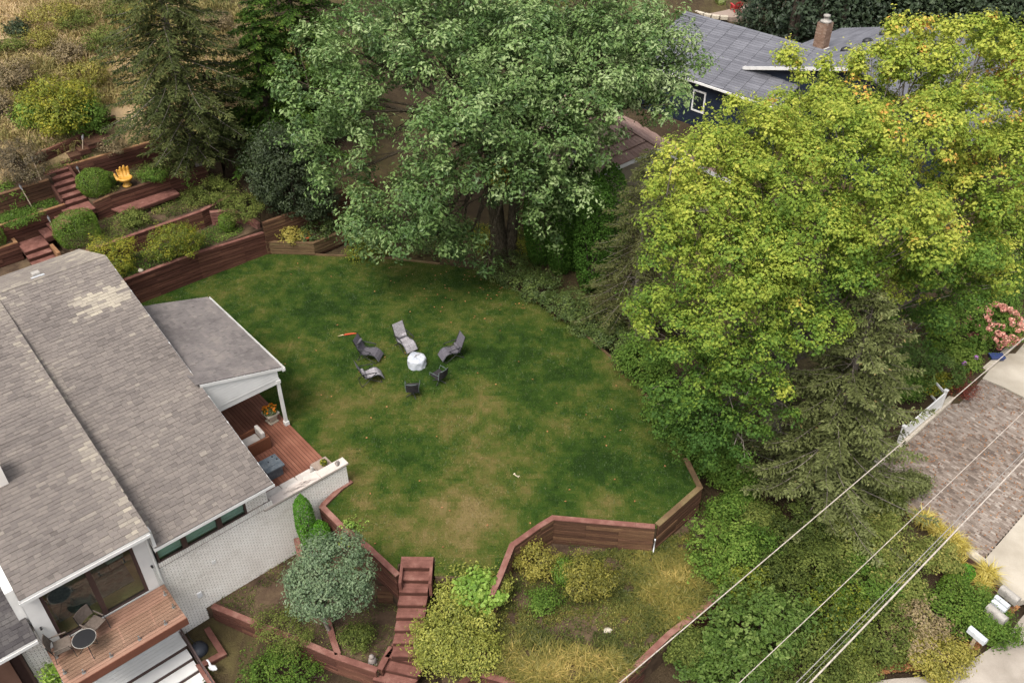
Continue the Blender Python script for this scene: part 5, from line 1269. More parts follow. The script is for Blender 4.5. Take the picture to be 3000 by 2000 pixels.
def stone(name, label, cat, base, r, mat='grey_stone', rz=0.0):
    t = thing(name, label, cat, base, rz=rz)
    vs, fs = [], []; rg = np.random.default_rng(int(abs(base[0]) * 100))
    ph = rg.random(6) * 6
    for i in range(7):
        th = math.pi * i / 6
        for k in range(10):
            a = 2 * math.pi * k / 10; s = 1 + .13 * math.sin(2 * a + ph[0] + i) + .1 * math.sin(3 * a + ph[1]) + rg.normal() * .03
            vs.append((r[0] * s * math.sin(th) * math.cos(a), r[1] * s * math.sin(th) * math.sin(a), r[2] * (1 - math.cos(th)) * .9 * s - r[2] * .25))
    for i in range(6):
        for k in range(10): fs.append((i * 10 + k, (i + 1) * 10 + k, (i + 1) * 10 + (k + 1) % 10, i * 10 + (k + 1) % 10))
    MB().add(vs, fs).build('stone', mat, t, local=True, smooth=True)
    return t
stone('stone', 'rounded brown stone on the right end of the parapet coping', 'stone', tuple(H(-.28, .14, 1.155)), (.09, .12, .08))
stone('stone', 'grey stone lump on the left end of the parapet by the eave', 'stone', tuple(H(-3.22, .1, 1.155)), (.12, .15, .14))
stone('stone', 'pale pink stone on the back terrace beside the feathery shrubs', 'stone', tuple(H(-.55, 17.05, 1.5)), (.12, .1, .1), 'cast_stone')
stone('stone', 'pale flat stone lying in the dry grass of the walled terrace', 'stone', tuple(P(1780, 1847, -1.25)), (.16, .12, .06), 'cast_stone')
stone('stone', 'small grey stone lying on the bed above the left stairs', 'stone', tuple(H(-4.0, 23.0, 3.28)), (.12, .1, .08))
t = thing('garden_statue', 'small grey stone animal statue by the lower stair turn', 'statue', tuple(P(1092, 1938, -1.95)))
MB().lathe((0, 0, 0), [(.12, 0), (.15, .06), (.13, .2), (.09, .3)], 12, jit=.05).build('body', 'grey_stone', t, local=True, smooth=True)
MB().lathe((0, -.03, .27), [(.02, 0), (.09, .05), (.085, .13), (.03, .18)], 12, jit=.05).build('head', 'grey_stone', t, local=True, smooth=True)
MB().box((0, 0, -.02), (.3, .26, .06)).build('plinth', 'grey_stone', t, local=True, bevel=.01)
t = thing('drain_pipe', 'thin white pipe on the corner of the timber wall', 'pipe', tuple(P(1912, 1613, -1.25)))
MB().tube([(0, -.12, 0), (0, -.12, .75)], .025, 8).build('pipe', 'plastic_white', t, local=True, smooth=True)
MB().lathe((0, -.12, .75), [(.03, 0), (.03, .05), (.01, .06)], 8).build('end_cap', 'plastic_white', t, local=True)
t = thing('terracotta_pot', 'orange terracotta pot lying in the mossy corner planter', 'pot', tuple(P(900, 706, .58)))
MB().lathe((0, 0, 0), [(.1, 0), (.16, .22), (.18, .22), (.18, .28), (.14, .28), (.09, .05)], 14).build('pot', 'terracotta', t, local=True, smooth=True)
t = thing('hose_pot', 'dark rounded hose pot with curved pipe in the pit by the brick wall', 'hose pot', tuple(P(588, 1915, -2.9)))
MB().lathe((0, 0, 0), [(.16, 0), (.28, .12), (.32, .28), (.26, .42), (.1, .5), (.02, .52)], 18, jit=.03).build('pot', 'plastic_dark', t, local=True, smooth=True)
MB().tube([(-.1, .1, .45), (-.28, .2, .65), (-.36, .25, .85), (-.36, .25, .95)], .014, 6).build('pipe', 'black_metal', t, local=True, smooth=True)
t = thing('goose_figure', 'small white goose figure on the timber edging below the steps', 'figure', tuple(P(625, 1962, -2.5)))
MB().tube([(-.16, .06, .1), (-.06, .02, .14), (.06, 0, .13), (.16, -.04, .12)], [.02, .09, .1, .03], 10).build('body', 'plastic_white', t, local=True, smooth=True)
MB().tube([(-.06, .03, .17), (-.13, .14, .26), (-.19, .2, .29), (-.25, .22, .27)], [.05, .03, .035, .01], 8).build('neck', 'plastic_white', t, local=True, smooth=True)

# balcony furniture
def mesh_chair(label, u, v, rz):
    t = hthing('patio_chair', label, 'chair', u, v, .385, 'taupe mesh chairs on the balcony', rz)
    w = .27
    MB().hexa([(-.24, -w, .40), (.25, -w, .43), (.25, w, .43), (-.24, w, .40), (-.24, -w, .42), (.25, -w, .45), (.25, w, .45), (-.24, w, .42)]).build('seat', 'taupe_sling', t, local=True)
    mb = MB()
    for i in range(6):
        y0, y1 = -w + 2 * w * i / 6, -w + 2 * w * (i + 1) / 6; c = lambda y: -.26 - .05 * (1 - (y / w) ** 2)
        mb.hexa([(c(y0), y0, .5), (c(y1), y1, .5), (c(y1) - .02, y1, .5), (c(y0) - .02, y0, .5), (c(y0) - .1, y0, .92), (c(y1) - .1, y1, .92), (c(y1) - .12, y1, .92), (c(y0) - .12, y0, .92)])
    mb.build('backrest', 'taupe_sling', t, local=True)
    for s in (-1, 1):
        y = s * (w + .015)
        MB().tube([(-.38, y, .92), (-.25, y, .42), (-.3, y, 0)], .012, 6).build('leg', 'black_metal', t, local=True, smooth=True)
        MB().tube([(-.3, y, .62), (.2, y, .6), (.26, y, .43), (.28, y, 0)], .012, 6).build('leg', 'black_metal', t, local=True, smooth=True)
        MB().box((-.02, y, .625), (.42, .04, .02)).build('armrest', 'taupe_sling', t, local=True)
    return t
mesh_chair('taupe mesh patio chair with its back to the glass doors', -9.7, -.42, math.radians(-65))
mesh_chair('taupe mesh patio chair in the left corner of the balcony', -10.72, -.55, math.radians(-12))
t = hthing('bistro_table', 'small round black glass table between the balcony chairs', 'table', -10.13, -1.0, .385)
MB().lathe((0, 0, .7), [(.34, 0), (.35, .01), (.34, .02)], 32).build('table_top', 'black_metal', t, local=True)
MB().tube([(.35 * math.cos(a), .35 * math.sin(a), .715) for a in np.linspace(0, 6.2832, 33)], .012, 6).build('rim', 'weathered_metal', t, local=True, smooth=True)
for k in range(3):
    a = k * 2.094 + .5
    MB().tube([(.2 * math.cos(a), .2 * math.sin(a), .7), (.04 * math.cos(a), .04 * math.sin(a), .38), (.32 * math.cos(a), .32 * math.sin(a), 0)], .012, 6).build('leg', 'black_metal', t, local=True, smooth=True)
# room behind the glass
t = hthing('area_rug', 'grey shaggy rug on the floor behind the glass doors', 'rug', -9.2, 1.7, .405)
pbox(t, 'pile', 'rug', (-1.3, -1.0, 0), (1.2, .9, .02), .005)
t = hthing('dining_table', 'dark table inside behind the sliding doors', 'table', -9.6, 2.5, .42)
pbox(t, 'table_top', 'black_metal', (-.8, -.45, .7), (.8, .45, .74), .01)
for x in (-.7, .7):
    for y in (-.36, .36): pbox(t, 'leg', 'black_metal', (x - .03, y - .03, 0), (x + .03, y + .03, .7))
t = hthing('lounge_chair', 'pale upholstered chair inside at the right of the doors', 'chair', -8.2, 1.9, .42)
pbox(t, 'seat', 'cushion', (-.3, -.3, .3), (.3, .3, .45), .06); pbox(t, 'backrest', 'cushion', (-.3, .25, .3), (.3, .4, .95), .06)
for x in (-.25, .25):
    for y in (-.25, .3): pbox(t, 'leg', 'black_metal', (x - .02, y - .02, 0), (x + .02, y + .02, .3))

# ------------------------------------------------------------------ driveway, road, fence, mailboxes, cables
DZ = -2.0
DRV = [xy(P(x, y, DZ)) for x, y in ((2520, 1395), (2870, 1108), (2935, 1135), (3080, 1215), (3080, 1410), (3000, 1500), (2880, 1638), (2700, 1522))]
dw = struct('driveway', MB().prism(DRV, DZ - .4, DZ - .03), 'joint_sand')
A_, B_ = np.array(P(2700, 1522, DZ)[:2]), np.array(P(2880, 1638, DZ)[:2]); ex = (B_ - A_) / np.linalg.norm(B_ - A_); ey = np.array([-ex[1], ex[0]])
if ey[1] < 0: ey = -ey
pt_ = []
for r in range(0, 140):
    for c in range(-45, 60):
        p = A_ + ex * (c * .226 + (.113 if r % 2 else 0)) + ey * (r * .113 + .06)
        pt_.append(p)
pt_ = np.array(pt_); pt_ = pt_[inpoly(pt_[:, 0], pt_[:, 1], DRV)]
qx, qy = pix(np.column_stack([pt_, np.full(len(pt_), DZ)])); pt_ = pt_[(qx < 3060)]
tr = [TR((p[0], p[1], DZ - .02 + random.uniform(-.005, .005)), (ex[0] * .218, ex[1] * .218, 0), (ey[0] * .105, ey[1] * .105, 0), (0, 0, .05)) for p in pt_]
tt = np.clip(0.3 * (vnoise(pt_[:, 0], pt_[:, 1], 2.5, 71)) + .25 + RNG.normal(size=len(pt_)) * .24, 0, 1)
pieces(dw, 'paver', 'paver', tr, 300, 'paver_field', tt, local=False)
for a in ([(2872, 1106), (3060, 950), (3140, 1010), (3090, 1210), (2937, 1132)], [(2884, 1640), (3000, 1506), (3090, 1420), (3200, 1700), (2990, 1760), (2930, 1700)]):
    struct('concrete_apron', MB().prism([xy(P(x, y, DZ)) for x, y in a], DZ - .3, DZ + .012), 'concrete')
RD = [xy(P(x, y, -2.2)) for x, y in ((2440, 2060), (2520, 2003), (2620, 1988), (2720, 1982), (2830, 1945), (2930, 1880), (3000, 1800), (3060, 1740), (3300, 1800), (3200, 2200), (2400, 2200))]
struct('road', MB().prism(RD, -2.6, -2.16), 'road')
kb = struct('kerb', MB().prism([xy(P(x, y, -1.86)) for x, y in ((2500, 1400), (2640, 1283), (2800, 1142), (2985, 985), (3000, 992), (2814, 1152), (2655, 1296), (2512, 1414))], -2.3, -1.86), 'cast_stone')
struct('paved_apron', MB().prism([xy(P(x, y, -1.9)) for x, y in ((2850, 980), (2990, 760), (3200, 850), (3050, 950))], -2.4, -1.92), 'road')
kb2 = struct('kerb', MB().prism([xy(P(x, y, -1.9)) for x, y in ((2690, 1512), (2705, 1508), (2890, 1637), (2876, 1650))], -2.3, -1.9), 'cast_stone')

f = thing('picket_fence', 'short white picket fence between the spruce and the brick driveway', 'fence', P(2750, 1185, -1.9))
fa, fb = np.array(P(2752, 1196, -1.9)), np.array(P(2630, 1302, -1.9)); fd = (fb - fa) / np.linalg.norm(fb - fa); L_ = np.linalg.norm(fb - fa)
for p in (fa, fb):
    MB().box(p + [0, 0, .5], (.12, .12, 1.1), rz=math.atan2(fd[1], fd[0])).build('post', 'white_paint', f)
    MB().box(p + [0, 0, 1.08], (.17, .17, .06), rz=math.atan2(fd[1], fd[0])).build('post_cap', 'white_paint', f, bevel=.01)
for z in (.15, .9): MB().beam(fa + [0, 0, z], fb + [0, 0, z], .05, .1).build('rail', 'white_paint', f)
for i in range(int(L_ / .11)):
    p = fa + fd * (.1 + i * .11); MB().box(p + [0, 0, .52], (.045, .03, .72), rz=math.atan2(fd[1], fd[0])).build('picket', 'white_paint', f)
gx_ = np.array(P(2725, 1165, -1.9)); MB().beam(fa + [0, 0, .9], gx_ + [0, 0, .9], .05, .1).build('rail', 'white_paint', f); MB().beam(fa + [0, 0, .15], gx_ + [0, 0, .15], .05, .1).build('rail', 'white_paint', f)

def mailbox(label, px, py, ztop, L, W, Hh, mat, rz):
    b = P(px, py, ztop); g = -2.25
    t = thing('mailbox', label, 'mailbox', (b[0], b[1], g), rz=rz, group='roadside mailboxes')
    hz = ztop - g - Hh
    mb = MB(); n = 10; pr = [(-W / 2, 0), (W / 2, 0)] + [(W / 2 * math.cos(math.pi * k / n), Hh - W / 2 + W / 2 * math.sin(math.pi * k / n)) for k in range(n + 1)]
    m_ = len(pr); vs = [(-L / 2, p[0], hz + p[1]) for p in pr] + [(L / 2, p[0], hz + p[1]) for p in pr]
    mb.add(vs, [tuple(range(m_))[::-1], tuple(range(m_, 2 * m_))] + [(i, (i + 1) % m_, m_ + (i + 1) % m_, m_ + i) for i in range(m_)]).build('box', mat, t, local=True)
    vs = [(L / 2, p[0] * 1.05, hz + p[1] * 1.03 - .005) for p in pr] + [(L / 2 + .02, p[0] * 1.05, hz + p[1] * 1.03 - .005) for p in pr]
    MB().add(vs, [tuple(range(m_))[::-1], tuple(range(m_, 2 * m_))] + [(i, (i + 1) % m_, m_ + (i + 1) % m_, m_ + i) for i in range(m_)]).build('door', mat, t, local=True)
    MB().b2((-.05, -.05, -.1), (.05, .05, hz)).build('post', 'torch_wood', t, local=True)
    MB().b2((-L * .15, -W / 2 - .025, hz + Hh * .4), (-L * .05, -W / 2 - .008, hz + Hh * .95)).build('flag', mat, t, local=True)
d_ = P(2895, 1872, -1) - P(2845, 1830, -1); rz_ = math.atan2(d_[1], d_[0])
mailbox('large pale mailbox nearest the concrete driveway edge', 2962, 1732, -.9, .66, .26, .34, 'weathered_metal', rz_)
mailbox('white mailbox, farther of the close white pair', 2938, 1756, -.95, .5, .18, .24, 'aluminium', rz_)
mailbox('white mailbox, nearer of the close white pair', 2929, 1768, -.95, .5, .18, .24, 'aluminium', rz_)
mailbox('large dull grey mailbox beside the white pair', 2924, 1788, -.9, .68, .3, .38, 'weathered_metal', rz_)
mailbox('single white mailbox standing apart by the rusty leaves', 2867, 1852, -.95, .62, .2, .26, 'aluminium', rz_)

def cable(label, p0, p1, z, r, mat, sag=.25):
    a, b = np.array(P(*p0, z)), np.array(P(*p1, z)); d = b - a; a2, b2 = a - d * .6, b + d * .6
    t = thing('overhead_cable', label, 'cable', a2, group='overhead cables across the lower right')
    s = np.linspace(0, 1, 40); pts = a2 + (b2 - a2) * s[:, None]; pts[:, 2] += -sag * (1 - (2 * s - 1) ** 2) + sag * .8
    MB().tube([tuple(q - a2) for q in pts], r, 6).build('wire', mat, t, local=True, smooth=True)
cable('leftmost white overhead cable, running beside the spruce', (1815, 2000), (3000, 990), 5.2, .017, 'cable_white')
cable('second overhead cable from the left over the thicket', (2165, 2000), (3000, 1205), 5.0, .013, 'cable_white')
cable('thin grey overhead cable just left of the thickest one', (2332, 2000), (3000, 1322), 5.0, .014, 'cable_grey')
cable('thinnest faint overhead wire between two thicker cables', (2352, 2000), (3000, 1330), 4.9, .006, 'cable_grey')
cable('thickest pale overhead cable, rightmost of all', (2372, 2000), (3000, 1344), 5.0, .026, 'cable_white')
t = thing('blue_bin', 'low blue plastic tray by the kerb under the pink hydrangea', 'bin', tuple(P(2918, 1050, -1.9)))
MB().hexa([(-.3, -.15, 0), (.3, -.15, 0), (.3, .15, 0), (-.3, .15, 0), (-.34, -.2, .18), (.34, -.2, .18), (.34, .2, .18), (-.34, .2, .18)]).build('tray', 'plastic_blue', t, local=True)
MB().tube([(-.34, -.2, .18), (.34, -.2, .18), (.34, .2, .18), (-.34, .2, .18), (-.34, -.2, .18)], .018, 6).build('rim', 'plastic_blue', t, local=True)

# ------------------------------------------------------------------ brown roofed neighbour
K_ = np.array(P(1932, 434, 4.2)); ga = math.radians(75); g_ = np.array([math.sin(ga), math.cos(ga), 0]); ra = math.radians(-30); r_ = np.array([math.sin(ra), math.cos(ra), 0])
bh = thing('neighbour_house', 'tan neighbour house with brown shingle roof behind the oak', 'house', K_ - [0, 0, 4.5])
Lw, Rw, RL = 5.4, 4.6, 9.0
El = K_ - g_ * Lw - [0, 0, .34 * Lw]; Er = K_ + g_ * Rw - [0, 0, .55 * Rw]
def slab(name, a, b, c, d, mat, th=.12, parent=None):
    a, b, c, d = map(np.array, (a, b, c, d)); dn = np.array([0, 0, th])
    return MB().hexa([a - dn, b - dn, c - dn, d - dn, a, b, c, d]).build(name, mat, parent or bh)
rl = slab('roof', El, K_, K_ + r_ * RL, El + r_ * RL, 'brown_shingle'); rr = slab('roof', K_ + [0, 0, -.001], Er, Er + r_ * RL, K_ + r_ * RL + [0, 0, -.001], 'brown_shingle')
for pl, A, Bq in ((rl, El, K_), (rr, Er, K_)):
    sl = (Bq - A); n_ = np.cross(r_, sl); n_ = n_ if n_[2] > 0 else -n_
    n_ = n_ / np.linalg.norm(n_); L_ = np.linalg.norm(sl); sl = sl / L_; tr = []
    for i in range(int(L_ / .2)):
        for j in range(9):
            c = A + sl * (i * .2 + .11) + r_ * (j * 1.0 + .5) + n_ * .018
            y = sl - n_ * .16; tr.append(TR(c, r_ * .999, y * .22, n_ * .035))
    pieces(pl, 'shingle_strip', 'brown_shingle', tr, 300, local=False)
def gable(a, b, c, z0, mat, parent, name='gable_wall'):
    MB().add([tuple(a), tuple(b), tuple(c), (c[0], c[1], z0), (a[0], a[1], z0)], [(0, 1, 2, 3, 4)]).build(name, mat, parent)
ins = r_ * .35 - np.array([0, 0, .16]); e1, e2 = El + g_ * .4 - [0, 0, -.12], Er - g_ * .4 - [0, 0, -.2]
gable(e1 + ins, K_ + ins, e2 + ins, -.6, 'tan_siding', bh)
MB().add([tuple(e1 + ins), tuple(e1 + ins + r_ * 8), (*(e1 + ins + r_ * 8)[:2], -.6), (*(e1 + ins)[:2], -.6)], [(0, 1, 2, 3)]).build('wall', 'tan_siding', bh)
MB().beam(El - [0, 0, .1], K_ - [0, 0, .1], .05, .2).build('rake_board', 'white_paint', bh); MB().beam(K_ - [0, 0, .1], Er - [0, 0, .1], .05, .2).build('rake_board', 'white_paint', bh)
MB().beam(K_ + [0, 0, .03], K_ + r_ * RL + [0, 0, .03], .2, .05).build('ridge_cap', 'brown_shingle', bh)
wq = K_ + ins * .9 - [0, 0, 1.0] - g_ * .1
wn_ = MB().add([wq - g_ * .35 - [0, 0, .3], wq + g_ * .35 - [0, 0, .3], wq + g_ * .35 + [0, 0, .3], wq - g_ * .35 + [0, 0, .3]], [(0, 1, 2, 3)]).build('attic_window', 'white_paint', bh)
MB().box(K_ + ins + [0, 0, -1.9] - g_ * 4.6 - r_ * .03, (.14, .14, 4.6), rz=-ga).build('corner_board', 'white_paint', bh)

# ------------------------------------------------------------------ blue neighbour house
bl_ = thing('blue_house', 'dark blue sided house with grey shingle roofs and brick chimney', 'house', P(2150, 400, 0))
a1, a2 = np.array(P(2000, 224, 3.2)), np.array(P(2160, 277, 3.2)); ed = a2 - a1; ed[2] = 0; ed /= np.linalg.norm(ed)
in_ = np.array([-ed[1], ed[0], 0]); in_ = in_ if in_[1] > 0 else -in_
a0 = a1 - ed * 4; a3 = a2 + ed * 3.0; W_ = 5.2; rs = .42
R0, R1 = a0 + in_ * W_ + [0, 0, W_ * rs], a3 + in_ * W_ + [0, 0, W_ * rs]
def roof_with_strips(name, A, Bv, n_along, up_v, mat, par, strip=.2, wd=1.0):
    sl_ = slab(name, A, A + Bv, A + Bv + up_v, A + up_v, mat, .12, par)
    L1, L2 = np.linalg.norm(Bv), np.linalg.norm(up_v); b, s_ = Bv / L1, up_v / L2; nn_ = np.cross(b, s_); nn_ = nn_ if nn_[2] > 0 else -nn_
    tr = [TR(A + s_ * (i * strip + .1) + b * ((j + .5) * L1 / int(L1 / wd)) + nn_ * .016, b * (L1 / int(L1 / wd) - .001), (s_ - nn_ * .16) * (strip + .012), nn_ * .034) for i in range(int(L2 / strip)) for j in range(int(L1 / wd))]
    pieces(sl_, 'shingle_strip', mat, tr, 300, local=False)
    return sl_
roof_with_strips('roof', a0, a3 - a0, 0, in_ * W_ + np.array([0, 0, W_ * rs]), 'blue_grey_shingle', bl_)
slab('roof', R0, R1, R1 + in_ * W_ - [0, 0, W_ * rs], R0 + in_ * W_ - [0, 0, W_ * rs], 'blue_grey_shingle', .12, bl_)
MB().beam(a0 - [0, 0, .08] - in_ * .05, a3 - [0, 0, .08] - in_ * .05, .1, .12).build('gutter', 'white_paint', bl_)
def siding(par, o, d, L1, z0, z1, mat, name='siding_board', e=.2):
    nrm_ = np.array([d[1], -d[0], 0]); nrm_ = nrm_ if nrm_[1] < 0 else -nrm_
    tr = []
    for i in range(int((z1 - z0) / e)):
        c = o + d * L1 / 2 + nrm_ * .02; tr.append(TR((c[0], c[1], z0 + e * (i + .5)), d * L1, nrm_ * .03, np.array([0, 0, e * 1.0]) - nrm_ * .02))
    pieces(par, name, mat, tr, 300, local=False)
def wall_quad(o, d, L1, z0, z1, mat, par):
    p, q = o, o + d * L1
    return MB().add([(p[0], p[1], z0), (q[0], q[1], z0), (q[0], q[1], z1), (p[0], p[1], z1)], [(0, 1, 2, 3)]).build('wall', mat, par)
wo = a0 + in_ * .4; w_ = wall_quad(wo, ed, np.linalg.norm(a3 - a0), -.8, 3.25, 'blue_siding', bl_); siding(w_, wo, ed, np.linalg.norm(a3 - a0), -.8, 3.2, 'blue_siding')
wc = np.array(P(2016, 312, 1.75)); pl_d = (wo - wc) @ in_; wc = wc + in_ * (pl_d - .06)
wz = wc[2]
wq_ = MB(); 
for s0, s1, z0, z1 in ((-.5, .5, .62, .72), (-.5, .5, -.72, -.62), (-.5, -.4, -.62, .62), (.4, .5, -.62, .62)):
    wq_.hexa([(*(wc + ed * s + in_ * k)[:2], wz + z) for z in (z0, z1) for s, k in ((s0, -.03), (s1, -.03), (s1, .03), (s0, .03))])
wv = wq_.build('window', 'white_paint', bl_); MB().add([(*(wc + ed * s)[:2], wz + z) for s, z in ((-.4, -.62), (.4, -.62), (.4, .62), (-.4, .62))], [(0, 1, 2, 3)]).build('pane', 'window_glass', wv)
# main wing: ridge parallel to our own house, the slope away from us in view
HZ = 4.2; h0 = np.array(P(2180, 197, HZ)); DV = -V; s_r = .273; HW, HL = 7.5, 11.2
e0, e1_ = h0 - U * .0, h0 + U * HL
up_ = DV * HW + np.array([0, 0, HW * s_r])
hip = roof_with_strips('roof', e0, e1_ - e0, 0, up_, 'blue_grey_shingle', bl_, .2, 1.1)
slab('roof', e0 + up_, e1_ + up_, e1_ + up_ * 2 - [0, 0, 2 * HW * s_r], e0 + up_ * 2 - [0, 0, 2 * HW * s_r], 'blue_grey_shingle', .12, bl_)
MB().beam(e0 - U * .04 + [0, 0, -.05], e0 + up_ - U * .04 + [0, 0, -.05], .06, .2).build('rake_board', 'white_paint', bl_)
MB().beam(e0 + V * .06 + [0, 0, -.08], e1_ + V * .06 + [0, 0, -.08], .1, .12).build('gutter', 'white_paint', bl_)
wo2 = e0 + U * .35 + DV * .3
ins2 = np.array([0, 0, -.13])
w2_ = MB().add([tuple(wo2 + ins2), tuple(e0 + U * .35 + up_ + ins2), tuple(e0 + U * .35 + DV * 14.7 + ins2), (*(e0 + U * .35 + DV * 14.7)[:2], -.8), (*wo2[:2], -.8)], [(0, 1, 2, 3, 4)]).build('gable_wall', 'blue_siding', bl_)
tr = []
for i in range(30):
    z = -.7 + i * .2; vmax = 14.4 if z < HZ else None
    lo_ = .3 if z < HZ - .1 else .3 + (z - HZ + .2) / s_r
    hi_ = 14.4 if z < HZ - .1 else 14.7 - (z - HZ + .2) / s_r
    if hi_ - lo_ < .3: break
    c = e0 + U * .33 + DV * (lo_ + hi_) / 2; tr.append(TR((c[0], c[1], z), DV * (hi_ - lo_), U * .03 , np.array([0, 0, .2]) + U * .02))
pieces(w2_, 'siding_board', 'blue_siding', tr, 300, local=False)
MB().add([tuple(wo2 + ins2), tuple(wo2 + U * (HL - .7) + ins2), (*(wo2 + U * (HL - .7))[:2], -.8), (*wo2[:2], -.8)], [(0, 1, 2, 3)]).build('wall', 'blue_siding', bl_)
fn = np.cross(U, up_); fn = fn / np.linalg.norm(fn); fn = fn if fn[2] > 0 else -fn
def on_hip(px, py):
    d = ray(px, py); t_ = ((h0 - CAMP) @ fn) / (d @ fn); return CAMP + d * t_
cb = on_hip(2402, 146); crz = math.atan2(U[1], U[0])
ch = MB().box(cb + [0, 0, .75], (.66, .66, 2.1), rz=crz).build('chimney', 'joint_sand', bl_)
tr = []
for i in range(17):
    for s_ in range(4):
        a = crz + s_ * math.pi / 2; d1 = np.array([math.cos(a), math.sin(a), 0]); d2 = np.array([-math.sin(a), math.cos(a), 0])
        for k in range(3): tr.append(TR(cb + [0, 0, .1 + i * .1] + d1 * .335 + d2 * (-.22 + k * .22 + (.05 if i % 2 else -.05)), d2 * .205, d1 * .03, (0, 0, .088)))
pieces(ch, 'brick', 'red_brick', tr, 300, local=False)
MB().box(cb + [0, 0, .0], (.82, .82, .34), rz=crz).build('flashing', 'white_paint', ch)
MB().lathe(cb + [0, 0, 1.8], [(.38, 0), (.32, .08), (.17, .1), (.17, .3), (.23, .32), (.21, .42), (.05, .46)], 14).build('chimney_pot', 'weathered_metal', ch, smooth=True)
for px, py in ((2478, 150), (2542, 124), (2590, 103)):
    q = on_hip(px, py); MB().lathe(q - [0, 0, .08], [(.36, 0), (.34, .2), (.2, .32), (.03, .34)], 12, 1.0, .7).build('roof_vent', 'black_metal', hip, smooth=True)

# ------------------------------------------------------------------ patio with coloured chairs on the far slope
pc = ground_hit(2135, 40)
struct('patio', MB().prism([(pc[0] + 3.1 * math.cos(a) * (1 + .06 * math.sin(3 * a)), pc[1] + 1.6 + 3.0 * math.sin(a)) for a in np.linspace(0, 6.2832, 29)[:-1]], pc[2] - 1.2, pc[2] + .12), 'taupe_stone')
st_ = thing('stone_edging', 'low curved stone edging on the left rim of the far patio', 'edging', pc)
for k in range(10):
    a = math.radians(150 + k * 12); q = pc + np.array([3.25 * math.cos(a), 1.6 + 3.15 * math.sin(a), .12])
    MB().box(q, (.6, .34, .3), rz=a + 1.57).build('stone_block', 'cast_stone', st_, bevel=.03)
def adirondack(label, base, rz, mat):
    t = thing('garden_chair', label, 'chair', base, rz=rz, group='slatted wooden chairs on the far patio')
    for i in range(5): MB().box((.28 - i * .13, 0, .36 - i * .03), (.11, .52, .025)).build('seat_slat', mat, t, local=True)
    for i in range(5):
        y = -.22 + i * .11; h = .95 - .06 * abs(i - 2)
        MB().beam((-.28, y, .24), (-.28 - .35 * h / .95, y * 1.25, h), .1, .022).build('back_slat', mat, t, local=True)
    for s in (-1, 1):
        MB().box((.0, s * .36, .56), (.78, .14, .03)).build('armrest', mat, t, local=True)
        MB().box((.3, s * .32, .27), (.1, .04, .54)).build('leg', mat, t, local=True)
        MB().beam((.34, s * .28, .34), (-.55, s * .28, .06), .03, .12).build('leg', mat, t, local=True)
q = np.array(ground_hit(2158, 48)); pz = pc[2] + .12
adirondack('red slatted chair on the far patio', (q[0], q[1] + .6, pz), math.radians(100), 'red_paint')
q = np.array(ground_hit(2112, 20)); adirondack('green slatted chair at the left of the far patio', (q[0], q[1] + .5, pz), math.radians(20), 'green_paint')
q = np.array(ground_hit(2172, 8)); adirondack('blue slatted chair cut by the top edge of the photo', (q[0], q[1] + .6, pz), math.radians(-100), 'blue_paint')

# ------------------------------------------------------------------ plants: placing
def mpp(q): return (q[1] * cp - (q[2] - CAM_H) * sp) / FPX           # metres for one photo pixel at q
def lobe_list(rows, Y0, flat=0.85, sc=1.0):
    out = []
    for px, py, r, dy in rows:
        q = PY(px, py, Y0 + dy); k = mpp(q) * r * sc; out.append((q, np.array([k, k, k * flat])))
    return out
OAKB = P(1466, 752, 0)
oak = lobe_list([(1180, 640, 150, -4), (1085, 660, 110, -3.5), (1350, 745, 60, -4), (1000, 330, 150, -2), (1040, 150, 160, 0), (1330, 430, 160, -5), (1310, 215, 150, -3), (1500, 120, 180, 0), (1430, 310, 150, -4),
                 (1600, 380, 150, -3), (1620, 570, 130, -3.5), (1560, 240, 170, -2), (1790, 150, 180, 0), (1900, 250, 140, 0), (1925, 300, 80, -.5), (1700, 420, 120, -2), (1690, 570, 80, -2),
                 (1260, 545, 120, -4.5), (1150, 30, 150, 1), (1350, -10, 170, 1), (1700, 20, 160, 1), (1950, 90, 110, 1), (915, 420, 90, -1.5), (1000, 520, 110, -2.5), (1740, 290, 130, -2.5), (1520, 470, 130, -4),
                 (1615, 680, 60, -2.5), (1500, 200, 200, 4), (1250, 130, 160, 4), (1750, 200, 180, 4), (1475, 550, 70, -1), (1380, 690, 50, -3.2), (880, 250, 80, -1), (2010, 180, 70, .5), (1280, 690, 80, -4.2), (1420, 770, 40, -3.6)], OAKB[1], sc=.92)
tree('oak_tree', 'huge dark green oak with forked trunk behind the lawn', OAKB, 2.0, .42, oak, 'oak_leaf', 'oak_bark', 130000, n_shoot=350, shoot_len=.7, leaf=.19, clump_r=.5, per=34, spread=.6, tbase=.42, inner=.55, bil=billow(oak, 10, .42, 3),
     fork=OAKB + [-.5, .6, 6.6], second=(OAKB + [.5, .1, 0], OAKB + [1.2, .6, 6.2], .3), aspect=.5,
     extra=lambda p, c: .10 * np.clip((p[:, 0] - 3) / 5, -.5, 1) + .03 * (p[:, 2] - 8) / 4)  # paler leaf tint towards the right and top: highlights put into the colour
# the patch of leaves already turned orange beside the oak fork
shrub('turned_spray', 'spray of yellow orange leaves beside the oak fork', PY(1462, 525, OAKB[1] - 1.5), (.62, .5, .5), 'maple_leaf', 900, .17, 5, .3, 18, cat='branch', tbase=.92, spread=.15, stems=3, ground=PY(1462, 525, OAKB[1] - 1.5)[2] - .5)

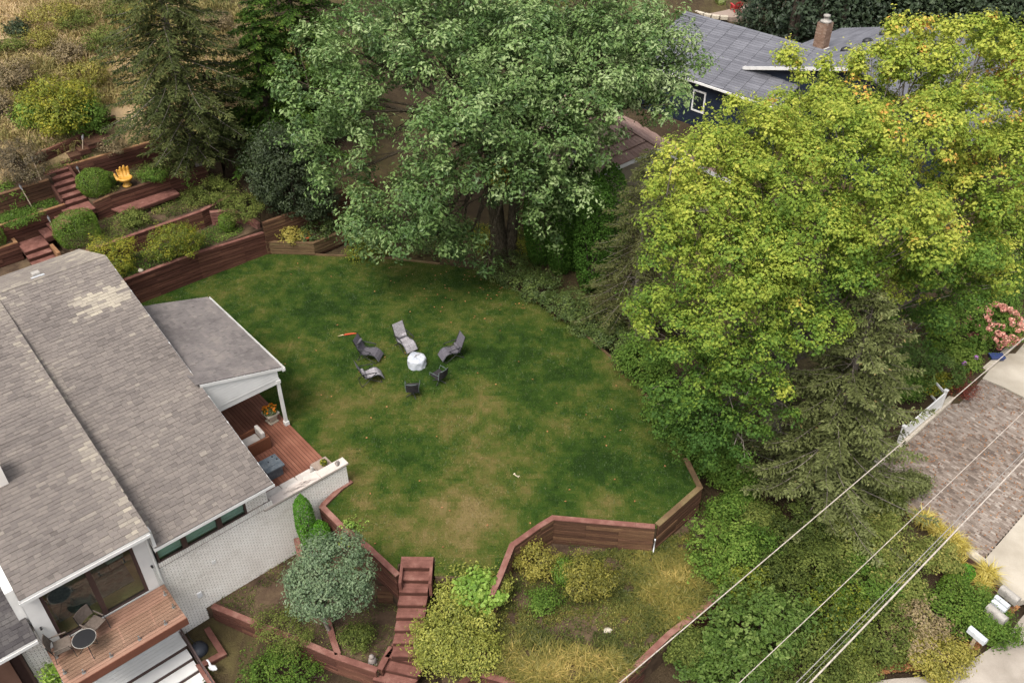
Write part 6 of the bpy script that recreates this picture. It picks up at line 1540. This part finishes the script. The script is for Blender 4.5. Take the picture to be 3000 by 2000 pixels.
MAPB = np.array([11.2, 27.8, -1.6])
mrows = [(2060, 520, 150, -1), (2040, 640, 140, -2), (1995, 800, 120, -2.5), (1950, 960, 115, -3), (2000, 1110, 120, -3.5), (2070, 1240, 100, -4), (2200, 430, 150, 0), (2290, 400, 120, 1), (2440, 360, 130, 2), (2650, 240, 140, 2.5),
         (2840, 230, 160, 2.5), (2980, 300, 160, 2), (2300, 560, 170, -1.5), (2500, 470, 170, -1), (2720, 420, 170, 0), (2920, 500, 170, 0), (2180, 760, 160, -3), (2380, 750, 170, -3), (2600, 680, 170, -2.5), (2800, 670, 170, -1.5),
         (2960, 720, 150, -1), (2150, 950, 150, -4), (2330, 930, 140, -3.5), (2550, 830, 130, -1), (2740, 830, 140, -1), (2200, 1090, 110, -4.5), (2700, 960, 90, 0), (2130, 440, 80, 0), (2200, 390, 60, .5), (2130, 1140, 110, -4), (2060, 1310, 80, -4.2), (2160, 1270, 90, -4.2), (2260, 1200, 80, -4.4), (1970, 1230, 70, -3.8),
         (1890, 900, 60, -2.8), (1940, 560, 50, -2), (2430, 300, 80, 2.2), (2530, 260, 90, 2.4), (2640, 130, 60, 2.8), (2740, 120, 60, 3), (2900, 120, 60, 3)]
NML = len(mrows)
SPRIG = [(a, b) for a, b in ((2292, 170), (2318, 150), (2330, 185), (2350, 225), (2412, 190), (2430, 215), (2500, 190), (2512, 165), (2570, 150), (2610, 90), (2625, 70), (2690, 75), (2720, 68), (2765, 75), (2810, 85), (2850, 72), (2895, 60), (2930, 75), (2950, 105), (2985, 110))]
mlobes = lobe_list(mrows, MAPB[1])
SPR = lobe_list([(a, b, 20, 2.6) for a, b in SPRIG], MAPB[1])
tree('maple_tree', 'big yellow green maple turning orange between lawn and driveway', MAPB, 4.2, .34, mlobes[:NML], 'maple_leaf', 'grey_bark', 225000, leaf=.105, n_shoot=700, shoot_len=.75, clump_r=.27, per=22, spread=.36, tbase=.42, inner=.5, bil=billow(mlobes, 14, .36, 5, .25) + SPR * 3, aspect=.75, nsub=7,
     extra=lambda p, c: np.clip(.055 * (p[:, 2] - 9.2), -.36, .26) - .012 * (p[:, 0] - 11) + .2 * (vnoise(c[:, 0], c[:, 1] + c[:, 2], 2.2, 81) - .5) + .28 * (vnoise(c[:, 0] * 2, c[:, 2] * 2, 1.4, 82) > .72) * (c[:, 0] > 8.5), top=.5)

# conifers
hb_ = H(5.3, 22.0, 2.3)
conifer('hemlock_tree', 'tall drooping dark conifer behind the yellow hand', hb_, 15.5, 5.6, 'hemlock_leaf', 'grey_bark', nb=240, z0=.12, skirt=.34, droop=.36, tw=.55, needle=.2, step=.13, prof=.72, trunk_r=.26, seed=4, width=.34)
fb_ = ground_hit(900, 340)
conifer('fir_tree', 'dark green fir between the drooping conifer and the oak', fb_, 12.5, 4.8, 'fir_leaf', nb=170, z0=.05, droop=.3, seed=8, prof=.8, needle=.22, width=.4)
conifer('fir_tree', 'lower spreading fir in the shade left of the oak', ground_hit(800, 420), 7.5, 3.8, 'fir_leaf', nb=90, z0=.05, droop=.35, seed=9, prof=.7, needle=.22, width=.4)
sb_ = P(2385, 1470, -1.9)
conifer('blue_spruce', 'ragged grey green spruce with bare twigs in front of the maple', sb_, 10.0, 4.3, 'blue_spruce_leaf', 'grey_bark', nb=190, z0=.12, droop=.2, tw=.45, needle=.15, step=.11, prof=.62, bare=.1, trunk_r=.24, seed=12, lean=(.1, .2), width=.42, tip=.8)
gb_ = P(1850, 985, -.5)
conifer('grey_spruce', 'sparse grey spruce with dead inner branches left of the maple', gb_, 9.6, 2.9, 'grey_spruce_leaf', 'grey_bark', nb=190, z0=.06, droop=.35, tw=.4, needle=.15, step=.13, prof=.6, bare=.12, trunk_r=.16, seed=15, width=.3)
for i, (lab, px, py, h, r) in enumerate((('narrow dark thuja just right of the oak trunk', 1580, 775, 6.0, .85), ('narrow thuja left of the dark gap beside the neighbour house', 1640, 800, 5.8, .8), ('narrow thuja between the dark gap and the grey spruce', 1730, 850, 6.2, .95), ('narrow thuja behind the gap next to the tan house', 1690, 790, 6.4, .9), ('broad thuja at the back left of the grey spruce', 1770, 800, 6.0, 1.0))):
    b = P(px, py, -.15); clipped('thuja', lab, (b[0], b[1], h / 2 - .15), (r, r, h / 2 + .1), 'hedge_thuja_leaf', 7000, .12, 2.1, 'thuja columns along the far lawn edge', 'tree', ground=-.15)
b = P(905, 1600, -1.3); clipped('thuja', 'bright green thuja column against the white brick wall', (b[0] + .05, b[1], .05), (.36, .36, 1.35), 'thuja_leaf', 7000, .055, 2.2, None, 'tree', ground=-1.3)
b = P(948, 1605, -1.3); clipped('thuja', 'short bright green thuja at the foot of the taller column', (b[0], b[1], -.6), (.36, .34, .75), 'thuja_leaf', 3500, .055, 2.1, None, 'tree', ground=-1.3)

# clipped bushes on the terraces
clipped('boxwood', 'round clipped green bush beside the upper stairs', H(-.1 + .05, 22.55, 3.95), (.78, .72, .68), 'boxwood_leaf', 9000, .05, 2.4, rz=.7, ground=3.28)
clipped('boxwood', 'large block shaped clipped bush above the house roof', H(-2.0, 20.3, 3.0), (1.0, .78, .85), 'boxwood_leaf', 13000, .05, 3.2, rz=.72, ground=2.1)
clipped('boxwood', 'clipped bush cut by the left edge of the photo', H(-5.3, 22.3, 2.95), (.55, .5, .6), 'boxwood_leaf', 4500, .05, 2.6, rz=.7, ground=2.4)
clipped('boxwood', 'small clipped ball on the lawn side terrace by the curved wall', H(4.45, 17.9, 1.95), (.42, .42, .5), 'boxwood_leaf', 3500, .05, 2.1, ground=1.42)
clipped('boxwood', 'small loose green bush right of the round clipped one', H(.75, 22.9, 3.7), (.42, .4, .42), 'green_shrub_leaf', 2500, .06, 2.0, ground=3.28)

def SH(name, label, px, py, rx, ry, mat, n, g=0.0, leaf=.08, **k):
    q = P(px, py, g); m_ = mpp(q); a, c = rx * m_, ry * m_ * .82
    q = P(px, py, g + c * .85); return shrub(name, label, q, (a, a * .9, c), mat, n, leaf, ground=g, **k)
SH('feathery_shrub', 'feathery yellow green shrub at the corner of the house roof', 332, 752, 72, 74, 'yellow_bush_leaf', 6500, 1.45, .075, k=9)
SH('feathery_shrub', 'feathery yellow green shrub in the middle of the lawn side terrace', 512, 708, 78, 66, 'yellow_bush_leaf', 6500, 1.45, .075, k=9, tbase=.4)
SH('dark_shrub', 'large dense dark green shrub at the end of the timber walls', 850, 500, 130, 150, 'dark_shrub_leaf', 17000, 1.9, .13, k=14, clump_r=.35)
SH('dark_shrub', 'lower dark shrub trailing over the wall left of the oak', 945, 590, 60, 80, 'dark_shrub_leaf', 4500, 1.2, .12, k=7)
SH('leafy_shrub', 'light green leafy shrub at the right end of the bench', 532, 520, 40, 38, 'green_shrub_leaf', 2200, 2.4, .09, tbase=.65)
SH('ground_cover', 'mixed low plants under the drooping conifer by the bench', 620, 560, 80, 40, 'thicket_leaf', 4500, 2.3, .08, k=10)
SH('ground_cover', 'low weeds along the second timber wall near the dark shrub', 700, 610, 70, 34, 'thicket_leaf', 3500, 2.0, .08, k=9)
SH('lavender', 'grey seed headed lavender clump on the upper terrace', 318, 425, 46, 30, 'tan_brush_leaf', 2200, 4.3, .07)
SH('ground_cover', 'trailing green plants behind the yellow hand', 455, 510, 46, 32, 'green_shrub_leaf', 2200, 3.3, .08)
SH('grass_clump', 'soft grey green clump between the block bush and the bench', 390, 640, 46, 22, 'thicket_leaf', 2000, 2.3, .09)
SH('ground_cover', 'green weeds in the strip left of the stairs', 55, 640, 60, 18, 'green_shrub_leaf', 2200, 3.28, .07)
SH('ground_cover', 'leafy greens below the dead brush at the left edge', 30, 575, 60, 36, 'green_shrub_leaf', 2500, 3.4, .09)
SH('dead_brush', 'brown dead brush above the left stairs', 70, 470, 85, 70, 'tan_brush_leaf', 5000, 4.4, .09, k=9, spread=.4, tbase=.25)
SH('variegated_shrub', 'pale variegated shrub in the mossy corner planter', 858, 690, 42, 26, 'olive_shrub_leaf', 1500, .58, .09, tbase=.75)
SH('ground_cover', 'dark trailing plants filling the corner planter', 930, 668, 60, 30, 'ivy_leaf', 2200, .58, .09)
SH('hedge_shrub', 'yellow green shrub at the lawn edge under the oak', 1072, 720, 70, 34, 'yellow_bush_leaf', 3500, 0, .09, tbase=.35)
SH('hedge_shrub', 'golden shrub at the left foot of the oak trunk', 1422, 700, 42, 60, 'yellow_bush_leaf', 2600, 0, .09, tbase=.55)
SH('hedge_shrub', 'golden shrub at the right foot of the oak trunk', 1528, 715, 40, 52, 'yellow_bush_leaf', 2200, 0, .09, tbase=.45)
SH('ground_cover', 'dark shade plants between oak trunk and corner hedge', 1250, 700, 110, 40, 'ivy_leaf', 4000, -.05, .1)
for i, (px, py, rx, ry, lab) in enumerate(((1480, 800, 70, 32, 'dark ivy heap at the foot of the oak'), (1570, 850, 62, 34, 'ivy mound below the narrow thujas'), (1640, 900, 60, 34, 'ivy mound at the bend of the lawn edge'), (1715, 945, 58, 34, 'ivy mound under the grey spruce'), (1785, 1000, 50, 34, 'ivy mound at the start of the thin edging'), (1845, 1065, 46, 32, 'ivy mound along the thin edging by the maple'))):
    SH('ivy_mound', lab, px + 12, py - 12, rx * 1.25, ry * 1.3, 'ivy_leaf', 4200, -.08, .085, k=9, group='ivy mounds along the curved lawn edge')
# understory that carries the crown of the maple down to the lawn edge
for px, py, rx, ry, g, lab in ((1880, 1080, 75, 95, -.5, 'leafy green understory shrub left under the maple'), (1960, 1210, 80, 95, -.8, 'leafy green understory shrub above the lawn corner'), (2080, 1330, 80, 80, -1.3, 'leafy green understory shrub behind the lawn corner post'), (2010, 1290, 60, 70, -.9, 'dark leaning understory shrub by the lawn corner')):
    SH('understory_shrub', lab, px, py, rx, ry, 'green_shrub_leaf', 5500, g, .12, k=9, clump_r=.3)
for px, py, rx, ry, g, mt, lab in ((2150, 1490, 75, 60, -1.8, 'green_shrub_leaf', 'dark shade shrub below the lawn corner wall'), (2240, 1530, 70, 60, -1.9, 'thicket_leaf', 'shade shrub at the left foot of the spruce'), (2450, 1530, 80, 50, -2.0, 'thicket_leaf', 'low shrub at the right foot of the spruce'),
        (2580, 1490, 80, 50, -2.0, 'thicket_leaf', 'olive shrub between spruce and paver edge'), (2660, 1420, 60, 45, -2.0, 'blue_spruce_leaf', 'grey green low shrub at the paver edge under the spruce'), (2160, 1400, 70, 70, -1.6, 'green_shrub_leaf', 'green understory shrub left of the spruce'),
        (2600, 1120, 90, 90, -1.8, 'green_shrub_leaf', 'tall green understory shrub right of the spruce top'), (2500, 1200, 80, 90, -1.7, 'viburnum_leaf', 'dark leafy shrub behind the spruce'), (2880, 880, 90, 60, -1.5, 'green_shrub_leaf', 'leafy bush above the pink hydrangea'), (2960, 800, 80, 80, -1.5, 'viburnum_leaf', 'leafy bush at the right edge below the maple')):
    SH('understory_shrub', lab, px, py, rx, ry, mt, 4500, g, .11, k=9, clump_r=.3)
# beds below the lawn
sv_ = P(965, 1850, -1.95)
tree('silvery_tree', 'round silvery green small tree in the bed beside the brick wall', sv_, 1.3, .07, lobe_list([(965, 1665, 85, 0), (900, 1690, 60, -.2), (1040, 1680, 55, -.1), (960, 1740, 75, -.5), (1010, 1610, 55, .3), (900, 1760, 50, -.4), (1045, 1740, 45, -.3), (930, 1620, 55, .3), (870, 1720, 40, 0)], sv_[1], .85),
     'silver_leaf', 'grey_bark', 17000, leaf=.085, clump_r=.26, per=22, spread=.5, tbase=.45)
SH('leafy_shrub', 'light green leafy shoots beside the silvery tree', 1045, 1570, 42, 55, 'lime_leaf', 900, -.9, .09, tbase=.55, k=6)
gs = P(1330, 1850, -1.9)
SH('golden_cypress', 'big golden feathery cypress beside the lower stairs', 1330, 1875, 125, 120, 'gold_cypress_leaf', 15000, -1.9, .09, k=13, clump_r=.28)
SH('golden_cypress', 'upper golden cypress between the stairs and the lawn wall', 1385, 1730, 105, 80, 'gold_cypress_leaf', 10000, -1.4, .09, k=11, clump_r=.26)
SH('climbing_vine', 'broad leaved lime green vine climbing over the golden cypress', 1390, 1745, 75, 66, 'lime_leaf', 2000, -.8, .16, k=8, aspect=.85, clump_r=.2)
SH('weedy_shrub', 'sparse olive shrub at the bend of the lawn wall', 1565, 1640, 78, 62, 'olive_shrub_leaf', 3200, -1.25, .075, k=9, inner=.3)
SH('weedy_shrub', 'round olive leaved shrub in the middle of the walled terrace', 1735, 1700, 88, 80, 'olive_shrub_leaf', 4200, -1.25, .085, k=9, inner=.35, tbase=.35)
SH('leafy_shrub', 'small dark green shrub between the two olive shrubs', 1655, 1680, 34, 50, 'boxwood_leaf', 1500, -1.25, .08)
SH('leafy_shrub', 'low green clump with pale flower heads on the walled terrace', 1597, 1762, 46, 36, 'green_shrub_leaf', 1800, -1.25, .07)
SH('ground_cover', 'green weeds in the lower garden left of the timber wall', 830, 1960, 110, 50, 'green_shrub_leaf', 4500, -2.9, .08, k=10)
SH('ground_cover', 'weedy greens under the silvery tree near the timber wall', 830, 1850, 90, 40, 'thicket_leaf', 3200, -1.95, .06, k=9)
SH('ground_cover', 'mixed perennials between edging and lower stairs', 1040, 1870, 48, 44, 'thicket_leaf', 2000, -1.95, .07, tbase=.4)
SH('potted_fern', 'bright green fern below the left end of the balcony', 165, 1975, 40, 48, 'lime_leaf', 700, -.6, .16, aspect=.3, stems=2)
# the thicket between terrace and road
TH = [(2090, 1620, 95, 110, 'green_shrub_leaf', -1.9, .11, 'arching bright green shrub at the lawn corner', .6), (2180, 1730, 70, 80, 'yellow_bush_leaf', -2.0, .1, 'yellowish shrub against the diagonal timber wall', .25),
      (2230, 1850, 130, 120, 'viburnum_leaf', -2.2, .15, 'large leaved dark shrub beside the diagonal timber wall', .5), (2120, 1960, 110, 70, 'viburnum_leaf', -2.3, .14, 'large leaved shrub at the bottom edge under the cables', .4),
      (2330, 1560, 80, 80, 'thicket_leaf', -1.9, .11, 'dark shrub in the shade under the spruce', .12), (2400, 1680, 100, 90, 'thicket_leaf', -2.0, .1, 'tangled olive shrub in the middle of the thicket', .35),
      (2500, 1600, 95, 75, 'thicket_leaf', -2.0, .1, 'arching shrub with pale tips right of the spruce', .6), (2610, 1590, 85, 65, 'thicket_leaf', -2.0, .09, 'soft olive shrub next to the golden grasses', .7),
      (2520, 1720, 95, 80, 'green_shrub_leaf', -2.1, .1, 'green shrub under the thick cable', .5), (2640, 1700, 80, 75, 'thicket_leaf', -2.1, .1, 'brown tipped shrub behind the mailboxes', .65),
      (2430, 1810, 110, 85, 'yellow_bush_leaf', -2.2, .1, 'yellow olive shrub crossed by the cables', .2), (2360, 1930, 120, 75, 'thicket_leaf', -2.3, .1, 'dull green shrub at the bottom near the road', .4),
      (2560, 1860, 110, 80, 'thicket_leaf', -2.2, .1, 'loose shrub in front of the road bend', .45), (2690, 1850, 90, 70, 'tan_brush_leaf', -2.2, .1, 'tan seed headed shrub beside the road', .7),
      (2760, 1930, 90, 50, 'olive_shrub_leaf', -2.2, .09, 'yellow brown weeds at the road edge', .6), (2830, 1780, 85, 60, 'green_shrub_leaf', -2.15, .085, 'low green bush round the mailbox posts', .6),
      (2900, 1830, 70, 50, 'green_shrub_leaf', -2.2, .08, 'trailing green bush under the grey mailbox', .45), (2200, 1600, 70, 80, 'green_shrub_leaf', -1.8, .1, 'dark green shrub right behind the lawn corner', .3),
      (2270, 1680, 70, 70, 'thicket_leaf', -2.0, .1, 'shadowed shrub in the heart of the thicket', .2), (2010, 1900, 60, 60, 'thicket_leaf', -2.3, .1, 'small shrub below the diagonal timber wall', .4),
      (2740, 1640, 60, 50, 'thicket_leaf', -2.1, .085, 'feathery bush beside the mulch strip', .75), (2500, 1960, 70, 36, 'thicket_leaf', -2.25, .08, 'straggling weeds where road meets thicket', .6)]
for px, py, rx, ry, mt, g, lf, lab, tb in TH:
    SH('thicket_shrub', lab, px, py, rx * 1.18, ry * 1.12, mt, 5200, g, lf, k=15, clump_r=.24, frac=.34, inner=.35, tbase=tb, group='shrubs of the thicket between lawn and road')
clipped('boxwood', 'dark clipped ball beside the mulch strip', P(2795, 1722, -1.75), (.55, .5, .5), 'boxwood_leaf', 3500, .05, 2.1, ground=-2.1)
clipped('boxwood', 'small bright ball bush near the mulch strip corner', P(2828, 1680, -1.8), (.34, .34, .4), 'thuja_leaf', 2000, .05, 2.0, ground=-2.1)
def golden_grass(lab, px, py, r):
    b = P(px, py, -2.02); t = thing('ornamental_grass', lab, 'grass', b, group='golden ornamental grass clumps')
    n = 260; a = RNG.random(n) * 6.283; rr = RNG.random(n) ** .5 * r * .3
    B = np.column_stack([rr * np.cos(a), rr * np.sin(a), np.zeros(n)])
    me = blades(B, r * (.7 + .6 * RNG.random(n)), .03, .7 + .9 * RNG.random(n), RNG.random(n), 'blades'); link_mesh('blades', me, 'golden_grass_leaf', t)
    MB().lathe((0, 0, -.03), [(r * .35, 0), (r * .3, .06), (.03, .1)], 10).build('crown', 'soil', t, local=True)
for i, (px, py, r, lab) in enumerate(((2700, 1530, .5, 'golden grass clump at the upper end of the mulch strip'), (2740, 1562, .5, 'golden grass clump, second down the paver edge'), (2785, 1592, .5, 'golden grass clump, third down the paver edge'), (2810, 1612, .4, 'golden grass clump at the lower paver corner'),
                                      (2770, 1640, .4, 'golden grass clump set back in the mulch'), (2805, 1655, .35, 'small golden grass tuft set back in the mulch'), (2890, 1690, .5, 'golden grass clump beside the concrete corner'), (2875, 1720, .4, 'golden grass clump nearest the mailboxes'))):
    golden_grass(lab, px, py, r)
struct('mulch_strip', MB().prism([xy(P(x, y, -2.03)) for x, y in ((2680, 1500), (2880, 1645), (2935, 1740), (2860, 1760), (2740, 1680), (2640, 1560))], -2.4, -2.03), 'mulch')
# hydrangeas along the driveway
def blossoms(t, c, r, n, mat, rad, face=(.3, -.6, .6)):
    d = rdirs(n * 3); d = d[(d @ unit(np.array(face))) > .1][:n]
    for q in d:
        p = np.array(c) + q * np.array(r) * 1.02; k = 26; e = rdirs(k)
        V_, F_ = leaf_arrays(p + e * rad * [1, 1, .9], e, rad * .8, .9)
        link_mesh('blossom', mesh_np('blossom', V_, F_, RNG.random(k), M=ROOTM[t.name]), mat, t)
q = P(2905, 960, -1.0); t = shrub('hydrangea', 'large hydrangea covered in dusty pink blossoms by the driveway', q, (1.3, 1.1, 1.05), 'green_shrub_leaf', 5000, .12, 8, ground=-2.0, tbase=.6); blossoms(t, q, (1.35, 1.15, 1.12), 70, 'pink_petal', .14, (.1, -.5, .7))
q = P(2825, 1045, -1.5); t = shrub('hydrangea', 'green hydrangea with two purple blossoms by the driveway', q, (.9, .8, .65), 'green_shrub_leaf', 4200, .13, 8, ground=-2.0, tbase=.8); blossoms(t, q, (.9, .8, .7), 3, 'purple_petal', .1)
SH('barberry', 'low dark red barberry along the kerb', 2810, 1130, 60, 24, 'red_leaf', 2200, -1.95, .06)
SH('leafy_shrub', 'yellow green leafy bush behind the white fence', 2735, 1125, 50, 40, 'yellow_bush_leaf', 1800, -1.9, .1)
SH('leafy_shrub', 'grey green tree like shrub under the right side of the maple', 2700, 1080, 100, 80, 'viburnum_leaf', 6000, -1.9, .12, k=9)
SH('leafy_shrub', 'broad green shrub behind the hydrangeas', 2790, 960, 90, 80, 'green_shrub_leaf', 5000, -1.7, .12, k=9)
# hillside bushes
mb_ = [(190, 300, 110, 95, 'yellow_bush_leaf', 9000, .12, 'big yellow green bush above the stairs'), (100, 330, 60, 45, 'lime_leaf', 3500, .12, 'lime green low bush left of the big yellow one'), (270, 340, 60, 70, 'green_shrub_leaf', 4000, .11, 'dark green bush right of the big yellow one'),
       (40, 210, 70, 50, 'tan_brush_leaf', 3000, .1, 'grey brown brush at the left edge of the meadow'), (60, 80, 32, 26, 'dark_shrub_leaf', 900, .13, 'small dark spiky bush in the meadow'), (300, 120, 70, 40, 'thicket_leaf', 2600, .11, 'olive weeds in the middle of the meadow'),
       (160, 40, 80, 36, 'olive_shrub_leaf', 2600, .11, 'yellow weeds near the top left of the photo'), (720, 110, 60, 60, 'tan_brush_leaf', 2400, .1, 'bare brown brush right of the drooping conifer'), (790, 190, 55, 50, 'tan_brush_leaf', 2200, .1, 'purple brown brush between the conifers'),
       (200, 150, 60, 40, 'tan_brush_leaf', 2200, .1, 'pale dry brush above the yellow bush'), (260, 210, 60, 46, 'olive_shrub_leaf', 2400, .1, 'dry olive weeds above the yellow bush'), (410, 40, 60, 40, 'olive_shrub_leaf', 2000, .1, 'yellowish weeds left of the drooping conifer top'),
       (10, 300, 45, 50, 'tan_brush_leaf', 2000, .1, 'twiggy brush at the left edge above the dead brush'), (640, 60, 46, 36, 'tan_brush_leaf', 1500, .1, 'dry scrub behind the drooping conifer'),
       (120, 110, 60, 30, 'olive_shrub_leaf', 1800, .1, 'low olive weeds right of the dark spiky bush'), (230, 60, 60, 30, 'thicket_leaf', 1800, .1, 'low green weeds near the top of the meadow'), (330, 30, 55, 30, 'thicket_leaf', 1600, .1, 'green weeds by the top edge left of the conifer'), (30, 130, 50, 26, 'thicket_leaf', 1500, .1, 'green weeds by the left edge of the meadow')]
for px, py, rx, ry, mt, n_, lf, lab in mb_:
    q = ground_hit(px, py + ry * .8); m_ = mpp(q); a, c = rx * m_, ry * m_ * .85
    shrub('meadow_bush', lab, q + np.array([0, 0, c * .8]), (a, a * .9, c), mt, n_, lf, 10, .3, 18, ground=q[2] - .05, group='bushes on the hillside meadow', inner=.4)
# woods behind
WD = [(2340, 190, 7, 'wood_leaf', 'dark woodland tree left of the brick chimney', .25), (2420, 150, 7, 'wood_leaf', 'woodland tree behind the brick chimney', .3), (2520, 130, 9, 'wood_leaf', 'woodland tree behind the hip roof', .5), (2640, 120, 8, 'wood_leaf', 'grey green woodland tree above the maple top', .6),
      (2760, 110, 9, 'wood_leaf', 'broad woodland tree near the top right', .4), (2880, 100, 8, 'wood_leaf', 'woodland tree second from the right edge', .55), (2990, 120, 9, 'wood_leaf', 'woodland tree at the right edge', .45),
      (2700, 20, 10, 'wood_leaf', 'distant woodland tree cut by the top edge', .35), (2900, 10, 10, 'wood_leaf', 'distant woodland tree in the top right corner', .3), (2450, 10, 10, 'wood_leaf', 'distant woodland tree above the chimney', .3)]
for i, (px, py, dist, mt, lab, tb) in enumerate(WD):
    q = np.array(ground_hit(px, py)) if False else PY(px, py, 60 + dist * 1.2); q = np.array([q[0], q[1], float(hgt(q[0], q[1]))])
    cz = q + [0, 0, 4.8]; lob = auto_lobes(cz, (5.0, 4.0, 5.2), 9, .5, 200 + i)
    tree('woodland_tree', lab, q, 3.5, .28, lob, mt, 'bark', 9000, leaf=.3, clump_r=.8, per=20, tbase=tb, nsub=1, group='trees of the wood behind the houses')
for px, py, lab in ((2306, 130, 'bare dark trunk in the wood left of the chimney'), (2322, 130, 'second bare trunk close to the first in the wood'), (2402, 60, 'bare trunk behind the chimney pot'), (2462, 80, 'bare trunk right of the chimney')):
    q = PY(px, py, 66); b = np.array([q[0], q[1], float(hgt(q[0], q[1]))])
    t = thing('bare_trunk', lab, 'tree', b, group='bare trunks at the edge of the wood')
    MB().tube([(0, 0, -.3), (.1, 0, 5), (.3, .1, 11)], [.24, .19, .12], 8).build('trunk', 'bark', t, local=True, smooth=True)
    MB().tube([(.15, 0, 5.5), (.9, .2, 8), (1.2, .3, 9.5)], [.1, .06, .02], 6).build('branch', 'bark', t, local=True, smooth=True)
q = ground_hit(2230, 130); shrub('patio_shrub', 'dense dark shrub right of the red patio chair', q + np.array([0, 0, 1.5]), (2.6, 2.2, 1.9), 'wood_leaf', 6000, .16, 10, .4, ground=q[2], tbase=.6)
q = ground_hit(2430, 95); shrub('patio_shrub', 'yellowing shrub behind the brick chimney', q + np.array([0, 0, 1.5]), (1.8, 1.6, 1.6), 'yellow_bush_leaf', 2500, .16, 8, .4, ground=q[2])
for px, lab in ((1280, 'meadow tree behind the left half of the oak'), (1560, 'meadow tree behind the middle of the oak')):
    q = PY(px, 60, 66); q[2] = float(hgt(q[0], q[1])); tree('background_tree', lab, q, 2.5, .2, auto_lobes(q + [0, 0, 5], (4, 3.5, 4), 8, .5, px), 'thicket_leaf', 'bark', 5000, leaf=.22, clump_r=.6, per=20, nsub=1, tbase=.6, group='trees behind the oak')
# fallen leaves
pts = np.concatenate([np.array([P(RNG.uniform(820, 2000), RNG.uniform(760, 1640), .05) for _ in range(70)] + [P(RNG.normal(1450, 160), RNG.normal(830, 45), .05) for _ in range(110)])])
pts = pts[inpoly(pts[:, 0], pts[:, 1], LAWN)]
V_, F_ = leaf_arrays(pts, rdirs(len(pts)) * .25 + [0, 0, 1], .10, .7); tag(link_mesh('fallen_leaves', mesh_np('fallen_leaves', V_, F_, RNG.random(len(pts)) * .6 + .4), 'litter_leaf'), 'scattered fallen leaves on the lawn', 'leaves', kind='stuff')
band = scatter([xy(P(x, y, -2.2)) for x, y in ((2420, 1960), (2520, 1990), (2620, 1972), (2720, 1966), (2830, 1925), (2910, 1870), (2985, 1780), (2945, 1790), (2850, 1880), (2700, 1935), (2600, 1945), (2480, 1960))], 5200)
drvl = scatter(DRV, 900)
B3 = np.concatenate([np.column_stack([band, np.array([max(-2.13, float(h_)) for h_ in hgt(band[:, 0], band[:, 1])]) + .05 * RNG.random(len(band)) + .02]), np.column_stack([drvl, np.full(len(drvl), DZ + .03)])])
V_, F_ = leaf_arrays(B3, rdirs(len(B3)) * .4 + [0, 0, 1], .085, .7); tag(link_mesh('leaf_litter', mesh_np('leaf_litter', V_, F_, RNG.random(len(B3))), 'litter_leaf'), 'rust brown leaf litter along the road and driveway', 'leaves', kind='stuff')
